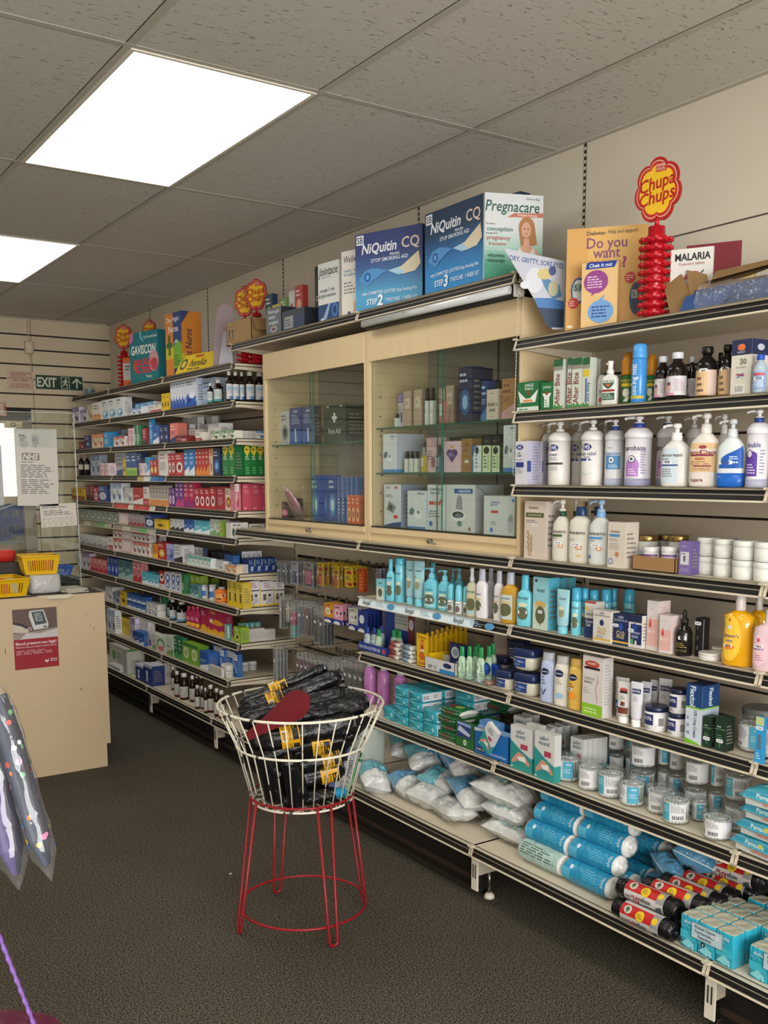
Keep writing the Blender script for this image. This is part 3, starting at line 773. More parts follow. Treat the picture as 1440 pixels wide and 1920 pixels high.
# ---------------------------------------------------------------- looks of the products
W_, NV, TL = '#dcdad6', '#1c2c5c', '#2f93ab'
S_ = STY
S_[''] = dict()
for n, a in dict(lilac=('#c9c3d2', '#7d6f9c', '#5b4f7a', '#666', 0), cream=('#cfc4ae', '#bcae92', '#8a7c62'), orangewhite=('#dcd6cc', '#dd8a3c', '#c06a20', '#77777a', 4),
    darkgrey=('#34363c', '#1f2126', '#7a7c80', '#8d8f93', 2), bluew=('#dcdfe4', '#4a8cc0', '#2e6ea8', '#556', 0), redw=('#d9d2cc', '#b8303a', '#8f1f28', '#555', 4), blush=('#bfa9a4', '#a58a88', '#6e5556', '#555', 2),
    yellow=('#dcb91e', '#c79f10', '#3a3a20', '#55480e', 3), paleblue=('#a9bcd2', '#7d9cc4', '#4b6fa3', '#556', 1), darkred=('#7c1c20', '#5a1014', '#caa0a0', '#c9a9a4', 0), navy=('#1d2b58', '#101a3c', '#7f94c8', '#aab4d0', 3),
    orangecream=('#d8c3a8', '#d9824a', '#b25c2a', '#6a5a4a', 0), skyblue=('#2f8fc9', '#1a6ba6', '#cfe6f4', '#d6e6ee', 2), greyblue=('#9aa4b4', '#5c6e8e', '#37486a', '#3d4656', 0), whitered=('#d9d4ce', '#b8504c', '#8e2f30', '#555', 0),
    pinkw=('#dcc6ca', '#c65b80', '#8e2f58', '#555', 2), green=('#2e7d4c', '#dce4dc', '#185a32', '#dfe8df', 2), redblack=('#a3262b', '#1b1b1e', '#d8d0cc', '#d8c0c0', 1), bluewhite=('#2c5ea8', '#d8e0ea', '#16407e', '#cfd8e8', 1),
    coral=('#d8786a', '#23336a', '#e6ccc4', '#2a3460', 1), redstripe=('#dad6d0', '#a32a2e', '#7f1f24', '#555', 4), whiteb=('#d4d2d0', '#b9b9bc', '#8c8e94', '#77777c', 0), greenstripe=('#d8d8cc', '#5f9a62', '#2f6e3c', '#666', 0),
    silverblue=('#b9bdc2', '#3c5e92', '#6c7c98', '#44506a', 1), limeblue=('#24508e', '#8fc03a', '#c9dc74', '#dfe6e8', 4), azure=('#3aa0cc', '#d8e8ee', '#1d6fa0', '#e0eef4', 1), redyellow=('#b3242a', '#dcae2c', '#e8d8a8', '#f0dcc0', 3),
    whitedot=('#d9d6d2', '#c9a0a0', '#8e5a5e', '#666', 2), redtooth=('#b52a34', '#e0dcd8', '#7c141c', '#e8d8d4', 3), azurewhite=('#2a7cc0', '#e0e8ee', '#bcd6ea', '#e0ecf4', 1), redorange=('#b52a28', '#e0882e', '#e8c8b0', '#ecd0c0', 1),
    navyglow=('#182650', '#2c66a8', '#7fb4de', '#c0cce0', 3), yellowred=('#caa62a', '#7c2a26', '#5a1c1a', '#4a3a18', 4), darkmix=('#6e2430', '#1f1a20', '#b08a90', '#c0a4a8', 1), navyoval=('#22397c', '#dcdce0', '#9ab0d8', '#c0cce4', 3),
    whiteblue=('#d6dae0', '#8fa8c8', '#4b6c9c', '#666a74', 0), redswoosh=('#b22c30', '#e2dcd6', '#8f1c22', '#ecd8d2', 1), orangefoot=('#a8a096', '#e08a2c', '#d8d0c4', '#5c5248', 4), purplebot=('#5e2f7c', '#e0d6e2', '#a680b4', '#d8c8dc', 3),
    purple=('#6a2f86', '#c03c86', '#dcc0dc', '#e4d0e4', 1), magenta=('#b3204e', '#8e2474', '#f0c8d0', '#f0d0d8', 1), crimsonbot=('#b32034', '#e6dcd8', '#7c1024', '#ecd4d4', 3), crimson=('#a32c3e', '#8c1f32', '#dca8ac', '#dcb0b4', 2),
    creamred=('#d9ccae', '#a33a30', '#d8a83c', '#6a5a48', 3), rosewhite=('#c9808c', '#e0d8d8', '#a33a50', '#f0e0e0', 0), greygreen=('#8f9690', '#5c7a60', '#c4c8c0', '#545a54', 3), greyred=('#a59a98', '#9c3c44', '#cfc6c4', '#5a4c4c', 1),
    whiteblack=('#cfd0d2', '#2a2c32', '#77797e', '#55575c', 1), cyanw=('#5fb6cc', '#e0eaee', '#2a8aa6', '#e8f2f4', 1), whitegreen=('#cdd2c8', '#7aa66a', '#a9c49c', '#5e665c', 1), limebox=('#86a834', '#c4d070', '#3f6420', '#e0e8c8', 3), purplelow=('#8c7a96', '#b4a4bc', '#5c4a6c', '#665a70', 0),
    whitesil=('#c8c8c8', '#8c8e94', '#e0e0e0', '#55565a', 1), orangeyel=('#dc8a2a', '#e4c040', '#a85a14', '#6a3c10', 1), lavender=('#8088c4', '#b8bce0', '#4c549a', '#e0e0f0', 0), teallow=('#d6dcd8', '#4aa09c', '#a8d0cc', '#777', 0), pinkred=('#cf7c7e', '#b22c44', '#f0d4d0', '#6c2c34', 1),
    navyblue=('#26408c', '#4c6cc4', '#a8bce8', '#c8d4f0', 3), tealgrey=('#4c7c84', '#96b8b8', '#244c54', '#c8d8d8', 1), amber=('#7c5c1c', '#5c400e', '#c0a050', '#c0a868', 0), darkgreen=('#1f6a44', '#4c9c5c', '#bcd8c0', '#d0e4d4', 1),
    bluered=('#3c5ea4', '#b83844', '#dce0ea', '#e0e0ea', 1), purplew=('#d4ccda', '#6c3c84', '#a888b8', '#666', 3), whitetop=('#d8d6d2', '#bfc4cc', '#8c98a8', '#666', 0), blueblock=('#2f64ac', '#d8dce2', '#88a8d4', '#e0e6ee', 0), purplebox=('#6c5c9c', '#ccc', '#444'),
    pinkblack=('#2a1c22', '#c84c84', '#e0b0c4', '#d8a0b8', 3), bluebrush=('#1f4c9c', '#4c90d4', '#d8e4f0', '#c8dcf0', 3), bluebrush2=('#2c5ca4', '#b0c8dc', '#1c3c7c', '#dce8f0', 2), orangebox=('#cf5c2c', '#e8c8a0', '#8c2c14', '#f0dcc8', 3), kraft=('#a88c5c', '#8c7044', '#6c5430', '#5c4830', 0),
    darkgift=('#1c2444', '#2c5484', '#88a8cc', '#b0b8cc', 3), darkblue2=('#1c3c74', '#4c84bc', '#a0c8e0', '#c0d4e8', 1), sunset=('#a87c4c', '#c8a09c', '#7c4c44', '#6c4c44', 1), blushbox=('#cdb0b4', '#b8949c', '#8c5c6c', '#7c6068', 0), monitor=('#d0d4d8', '#8c98a4', '#2c3440', '#667', 3)).items():
    S_[n] = G(*a)
S_['swirl'] = dict(b='#d8dadb', s='#cfd2d4', ops=[('L', .1, .8, .9, .95, 1, '#333a44'), ('L', .1, .66, .6, .78, 2, '#888'), ('E', .5, .26, .42, .2, '#7ab2cf'), ('E', .42, .3, .22, .1, '#cfe2ec'), ('E', .7, .2, .12, .08, '#2c7cae')])
S_['wave'] = dict(b='#cfd4de', s='#b8c2d4', ops=[('L', .1, .76, .9, .94, 2, '#4c5c8c'), ('R', 0, 0, 1, .2, '#1f4fa8'), ('E', .5, .3, .46, .2, '#2a5fc0'), ('E', .6, .42, .28, .12, '#e0e6f0'), ('E', .35, .25, .2, .1, '#153c88')])
S_['whitecirc'] = dict(b='#cfcdc8', ops=[('E', .15, .4, .08, .3, '#3c5c6c'), ('E', .4, .4, .08, .3, '#5c7c8c'), ('E', .65, .4, .08, .3, '#6c3c2c'), ('L', .1, .75, .9, .95, 1, '#666')])
S_['whitegreen2'] = dict(b='#cdcabf', ops=[('B', .35, .1, .6, .6), ('L', .1, .7, .9, .95, 1, '#7a8a6a'), ('E', .85, .35, .12, .3, '#dfe2da')])
S_['pinktag'] = dict(b='#d8d2ce', ops=[('R', .04, .05, .96, .95, '#c9646c'), ('R', .08, .1, .92, .9, '#dcd2d0')])
S_['navysign'] = dict(b='#1c3c80', s='#16306c', ops=[('R', 0, .5, 1, 1, '#1a3874'), ('R', .82, .45, .95, .95, '#9aa690'), ('P', '#d8dee6', [(.3, .1), (.4, .1), (.48, .45), (.38, .45)]), ('P', '#d8dee6', [(.5, .1), (.6, .1), (.68, .45), (.58, .45)]), ('L', .1, .6, .7, .9, 3, '#8ca4d0')])
S_['whitenavy'] = dict(b='#cfd0d4', s='#33415f', ops=[('R', 0, 0, 1, .4, '#22305a'), ('R', .1, .52, .9, .92, '#b8bac0'), ('L', .16, .6, .84, .85, 2, '#5c6270')])
S_['spine'] = dict(b='#c9c6c0', ops=[('R', .08, .08, .92, .92, '#bdbab5'), ('L', .2, .25, .8, .75, 3, '#8c8a88')])
S_['greenyellow'] = dict(b='#1f7a3e', s='#176433', ops=[('E', .5, .86, .46, .14, '#d8c23c'), ('P', '#d8c23c', [(.08, .84), (.5, .62), (.92, .84)]), ('L', .22, .82, .8, .93, 1, '#3c3c14'), ('L', .2, .52, .85, .66, 2, '#dfe8dc'), ('L', .3, .06, .8, .3, 3, '#7cc08c')])
S_['rose'] = dict(b='#bc4c60', s='#a83c50', ops=[('L', .12, .84, .8, .93, 1, '#e6b8bc'), ('L', .15, .62, .75, .8, 3, '#d8909a'), ('L', .12, .05, .45, .12, 1, '#f0d0d0')])
S_['ovalred'] = dict(b='#b83038', s='#8c2028', ops=[('E', .5, .62, .36, .22, '#e0dcd8'), ('E', .5, .66, .2, .1, '#3c2c2c'), ('R', 0, 0, 1, .25, '#d8d4d0'), ('L', .1, .05, .9, .2, 2, '#666')])
S_['ovalblue'] = dict(b='#c8ccd4', s='#9aa4b8', ops=[('E', .5, .66, .36, .22, '#2c5ca0'), ('E', .5, .28, .3, .18, '#2c5ca0'), ('E', .5, .28, .18, .1, '#d8dce4'), ('E', .5, .68, .2, .12, '#d8dce4')])
S_['yellowcard'] = dict(b='#d8c04c', s='#c8ae3c', ops=[('R', 0, 0, 1, .22, '#dcb820'), ('R', .35, .2, .65, .55, '#5c4c2c'), ('L', .15, .72, .85, .92, 3, '#55482c'), ('E', .5, .66, .08, .04, '#3c3420')])
S_['whiteyellow'] = dict(b='#d6d3d4', s='#d6b82c', ops=[('R', 0, 0, 1, .06, '#dcc02c'), ('R', 0, 0, .06, .75, '#dcc840'), ('L', .3, .72, .85, .95, 3, '#a8587c'), ('R', .06, .6, .96, .64, '#2c3034'), ('R', .22, .22, .45, .48, '#6c5c3c'), ('E', .7, .42, .12, .06, '#4a4a30'), ('L', .55, .12, .9, .32, 4, '#777'), ('B', .4, .06, .6, .16)])
S_['crimfoot'] = dict(b='#a82850', s='#8c1f40', ops=[('P', '#dca82c', [(0, 0), (1, 0), (1, .2), (.5, .34), (0, .22)]), ('L', .15, .7, .85, .9, 2, '#e8c0cc')])
S_['peptac'] = dict(b='#ac2c54', s='#8c2044', ops=[('T', 'Peptac', .3, .84, .12, '#e0c060', .5), ('E', .5, .48, .36, .1, '#dc9c2c'), ('E', .2, .5, .08, .08, '#e8e0c0'), ('P', '#dca82c', [(0, 0), (1, 0), (1, .14), (.8, .24), (.6, .14), (.4, .24), (.2, .14), (0, .24)])])
S_['tealrow'] = dict(b='#4c8c84', s='#8ab0a8', ops=[('R', .1, .1, .5, .9, '#a8c4bc')])
S_['yellowtray'] = dict(b='#d4b81c', s='#c0a414', ops=[('L', .2, .5, .8, .8, 3, '#8c7410'), ('P', '#e0c83c', [(.1, .1), (.6, .1), (.4, .4)])], nm='display_carton')
S_['roundpink'] = dict(b='#ccd4c8', ops=[('E', .5, .55, .4, .3, '#5c9c4c'), ('E', .5, .5, .28, .2, '#e0dcd8'), ('E', .5, .22, .34, .16, '#d8747c')])
S_['limecirc'] = dict(b='#7cac34', s='#5c8c24', ops=[('E', .5, .5, .34, .3, '#d8e0c0'), ('E', .5, .5, .22, .18, '#a8c45c'), ('R', 0, .84, 1, 1, '#3c7a3c')])
S_['bluepink'] = dict(b='#2c60a8', s='#5c84bc', ops=[('E', .5, .5, .3, .34, '#d8a8a0'), ('E', .5, .5, .16, .2, '#e8dcd8'), ('R', 0, .85, 1, 1, '#4c8ccc')])
S_['whiteleaf'] = dict(b='#cdcbc0', s='#c6c4b8', ops=[('E', .3, .5, .12, .24, '#6c9c5c'), ('L', .5, .2, .9, .7, 4, '#777'), ('R', 0, .88, 1, 1, '#b8b6a8')])
S_['bigsilver'] = dict(b='#b0aea6', s='#b8b6ae', t='#4f8a3c', ops=[('L', .3, .5, .9, .62, 2, '#5f7f5c'), ('R', 0, 0, 1, .05, '#8aa87c')])
S_['navyfig'] = dict(b='#2a3f7c', s='#22366c', t='#c8ccd8', ops=[('E', .4, .6, .14, .1, '#d8dce8'), ('P', '#d8dce8', [(.3, .15), (.52, .15), (.5, .5), (.32, .5)]), ('R', 0, .86, 1, 1, '#c4cad8')])
S_['whitebarcode'] = dict(b='#c8c5bd', s='#c0bdb4', t='#cfccc4', ops=[('R', 0, 0, .04, 1, '#1c1c1e'), ('R', 0, .95, 1, 1, '#1c1c1e'), ('B', .5, .62, .85, .76), ('L', .3, .3, .85, .5, 3, '#55555a')])
S_['firstaid'] = dict(b='#2c3a30', s='#22302a', ops=[('R', .0, .45, 1, .5, '#1a241e'), ('T', '+', .5, .66, .3, '#e0e0dc', .5, 0, 0, .06), ('T', 'First Aid', .5, .3, .13, '#c8ccc8'), ('E', .2, .97, .05, .02, '#cfcfc8'), ('E', .8, .97, .05, .02, '#cfcfc8')], nm='first_aid_case', cat='case')
S_['brush'] = dict(b='#1f3f84', s='#2a2f40', ops=[('R', 0, 0, 1, .35, '#2c64b4'), ('T', 'alvita', .5, .91, .08, '#dfe6f0', .6), ('L', .15, .55, .85, .82, 6, '#b8c4dc'), ('P', '#dfe6f0', [(.48, .05), (.58, .05), (.54, .42), (.44, .42)])])
S_['taupe'] = dict(b='#a8937f', s='#8c7a6a', ops=[('R', .2, .5, .8, .8, '#c4b6a4'), ('L', .3, .6, .7, .72, 2, '#5c5044')])
S_['thanku'] = dict(b='#cbbcae', s='#b5a698', ops=[('T', 'thank u', .5, .52, .14, '#1c1a1a', .86), ('T', 'next', .5, .34, .14, '#1c1a1a', .5), ('L', .3, .84, .8, .9, 1, '#777'), ('L', .3, .08, .8, .14, 1, '#998')])
S_['heart'] = dict(b='#cdb2bc', s='#b89ca8', ops=[('E', .36, .62, .2, .12, '#4c3470'), ('E', .64, .62, .2, .12, '#4c3470'), ('P', '#4c3470', [(.17, .6), (.5, .3), (.83, .6), (.5, .66)]), ('E', .5, .82, .1, .05, '#b8944c'), ('L', .3, .5, .7, .64, 3, '#b8a8c4')])
S_['bronze'] = dict(b='#8c6c3c', s='#74582e', ops=[('L', .25, .6, .75, .7, 1, '#5c4424'), ('E', .5, .82, .16, .06, '#6c5028'), ('S', .5, .32)])
S_['tests'] = dict(b='#cfd6dc', s='#1c2c4c', ops=[('P', '#2c6cb4', [(0, .5), (.4, 1), (0, 1)]), ('E', .5, .82, .2, .14, '#1c2430'), ('L', .35, .15, .6, .7, 4, '#555'), ('R', .0, 0, .12, .5, '#3c7cc4')])
S_['testg'] = dict(b='#c8d4b8', s='#3c4c2c', ops=[('R', .0, 0, .1, 1, '#6cac34'), ('E', .5, .82, .32, .14, '#1c201c'), ('L', .2, .15, .6, .65, 4, '#555'), ('R', .65, .1, .8, .65, '#9cc86c')])
S_['omron'] = dict(b='#d0d4da', s='#b9bdcc', ops=[('R', 0, 0, 1, .08, '#3c84bc'), ('T', 'OMRON', .72, .93, .05, '#3a5c8c', .4), ('P', '#5c6c74', [(.06, .36), (.32, .4), (.36, .52), (.2, .56), (.06, .48)]), ('E', .5, .38, .2, .1, '#e6e8ea'), ('E', .5, .42, .1, .05, '#8c989c'), ('L', .6, .84, .9, .88, 1, '#777')], sops=[('R', 0, 0, 1, .08, '#3c84bc')])
S_['omron2'] = dict(b='#ccd4d6', s='#b9c2cc', ops=[('R', 0, 0, 1, .09, '#3c7cb8'), ('T', 'OMRON', .74, .93, .055, '#3a5c8c', .42), ('P', '#5c7474', [(.1, .4), (.3, .38), (.42, .5), (.28, .58), (.12, .52)]), ('E', .6, .4, .2, .13, '#e2e6e6'), ('E', .62, .46, .09, .05, '#7c8c8c'), ('E', .5, .72, .08, .03, '#e8eaea')])
S_['andbox'] = dict(b='#cfd2d6', s='#8c98b4', ops=[('P', '#2a5080', [(0, 0), (1, 0), (1, .16), (.5, .12), (0, .05)]), ('T', 'AND', .24, .93, .05, '#2c3c5c', .3), ('E', .72, .93, .1, .03, '#c84c3c'), ('L', .1, .7, .7, .78, 2, '#555'), ('P', '#7c8488', [(.15, .42), (.55, .34), (.72, .5), (.3, .62)]), ('P', '#2c3438', [(.26, .44), (.48, .4), (.52, .5), (.34, .56)]), ('R', .58, .22, .82, .3, '#c83c3c')])
S_['nebul'] = dict(b='#cdd2d4', s='#b8bec4', ops=[('T', 'COMPRESSOR', .5, .9, .055, '#3a5c84', .8), ('T', 'NEBULIZER', .45, .82, .05, '#3a5c84', .66), ('R', .1, .57, .75, .64, '#b8402c'), ('T', 'CN133', .5, .605, .04, '#e8e0dc', .4), ('E', .8, .66, .09, .04, '#c0584c'), ('L', .1, .3, .8, .46, 3, '#667'), ('E', .2, .16, .1, .06, '#3c6cac')])
S_['nebul2'] = dict(b='#ccd0d0', s='#b8bec4', ops=[('T', 'COMPRESSOR', .38, .84, .045, '#3a5c9c', .3), ('T', 'NEBULIZER', .34, .78, .04, '#3a5c9c', .24), ('R', .24, .58, .48, .64, '#b8402c'), ('L', .24, .28, .5, .38, 2, '#777'), ('E', .26, .16, .05, .06, '#3c7cb8'), ('E', .88, .35, .1, .24, '#b0b6b8'), ('E', .88, .45, .07, .08, '#8c9498'), ('E', .95, .9, .04, .04, '#3c7cb8')])
S_['handsun'] = dict(b='#cdd0ce', s='#a8acb0', ops=[('R', .28, .82, .92, .92, '#2a5c9c'), ('T', 'HANDSUN', .64, .87, .055, '#e0e8f0', .45), ('P', '#8c9098', [(.34, .5), (.58, .48), (.55, .74), (.46, .8), (.38, .72)]), ('E', .42, .36, .26, .12, '#dfe2e2'), ('E', .42, .38, .2, .07, '#2a2c30'), ('E', .44, .36, .12, .05, '#6c747c'), ('E', .48, .2, .09, .06, '#5c8c7c'), ('E', .82, .1, .04, .04, '#8c4c5c')], sops=[('P', '#8c9094', [(.0, .98), (.05, 1), (1, .52), (1, .5)])])
# near shelves: readable packs
S_['jungle'] = dict(b='#1f6a3a', s='#1a5a32', ops=[('P', '#dfe3de', [(.04, .72), (.4, .44), (.6, .44), (.96, .72), (.84, .3), (.16, .3)]), ('T', 'JUNGLE', .55, .88, .1, '#dfe8e0', .4), ('T', 'FORMULA', .55, .76, .07, '#dfe8e0', .4), ('P', '#8c3c2c', [(.44, .68), (.62, .68), (.53, .5)]), ('P', '#d88c4c', [(.25, .32), (.75, .32), (.68, .4), (.32, .4)]), ('R', 0, 0, 1, .16, '#cfd6d0'), ('L', .1, .03, .8, .13, 1, '#4c8c5c')])
S_['jungle2'] = dict(b='#1f6a3a', s='#1a5a32', ops=[('T', 'JUNGLE', .5, .82, .08, '#dfe8e0', .6), ('P', '#dfe3de', [(.3, .1), (.7, .1), (.7, .45), (.85, .6), (.15, .6), (.3, .45)]), ('E', .5, .6, .12, .07, '#8c3c2c'), ('L', .35, .12, .65, .4, 3, '#3c7c4c')])
_ab = [('P', '#4c8c4c', [(0, 0), (1, 0), (1, .08), (.8, .05), (.6, .12), (.4, .05), (.2, .11), (0, .06)]), ('R', 0, .86, 1, 1, '#245c38'), ('R', 0, .78, 1, .86, '#8c8c7c'), ('T', 'After Bite', .4, .4, .26, '#7c2c2c', .62, 90)]
S_['afterbite'] = dict(b='#c9cfc4', s='#b8beb4', ops=_ab)
S_['afterbite2'] = dict(b='#c9cfc4', s='#b8beb4', ops=_ab[:3]+[('R', .1, .62, .9, .76, '#d8bc2c'), ('R', .42, .1, .62, .58, '#2c64a8'), ('T', 'xtra itchy', .78, .3, .16, '#3c4c8c', .4, 90)])
S_['whiteroll'] = dict(b='#d2d4d2', c='#cdd0ce', ops=[('L', .3, .5, .7, .9, 4, '#999'), ('E', .5, .3, .14, .14, '#b85c4c'), ('S', .5, .75)], q=.66)
S_['junglespray'] = dict(b='#cfd2cc', c='#dcdcd8', ops=[('T', 'JUNGLE', .5, .93, .08, '#26543a', .6), ('P', '#26543a', [(.18, .86), (.5, .6), (.82, .86)]), ('P', '#b8543c', [(.4, .82), (.6, .82), (.5, .68)]), ('R', .16, .48, .84, .57, '#8c2c2c'), ('R', .16, .12, .84, .42, '#26543a'), ('L', .22, .16, .78, .4, 4, '#b8c8bc')])
S_['ambermos'] = dict(b='#2f6a38', c='#c07c14', q=.58, ops=[('T', 'MOSQUITO', .5, .84, .1, '#d8c43c', .8), ('R', .2, .62, .8, .74, '#d8b82c'), ('E', .5, .38, .2, .16, '#d8d4c0'), ('P', '#d8d8d0', [(.35, .05), (.6, .05), (.75, .25), (.5, .2)])])
S_['coolmist'] = dict(b='#3c86c8', c='#4c96d8', ops=[('T', 'cooling mist', .3, .52, .22, '#d8e8f4', .82, 90), ('R', .1, .02, .9, .1, '#b0a83c')], q=.76)
S_['rose_black'] = dict(b='#1a1210', c='#c4c6cc', ops=[('R', 0, 0, 1, 1, '#c6c4c8'), ('P', '#c88ca0', [(0, 0), (.5, 0), (.5, .12), (0, .2)]), ('P', '#c88ca0', [(0, .9), (.4, 1), (0, 1)]), ('E', .26, .4, .12, .24, '#c8a090'), ('E', .26, .6, .1, .1, '#6c5450'), ('L', .5, .2, .95, .85, 6, '#a88c98')], l0=.1, l1=.5)
S_['fudge'] = dict(b='#14100e', c='#14120f', ops=[('R', 0, 0, 1, 1, '#c8a880'), ('R', .6, 0, 1, 1, '#bca8a0'), ('R', 0, .0, 1, .04, '#a8743c'), ('L', .2, .1, .5, .8, 3, '#5c4a3c'), ('S', .45, .98)], l0=.04, l1=.54)
S_['sun30'] = dict(b='#cac6ba', s='#c0bcb4', ops=[('R', 0, .72, 1, 1, '#242c4c'), ('E', .42, .86, .13, .06, '#b8704c'), ('E', .54, .86, .13, .06, '#d8703c'), ('T', 'UVISTAT', .48, .77, .03, '#c8ccd8', .5), ('T', '30', .6, .6, .1, '#77776c', .6, 0, 0, .04), ('T', 'Sun Cream', .5, .5, .03, '#77776c', .6), ('R', .28, .31, .68, .39, '#b8bcc8'), ('P', '#a8343c', [(.28, .36), (.68, .33), (.68, .36), (.28, .39)]), ('P', '#2c3c7c', [(.28, .31), (.36, .31), (.68, .39), (.6, .39)]), ('B', .2, .03, .72, .18)], sops=[('R', 0, .72, 1, 1, '#242c4c'), ('E', .5, .86, .2, .06, '#b0b4c0'), ('L', .2, .2, .8, .6, 8, '#8c8a84')])
S_['clearblue'] = dict(b='#9aaab8', c='#1f4cac', ops=[('R', .1, 0, .9, .9, '#7c94b4'), ('R', .2, .7, .8, .82, '#b8404c'), ('L', .2, .1, .8, .6, 5, '#c8d4e0'), ('S', .5, .55)], l0=.1, l1=.6)
S_['e45box'] = dict(b='#cdccd4', s='#b6b4cc', ops=[('E', .36, .86, .3, .06, '#1f2f78'), ('T', 'E45', .36, .86, .06, '#e0e4f0', .4), ('T', 'itch', .3, .73, .05, '#333c50', .3), ('T', 'relief', .34, .67, .05, '#333c50', .4), ('R', .06, .4, .72, .52, '#26387c'), ('L', .08, .26, .7, .38, 4, '#888'), ('L', .1, .55, .7, .6, 1, '#888')], sops=[('R', 0, .3, .3, .55, '#3c4c8c'), ('L', .4, .1, .9, .9, 12, '#8c8ca4')])
S_['e45cream'] = dict(b='#d2d0cc', c='#d2d0cc', ops=[('E', .38, .87, .21, .095, '#1f2c6c'), ('T', 'E45', .38, .87, .11, '#e4e6f0', .32), ('T', 'cream', .38, .68, .09, '#55586c', .34), ('L', .25, .5, .7, .6, 2, '#7c849c'), ('R', .05, .38, .75, .44, '#2c2c30'), ('L', .25, .2, .6, .34, 3, '#999')])
S_['e45itch'] = dict(b='#d2d0cc', c='#d2d0cc', ops=[('E', .38, .87, .21, .095, '#1f2c6c'), ('T', 'E45', .38, .87, .11, '#e4e6f0', .32), ('T', 'itch relief', .46, .68, .1, '#44507c', .6), ('R', .05, .48, .55, .55, '#2c4484'), ('L', .3, .56, .7, .62, 1, '#888'), ('P', '#8cbcbc', [(.1, .18), (.4, .08), (.7, .14), (.4, .1)]), ('S', .55, .5)])
S_['plaintub'] = dict(b='#cfcdca', c='#cfcdca')
S_['aqua'] = dict(b='#cfd0d4', c='#d6d6d8', ring='#26408c', ops=[('R', .2, .24, .86, .74, '#4d8cbc'), ('T', 'cream', .55, .68, .07, '#3c5ca4', .5), ('L', .3, .82, .7, .86, 1, '#889'), ('R', .2, .62, .86, .74, '#cfd0d4'), ('T', 'aquacream', .5, .69, .11, '#3c64a4', .72), ('E', .48, .5, .13, .1, '#1f3f74'), ('E', .48, .5, .11, .085, '#d8dce4'), ('E', .48, .5, .05, .04, '#4c4c60'), ('L', .36, .28, .8, .38, 3, '#d0e0ec')], foot='#a4acc0')
S_['zerobase'] = dict(b='#cfcdd2', c='#d6d6d8', ring='#26408c', ops=[('T', 'zerobase', .46, .79, .13, '#3c3450', .72), ('E', .42, .32, .22, .22, '#a878b8'), ('R', .2, .04, .62, .32, '#a878b8'), ('E', .4, .5, .12, .1, '#3c2c5c'), ('E', .4, .5, .1, .08, '#dcd8e0'), ('E', .4, .5, .05, .04, '#4c4c60'), ('L', .3, .08, .6, .26, 3, '#e0d0e4'), ('L', .68, .1, .86, .8, 10, '#8c7cac')], foot='#8e90a8')
S_['double'] = dict(b='#cfcdd2', c='#d6d6d8', ring='#26408c', ops=[('T', 'double', .38, .8, .13, '#3c4484', .56), ('R', .04, .05, .56, .55, '#5a3c94'), ('E', .3, .55, .26, .1, '#5a3c94'), ('E', .26, .58, .12, .1, '#3c2c6c'), ('E', .26, .58, .1, .08, '#d0cce0'), ('L', .15, .1, .54, .36, 4, '#d0c8e8'), ('L', .64, .1, .84, .7, 8, '#8c84a4')], foot='#9ea0b4')
S_['zerocream'] = dict(b='#cfceca', ops=[('R', .1, .05, .62, .97, '#bccad2'), ('T', 'zerocream', .42, .8, .09, '#3c3c48', .66), ('R', .1, .5, .62, .54, '#2c4478'), ('L', .15, .6, .55, .72, 2, '#667'), ('L', .15, .2, .5, .44, 4, '#778'), ('S', .35, .6)], l1=.62, e=2.4, l0=.04)
S_['apro'] = dict(b='#cfc8c0', c='#d4d0cc', ops=[('R', .02, .3, .98, .96, '#cfae82'), ('E', .5, .87, .06, .04, '#8c3c4c'), ('T', 'AproDerm', .48, .75, .1, '#7c3850', .8), ('R', .18, .66, .78, .7, '#7c2c44'), ('E', .44, .6, .1, .03, '#a86c44'), ('L', .2, .46, .8, .56, 2, '#8c6c54'), ('R', .3, .42, .7, .45, '#7c2c44'), ('L', .3, .33, .7, .4, 2, '#8c6c54'), ('T', 'Vegan', .36, .12, .08, '#7c3c50', .3)], l0=.03, l1=.62, e=3)
S_['plainpump'] = dict(b='#c4c2c0')
S_['bluewave'] = dict(b='#c8cfd0', c='#c4c8cc', foot='#1c5cb0', ops=[('P', '#1f54a4', [(.2, .42), (.98, .42), (.98, .95), (.6, .84), (.32, .66)]), ('L', .5, .62, .8, .72, 2, '#c8dcf0'), ('S', .4, .56), ('E', .6, .56, .03, .02, '#e0e8f0'), ('E', .68, .56, .03, .02, '#e0e8f0')], l0=.02, l1=.64, e=3)
S_['aveebox'] = dict(b='#c9bcae', s='#bdb2a8', ops=[('T', 'Aveeno', .42, .89, .055, '#4c4440', .62), ('R', .06, .72, .9, .8, '#4f5a30'), ('T', 'MOISTURISING CREAM', .48, .76, .025, '#c8c8a8', .6), ('L', .1, .62, .8, .68, 2, '#777'), ('S', .48, .59), ('P', '#9c7c4c', [(.22, .05), (.25, .05), (.2, .5), (.18, .5)]), ('P', '#9c7c4c', [(.3, .05), (.33, .05), (.36, .42), (.34, .42)])]+[('E', .2+.025*(-1)**j, .15+.045*j, .03, .016, '#a8844c') for j in range(8)]+[('E', .345+.025*(-1)**j, .15+.04*j, .03, .016, '#a8844c') for j in range(7)])
S_['aveebox2'] = dict(b='#cbc2b4', s='#bfb6aa', ops=[('T', 'Aveeno', .42, .8, .06, '#4c4440', .62), ('R', .08, .68, .7, .74, '#4c84b4'), ('L', .1, .58, .8, .65, 2, '#888'), ('L', .1, .4, .7, .55, 4, '#a09888'), ('E', .55, .3, .12, .06, '#b87c54'), ('E', .2, .14, .14, .07, '#3c6ca0'), ('E', .2, .14, .1, .05, '#cbc2b4')])
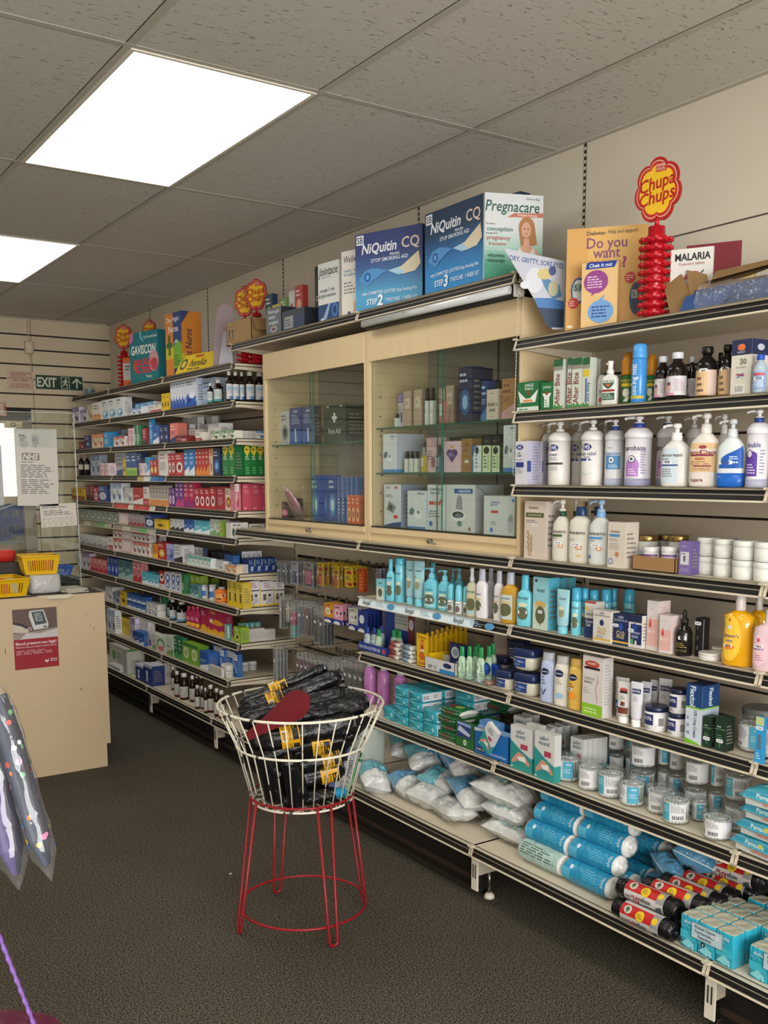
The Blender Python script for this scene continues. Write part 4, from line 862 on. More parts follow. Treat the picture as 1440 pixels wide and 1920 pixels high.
_av = [('T', 'Aveeno', .44, .88, .12, '#46413c', .68), ('L', .18, .62, .6, .68, 1, '#8a8478'), ('E', .55, .4, .1, .07, '#b87c54'), ('E', .55, .4, .06, .04, '#d8ccb8'), ('S', .42, .5)]
S_['aveeG'] = dict(b='#cac6ba', c='#d4d0c8', ring='#1f4a38', ops=_av+[('R', .12, .7, .6, .78, '#3c5a38')], e=2.3)
S_['aveeN'] = dict(b='#cac6ba', c='#1c3a64', ops=_av+[('E', .55, .14, .08, .04, '#c8a868')], cw=.46, sh=.84)
S_['aveeB'] = dict(b='#c4c8c4', c='#9cb8d4', ring='#7ca8d4', ops=_av+[('R', .12, .7, .66, .77, '#4c88b8'), ('E', .2, .14, .08, .06, '#3c6ca0')], e=2.3)
S_['goldjar'] = dict(b='#b9bcb8', c='#8c7444', cr=.25, cm=.85, q=.82, ops=[('R', .1, .15, .9, .8, '#c4c8d0'), ('L', .16, .25, .6, .72, 6, '#5c74a4')])
S_['coco'] = dict(b='#cdcac8', c='#d0cecc', q=.78, ops=[('R', .1, .35, .9, .95, '#c4bccc'), ('P', '#6c4c7c', [(.1, .8), (.9, .8), (.9, .95), (.1, .95)]), ('L', .16, .4, .8, .75, 3, '#3c3444')])
S_['lavbox'] = dict(b='#77649c', s='#5c4c80', ops=[('R', .12, .3, .82, .68, '#c6c6cc'), ('E', .45, .48, .1, .1, '#5c5c68'), ('L', .2, .6, .75, .66, 1, '#555'), ('L', .2, .8, .7, .9, 1, '#a898c4'), ('L', .15, .1, .85, .2, 2, '#a898c4')])
S_['milk'] = dict(b='#ccccc6', c='#cfcfca', q=.7)
_fe = '#6fbfd0'
def fen(v, s=.1, y=.9, w_=.72): return [('E', .12, .97, .06, .03, '#9c3c5c'), ('T', 'fenjal', .5, y, s, '#3c5460', w_)]
S_['fenbot'] = dict(b=_fe, c='#56b4cc', ops=fen(1)+[('E', .5, .36, .26, .22, '#5c6248'), ('E', .5, .66, .2, .08, '#c8ccb0'), ('S', .5, .4)], sh=.72, cw=.46, e=2.8)
S_['fenaero'] = dict(b=_fe, c='#56b4cc', q=.86, ops=fen(1, .06, .82)+[('E', .5, .3, .24, .16, '#5c6248'), ('E', .5, .5, .2, .05, '#c8ccb0')])
S_['fendeo'] = dict(b=_fe, c='#3f9fc0', q=.72, ops=fen(1, .09, .88)+[('E', .5, .36, .26, .2, '#5c6248'), ('E', .5, .62, .2, .07, '#c8ccb0'), ('S', .5, .3)])
S_['fentube'] = dict(b='#93bfc8', c='#6fbccb', ops=[('T', 'fenjal', .5, .82, .07, '#3c5460', .55), ('E', .5, .34, .24, .14, '#8c8c70'), ('E', .5, .5, .22, .05, '#ccc8a8'), ('E', .15, .6, .07, .03, '#9c3c5c')])
S_['fenbox'] = dict(b='#7fc4d0', s='#62acc0', ops=[('R', 0, 0, 1, .62, '#c4cfc4'), ('T', 'fenjal', .5, .84, .1, '#3c5460', .5), ('E', .5, .36, .26, .2, '#5c6248'), ('E', .5, .6, .3, .05, '#d0ccb0')])
S_['fenbig'] = dict(b='#8cc4cc', s='#4fa4bc', t='#4fa4bc', ops=[('R', 0, 0, 1, .5, '#bccabc'), ('E', .2, .93, .09, .03, '#4c2c5c'), ('T', 'fenjal', .5, .76, .07, '#3c5060', .66), ('E', .5, .48, .34, .07, '#c8a860'), ('E', .5, .28, .32, .17, '#5c6044'), ('S', .5, .34), ('P', '#5c6044', [(.46, .14), (.54, .14), (.5, .04)])])
S_['fenpump'] = dict(b='#64b6c8', c='#6cb8cc', ring='#6cb8cc', ops=[('T', 'fenjal', .5, .84, .09, '#3c5460', .5), ('E', .5, .36, .28, .24, '#5c6248'), ('E', .5, .66, .22, .06, '#c8ccb0'), ('R', .2, .02, .8, .1, '#b8ccc8'), ('S', .5, .34)], e=2.3)
S_['fenroll'] = dict(b='#c4ccc4', c='#6cc0d0', q=.46, ops=[('T', 'fenjal', .5, .82, .14, '#3c5460', .5), ('E', .5, .36, .26, .3, '#6c5c54'), ('S', .5, .4)])
S_['fenspray'] = dict(b='#b8b89c', c='#b0b6b8', ops=[('T', 'fenjal', .5, .88, .09, '#3c4c50', .6), ('E', .5, .38, .32, .24, '#5c6044'), ('R', .1, .0, .9, .12, '#9cc0c4'), ('E', .5, .66, .24, .05, '#c8b480')])
S_['fenlot'] = dict(b='#d2d0d2', c='#aeb0c0', ops=[('T', 'fenjal', .34, .78, .07, '#4c5c64', .4), ('E', .36, .36, .2, .2, '#5c6044'), ('E', .36, .6, .2, .04, '#c8b480'), ('S', .3, .28)], sh=.76, cw=.5, wa=.9)
S_['fenwhite'] = dict(b='#cfcdd6', c='#b4b4c4', sh=.76, cw=.5)
S_['fenoil'] = dict(b='#b88c28', c='#aab0bc', ops=[('R', .06, .04, .68, .9, '#b8c4c0'), ('T', 'fenjal', .38, .78, .07, '#3c4c54', .5), ('E', .36, .38, .26, .24, '#5c6044'), ('E', .36, .64, .24, .05, '#c8b480')], sh=.76, cw=.42, e=3)
S_['witch'] = dict(b='#c8c4be', s='#b8b4b0', ops=[('R', 0, .95, 1, 1, '#a84038'), ('R', .08, .74, .3, .86, '#cdb84c'), ('T', 'witch', .5, .66, .1, '#5c5c50', .8), ('R', 0, 0, 1, .54, '#22305c'), ('T', 'Doctor', .45, .46, .08, '#d0d4e0', .7), ('T', 'Gel', .34, .36, .08, '#d0d4e0', .4)])
S_['q10w'] = dict(b='#cdc8c0', s='#c4beb6', ops=[('T', '100%', .5, .92, .07, '#33405c', .4), ('T', 'SKIN IDENTICAL Q10', .5, .84, .05, '#33405c', .84), ('E', .5, .62, .12, .1, '#22305c'), ('T', 'Q10', .5, .4, .14, '#b8964c', .5), ('T', 'POWER', .5, .28, .07, '#b8964c', .5), ('R', 0, .06, 1, .12, '#c8a43c'), ('L', .2, .14, .8, .22, 2, '#777')])
S_['q10n'] = dict(b='#1f2a50', s='#18213f', ops=[('T', '100%', .5, .9, .08, '#b8bccc', .4), ('T', 'SKIN IDENTICAL Q10', .5, .8, .06, '#b8bccc', .84), ('E', .5, .6, .14, .12, '#2f4c9c'), ('T', 'Q10', .5, .38, .16, '#c8b484', .5), ('T', 'POWER', .5, .25, .08, '#c8b484', .5), ('R', 0, .06, 1, .12, '#c8a43c'), ('S', .2, .62)])
S_['natgood'] = dict(b='#c8c6c0', s='#c4c2bc', t='#1a2238', ops=[('R', .16, .1, 1, .72, '#1f2a58'), ('E', .45, .62, .2, .13, '#2c4088'), ('T', 'NATURALLY', .55, .46, .08, '#c8cce0', .7), ('T', 'GOOD', .5, .34, .09, '#c8cce0', .5), ('R', .2, .1, .38, .26, '#4c9c54'), ('R', .5, .1, .64, .22, '#d0d4d0'), ('R', 0, .78, 1, 1, '#20284a'), ('S', .2, .52)])
S_['biooil'] = dict(b='#cfc6c4', s='#cdbcba', ops=[('R', .04, .08, .96, .62, '#d6a8a0'), ('P', '#b83c3c', [(.2, .5), (.4, .5), (.3, .68)]), ('E', .3, .5, .1, .05, '#b83c3c'), ('T', 'Bio-Oil', .42, .38, .08, '#ecdcd8', .6), ('L', .3, .82, .7, .86, 1, '#aaa')], sops=[('L', .1, .3, .9, .9, 10, '#c09c98')])
S_['dropper'] = dict(ops=[('S', .5, .82), ('L', .2, .3, .8, .6, 3, '#8c844c'), ('L', .2, .1, .8, .24, 2, '#6c6440')])
S_['blackbox'] = dict(b='#1b1a1c', s='#222124', ops=[('L', .3, .1, .6, .9, 3, '#55555c'), ('S', .4, .86)], sops=[('R', .2, .04, .3, .96, '#8c8c90')])
S_['lidtub'] = dict(b='#c4c2be', c='#ccc9c2')
S_['babyyel'] = dict(b=M('#d49a10', .12, 0, 'liquid'), c='#c6bcb8', ops=[('E', .33, .5, .3, .47, '#e4b83c'), ('P', '#b8402c', [(.26, .84), (.34, .84), (.3, .93)]), ('E', .3, .72, .07, .04, '#c8d0d8'), ('T', "Johnson's", .32, .55, .11, '#1f3c8c', .5), ('T', 'baby', .32, .45, .05, '#2c5c9c', .2), ('E', .3, .32, .18, .05, '#d87c2c'), ('S', .28, .34)], sh=.78, cw=.3, l0=.05, l1=.74, e=2.2, wa=.86)
S_['babypink'] = dict(b='#d0b4ba', c='#cfcbcc', ops=[('E', .3, .5, .26, .46, '#dcb8c0'), ('E', .3, .8, .06, .06, '#c84c6c'), ('T', "Johnson's", .26, .55, .1, '#3c3c8c', .4), ('S', .3, .62), ('L', .2, .2, .5, .4, 3, '#b07c8c')], sh=.78, cw=.3)
S_['aloe'] = dict(b='#a8c4a8', c='#1f8a4c', ops=[('E', .3, .6, .24, .3, '#d0dcd0'), ('E', .3, .66, .14, .14, '#7cb07c'), ('L', .55, .2, .9, .8, 5, '#5c8c64')], sh=.7, cw=.62)
S_['vas'] = dict(b='#c4c0ae', ops=[('R', .0, .05, .62, .95, '#27417c'), ('E', .2, .74, .16, .12, '#14224c'), ('T', 'Vaseline', .2, .74, .1, '#dfe4ec', .26), ('L', .34, .5, .6, .7, 3, '#c8d4e8'), ('L', .1, .2, .5, .4, 2, '#8ca4d0')])
S_['vaslot1'] = dict(b='#a9b4cf', c='#a8aab4', ops=[('E', .4, .76, .2, .09, '#1a2440'), ('T', 'Vaseline', .4, .76, .05, '#dfe4ec', .3), ('T', 'V', .36, .2, .28, '#3c4c74', .3), ('L', .3, .4, .5, .66, 3, '#5c6a8c')], sh=.84, cw=.8, l1=.8)
S_['vaslot2'] = dict(b='#cfccc0', c='#b0aeaa', ops=[('E', .4, .8, .22, .1, '#1a2440'), ('T', 'Vaseline', .4, .8, .05, '#dfe4ec', .32), ('L', .25, .5, .6, .66, 3, '#888'), ('E', .45, .2, .2, .08, '#8cb4c8')], sh=.84, cw=.8, l1=.8)
S_['vaslot3'] = dict(b='#c8a44c', c='#c09c4c', ops=[('E', .4, .78, .22, .09, '#1a2440'), ('T', 'Vaseline', .4, .78, .05, '#dfe4ec', .32), ('L', .2, .5, .6, .64, 2, '#7c4c1c'), ('E', .4, .3, .22, .1, '#d88c2c'), ('S', .2, .46)], sh=.84, cw=.8, l1=.8)
S_['stretch'] = dict(b='#cfc9c6', s='#c6c2c0', ops=[('E', .46, .87, .36, .06, '#b0483c'), ('R', .08, .78, .84, .82, '#1c1c20'), ('T', "PALMER'S", .46, .88, .03, '#ecdcc8', .5), ('T', 'STRETCH', .34, .62, .04, '#7c6c68', .6), ('T', 'MARKS', .3, .56, .04, '#7c6c68', .5), ('L', .06, .36, .4, .48, 3, '#a8a4a0'), ('R', 0, 0, 1, .2, '#86b82c'), ('L', .1, .04, .8, .14, 2, '#d8e8b8'), ('P', '#c89c8c', [(.7, .2), (.78, .3), (.68, .45), (.8, .6), (.72, .74), (.74, .6), (.64, .45), (.74, .3)])], sops=[('L', .15, .2, .85, .9, 14, '#a8a4a0')])
S_['cocoblue'] = dict(b='#cfcfcf', ops=[('E', .5, .84, .3, .07, '#b0483c'), ('R', .2, .72, .8, .8, '#1c1c20'), ('R', 0, 0, 1, .3, '#2c5ca4'), ('P', '#5c3c2c', [(.3, .3), (.6, .26), (.7, .4), (.4, .44)]), ('S', .5, .12)])
S_['cocobrown'] = dict(b='#cbc8c2', ops=[('E', .5, .84, .3, .07, '#b0483c'), ('R', .2, .72, .8, .8, '#1c1c20'), ('R', 0, 0, 1, .22, '#6c3428'), ('P', '#6c3428', [(.3, .3), (.6, .26), (.7, .4), (.4, .44)]), ('S', .5, .3), ('L', .3, .5, .7, .64, 3, '#777')])
S_['eotil'] = dict(b='#ccccd2', ops=[('R', .1, .74, .9, .9, '#26305c'), ('T', 'EOTIL', .5, .82, .08, '#dfe0ea', .7), ('L', .3, .5, .7, .66, 4, '#8c8c98')])
S_['eotjar'] = dict(b='#cfcfd0', c='#1c2340', q=.8, ops=[('R', .06, .3, .5, .95, '#26305c'), ('T', 'EOTIL', .28, .7, .2, '#dfe0ea', .36), ('L', .1, .06, .5, .24, 2, '#777'), ('B', .66, .2, .88, .8)])
S_['flexi'] = dict(b='#c3ccd6', s='#aab8c8', t='#1a3460', ops=[('R', 0, .62, 1, 1, '#1c4070'), ('R', 0, .595, 1, .62, '#7cb834'), ('P', '#6cb024', [(0, 0), (1, 0), (.8, .03), (0, .08)]), ('T', 'Flexitol', .42, .8, .26, '#dfe8f0', .34, -90), ('T', '10% Urea Cream', .62, .34, .2, '#1c3c64', .46, -90), ('L', .1, .12, .3, .5, 3, '#7c94b4')], sops=[('R', 0, .62, 1, 1, '#1c4070'), ('R', 0, .595, 1, .62, '#7cb834'), ('T', 'Flexitol', .5, .8, .22, '#dfe8f0', .3, -90), ('L', .2, .1, .8, .5, 8, '#7c8ca4')])
S_['greenblk'] = dict(b='#1d3324', s='#16261b', ops=[('R', .0, .62, 1, .66, '#4c6c54'), ('L', .2, .68, .8, .76, 1, '#a8b8a8'), ('L', .2, .3, .8, .5, 3, '#5c8c64'), ('E', .5, .18, .12, .07, '#3c6c44'), ('S', .5, .3)])
S_['thermo'] = dict(b='#2f94cc', s='#2480b4', ops=[('R', 0, .82, 1, 1, '#b8c48c'), ('R', .3, .3, .7, .62, '#5c6c74'), ('L', .2, .08, .8, .24, 3, '#c0e0f0'), ('S', .5, .76)])
S_['greylid'] = dict(b='#8c8e90', c='#6e7072', q=.5)
for i in (1, 2, 3):
    lo_ = [('R', .06, 0, .94, 1, '#d0d0d2'), ('L', .12, .55, .5, .95, 6, '#666'), ('B', .14, .06, .5, .36)]
    if i == 1: lo_ = [('R', .06, 0, .52, 1, '#cfcfd2'), ('L', .1, .4, .48, .95, 8, '#667'), ('E', .14, .16, .03, .08, '#444'), ('E', .26, .16, .03, .08, '#444'), ('R', .52, 0, .94, 1, '#4e9cb8'), ('T', 'alvita', .76, .84, .1, '#e0eef4', .2), ('L', .58, .3, .9, .6, 3, '#a8d0de')]
    if i == 3: lo_ = [('R', .06, .0, .34, 1, '#4fa3b6'), ('R', .34, 0, .9, 1, '#cfcfd2'), ('L', .4, .5, .84, .95, 6, '#666'), ('B', .4, .06, .84, .34), ('L', .08, .5, .3, .9, 3, '#b8dce4')]
    S_['buds%d' % i] = dict(ops=lo_, seed=i, a0=(-.2, .3, .1)[i-1])
S_['plaster'] = dict(b='#c9c9c6', s='#c2c4c2', t='#d0cec8', nm='plaster_box', ops=[('P', '#2c8c88', [(0, 0), (1, 0), (1, .34), (.55, .46), (0, .66)]), ('T', 'safe+', .48, .88, .09, '#1f5a68', .56), ('T', 'sound', .48, .78, .09, '#1f5a68', .56), ('R', .5, .5, .84, .62, '#a83c58'), ('P', '#c89078', [(.08, .2), (.4, .42), (.7, .36), (.96, .2), (.9, .14), (.5, .26), (.1, .12)]), ('P', '#e0dcd8', [(.34, .3), (.7, .34), (.78, .22), (.44, .22)]), ('E', .1, .05, .04, .02, '#e0e8e4')], sops=[('R', 0, 0, 1, .34, '#2c8c88')])
S_['brown_teal'] = dict(b='#20130d', c='#d2cec6', ops=[('R', 0, 0, 1, 1, '#c4cfcd'), ('R', 0, 0, 1, .2, '#4c9c9c'), ('L', .2, .4, .8, .85, 4, '#7c9c9c')], l1=.6)
S_['brown_blue'] = dict(b='#20130d', c='#d2cec6', ops=[('R', 0, 0, 1, 1, '#c9ccd0'), ('R', .3, 0, 1, .2, '#2c78b0'), ('L', .2, .4, .8, .85, 5, '#7c94a8'), ('R', .1, .62, .5, .8, '#8cb0c8')], l1=.58)
S_['brown_white'] = dict(b='#22140c', c='#cfcbc2', ops=[('R', 0, 0, 1, 1, '#b8b6b0'), ('L', .2, .15, .85, .85, 6, '#77757c'), ('R', 0, 0, 1, .08, '#8c5c4c')], l1=.52)
S_['black_syrup'] = dict(b='#16100e', c='#8c8884', ops=[('R', 0, .4, 1, .9, '#b8b0a4')], l1=.6)
S_['black_label'] = dict(b='#0e0c0c', c='#c9c7c2', ops=[('R', 0, 0, 1, 1, '#c4c6c8'), ('L', .15, .4, .85, .9, 4, '#5c6470'), ('P', '#5c94b4', [(0, 0), (1, 0), (1, .14), (.5, .3), (0, .2)])], l1=.5)
S_['crimbottle'] = dict(b='#a82850', c='#c8485c', ops=[('R', .1, .0, .9, .3, '#dca82c'), ('L', .2, .5, .8, .8, 3, '#e8c0cc')], sh=.86, cw=.6)
S_['orangebottle'] = dict(b='#d8742c', c='#b8b4b0', ops=[('R', .2, .1, .7, .9, '#e0a05c'), ('R', .3, .2, .6, .4, '#7c3c14'), ('B', .6, .6, .9, .9)], sh=.86, cw=.5)
S_['whitejar'] = dict(b='#c4c6ca', c='#a8aab0', q=.85, ops=[('R', .2, .2, .8, .7, '#3c74b4')])
S_['pilltub'] = dict(b='#cbc9c4', c='#cfccc6', q=.7, ops=[('R', 0, .82, 1, .9, '#4c5c6c'), ('L', .2, .2, .8, .7, 4, '#88888c')])
S_['pinkperf'] = dict(b='#c06c74', c='#b89c8c'); S_['amberperf'] = dict(b='#b0a03c', c='#8c8c80'); S_['blueperf'] = dict(b='#5c84a8', c='#1c2c44')

# ================================================================ STOCK ON THE SHELVES
D_ = ['amber mosquito bottle', 'aqua bottle with tall cap', 'aqua bottle, back row', 'aqua box, back row', 'aqua deodorant can', 'aqua deodorant can, back row', 'aqua deodorant can, behind white box', 'aqua pump bottle', 'aqua pump bottle, back row', 'aqua roll-on with rounded cap', 'aqua spray can', 'azure box', 'azure tall box with white splash', 'beige bottle with navy cap', 'beige bottle with navy cap, behind', 'beige box with blue band', 'beige pump bottle with green collar', 'beige pump bottle with light blue collar', 'beige pump bottle, dark collar, behind', 'beige pump bottle, green collar, behind', 'beige tall box', 'black and pink gift box', 'black bottle with beige label', 'black bottle with pink label', 'black bottle with white label', 'black bottle, back row', 'black dropper bottle', 'black perfume box, behind', 'blue and red box, upper', 'blue and white box', 'blue box with lime foot', 'blue box with pink disc', 'blue box with white oval', 'blue brush pack', 'blue cooling mist can', 'blue electric toothbrush box', 'blue white and red box, lower', 'blue white and red box, upper', 'bright yellow narrow box', 'bronze box', 'brown and pink perfume box', 'brown bottle with blue label', 'brown bottle with blue label, back row', 'brown bottle with teal label', 'brown bottle with white and blue label', 'brown bottle with white cap, behind', 'brown bottle with white label', 'brown bottle, back row', 'brown box beside first aid case', 'charcoal box', 'charcoal small box', 'clear bottle with blue cap', 'clear green-capped gel bottle', 'clear green-capped gel bottle, back row', 'coral and navy box', 'cream box with orange panel', 'cream box with red circle', 'cream perfume box with black lettering', 'crimson and yellow bottle', 'crimson box with white oval', 'crimson box with yellow foot', 'crimson box with yellow fruit', 'cyan and white box', 'dark amber box, back row', 'dark blue flower box', 'dark blue gift set box', 'dark box, back row', 'dark green box', 'dark green first aid case', 'dark lime box, back row', 'dark red and black box', 'dark syrup bottle', 'flat white box', 'flat white box by cabinet side', 'flat white box with round pictures', 'flat white tub', 'flat yellow box', 'glass jar with gold lid', 'glass jar with gold lid, behind tubs', 'gold body lotion bottle', 'golden shower oil bottle', 'green and white box', 'green box half behind cabinet side', 'green box with white flower', 'green box with yellow top on shelf end', 'green repellent box with bottle picture', 'green repellent box with white panel', 'green tall box with yellow top', 'grey blue box', 'grey box', 'grey box with orange foot', 'grey lidded clear tub, back row', 'jelly jar, back row', 'large beige box with oat stalks', 'large black bottle with pink label', 'large brown bottle with blue label', 'large jelly jar with navy lid', 'large jelly jar, behind', 'large jelly jar, stacked behind', 'large jelly jar, stacked on top', 'large silver box with green top', 'large white box with device picture', 'large white meter box', 'larger white box', 'lavender box', 'light blue box', 'lilac and grey box', 'lilac and white box', 'lilac body lotion bottle', 'lilac perfume box', 'lime box with white disc', 'lime green box', 'low blue and white box', 'low dark red box', 'low purple box', 'low red and white box', 'narrow yellow box', 'navy and gold cream box', 'navy blue box', 'navy box', 'navy box with white figure', 'navy box with white oval', 'navy box with white stripes', 'navy tall box with blue glow', 'orange and yellow box', 'orange box, behind', 'orange squat bottle', 'orange tall box', 'pale aqua box with round emblem', 'pale aqua tube', 'pale blue tall box', 'pale mauve box', 'pale pink baby lotion bottle', 'pale pink box with purple heart', 'pale pink perfume box', 'pale spray bottle', 'pink and navy box', 'pink and red box', 'pink and white box', 'pink perfume bottle', 'plain cream box', 'plain crimson box', 'plain white bottle, behind', 'plain white box, back row', 'plain white box, upper back row', 'plain white pump bottle, back row', 'plain white pump tub, back row', 'plain white tub, lower', 'plain white tub, upper', 'purple and white box', 'purple box with white panel', 'purple box with white panel, back row', 'red and black box', 'red and orange tall box', 'red and white box', 'red and white box, by crimson box', 'red and yellow box', 'red box', 'red box with white oval', 'red box with white swoosh', 'rose and white box', 'rose and white box end', 'rose box half behind cabinet side', 'rose pink box on shelf end', 'round tub of cotton buds', 'sky blue box', 'slim blue perfume bottle', 'slim bright blue pen box', 'slim purple and white box', 'small aqua box', 'small brown bottle with teal label', 'small brown bottle with white cap', 'small clear perfume bottle', 'small clear perfume bottle, back row', 'small clear tub', 'small cream box', 'small dark green box', 'small dark green box, back row', 'small dark red box', 'small grey and red pack', 'small grey green pack', 'small jelly jar with navy lid', 'small light blue box', 'small pale pink box', 'small pink and white box', 'small red and yellow box', 'small red box', 'small red green box', 'small teal box', 'small white and blue box', 'small white and blue box, upper tier', 'small white and pink oil box', 'small white blister box', 'small white box', 'small white box in front', 'small white box with teal edge', 'small white box, upper', 'small white carton end', 'square perfume bottle with black cap', 'sun cream box with navy top', 'tall aqua bottle', 'tall black box', 'tall blue brush pack', 'tall crimson and magenta box', 'tall purple box', 'tall silver and blue box', 'tall sky blue card', 'tall white and pink oil box', 'tall white box', 'tall white box with navy top', 'tall white stretch mark cream box', 'taupe perfume box', 'taupe perfume box, behind', 'teal and grey box', 'tub of cotton buds, back row', 'tub of cotton buds, front row', 'tub of cotton buds, lower back row', 'tub of cotton buds, upper tier', 'white and black box', 'white and blue box', 'white and blue cream tube', 'white and blue pump bottle', 'white and blue test box', 'white and brown cream tube', 'white and gold cream box', 'white and green bite pen box', 'white and green bite pen box with yellow', 'white and green bite pen box, behind', 'white and green box', 'white and green test box', 'white and navy box, upper tier', 'white and navy cream box', 'white and navy gel box', 'white and pale blue box', 'white and peach pump bottle', 'white and purple box', 'white and teal plaster box', 'white and teal plaster box, back row', 'white and teal plaster box, far file', 'white and teal plaster box, file behind', 'white and teal plaster box, second row', 'white body lotion bottle', 'white box', 'white box behind', 'white box with black edges', 'white box with blue ovals', 'white box with fine print, lower tier', 'white box with fine print, upper tier', 'white box with green and pink disc', 'white box with green print', 'white box with green stripe', 'white box with navy foot', 'white box with orange foot', 'white box with pale blue swirl', 'white box with pink tag, lower tier', 'white box with pink tag, upper tier', 'white box with red edge', 'white box with red print, lower tier', 'white box with red print, upper tier', 'white box with red stripe', 'white box with royal blue wave', 'white box with yellow foot', 'white box, back row', 'white box, upper row', 'white carton end', 'white carton with pale print', 'white cream box with navy logo', 'white cream box with navy logo, half hidden', 'white jar with navy lid', 'white jar with navy lid, lower', 'white jar with navy lid, upper', 'white lotion bottle with grey cap', 'white meter box', 'white meter box with blue foot', 'white monitor box with blue foot', 'white nebulizer box with blue lettering', 'white pill tub', 'white pill tub, back row', 'white pill tub, front', 'white pump bottle with pale blue label', 'white pump tub behind another', 'white pump tub with black band', 'white pump tub with blue panel', 'white pump tub with lilac panel', 'white pump tub with lilac panel, behind', 'white pump tub with purple panel', 'white pump tub, itch lotion', 'white pump tub, itch lotion, behind', 'white repellent spray bottle', 'white roll-on bottle', 'white slim box', 'white slim carton end', 'white slim carton end, by back panel', 'white tub with grey lid', 'white tub with purple label', 'white tube with navy print', 'white tube with navy print, behind', 'wide red and white box', 'wide white box with royal blue wave', 'wide white nebulizer box', 'yellow and dark red box', 'yellow baby shampoo bottle', 'yellow baby shampoo bottle, behind', 'yellow box', 'yellow box with dark window', 'yellow display carton', 'yellow perfume bottle']
W_ = ['at the bottom of large cabinet', 'at the bottom of small cabinet', 'on glass shelf of small cabinet', 'on lower glass shelf, large cabinet', 'on the bottom far shelf', 'on the eighth far shelf', 'on the fifth far shelf', 'on the fifth near shelf', 'on the fourth far shelf', 'on the fourth near shelf', 'on the ninth far shelf', 'on the second far shelf', 'on the second near shelf', 'on the seventh far shelf', 'on the seventh near shelf', 'on the sixth far shelf', 'on the sixth near shelf', 'on the tenth far shelf', 'on the third far shelf', 'on the third near shelf', 'on upper glass shelf, large cabinet']
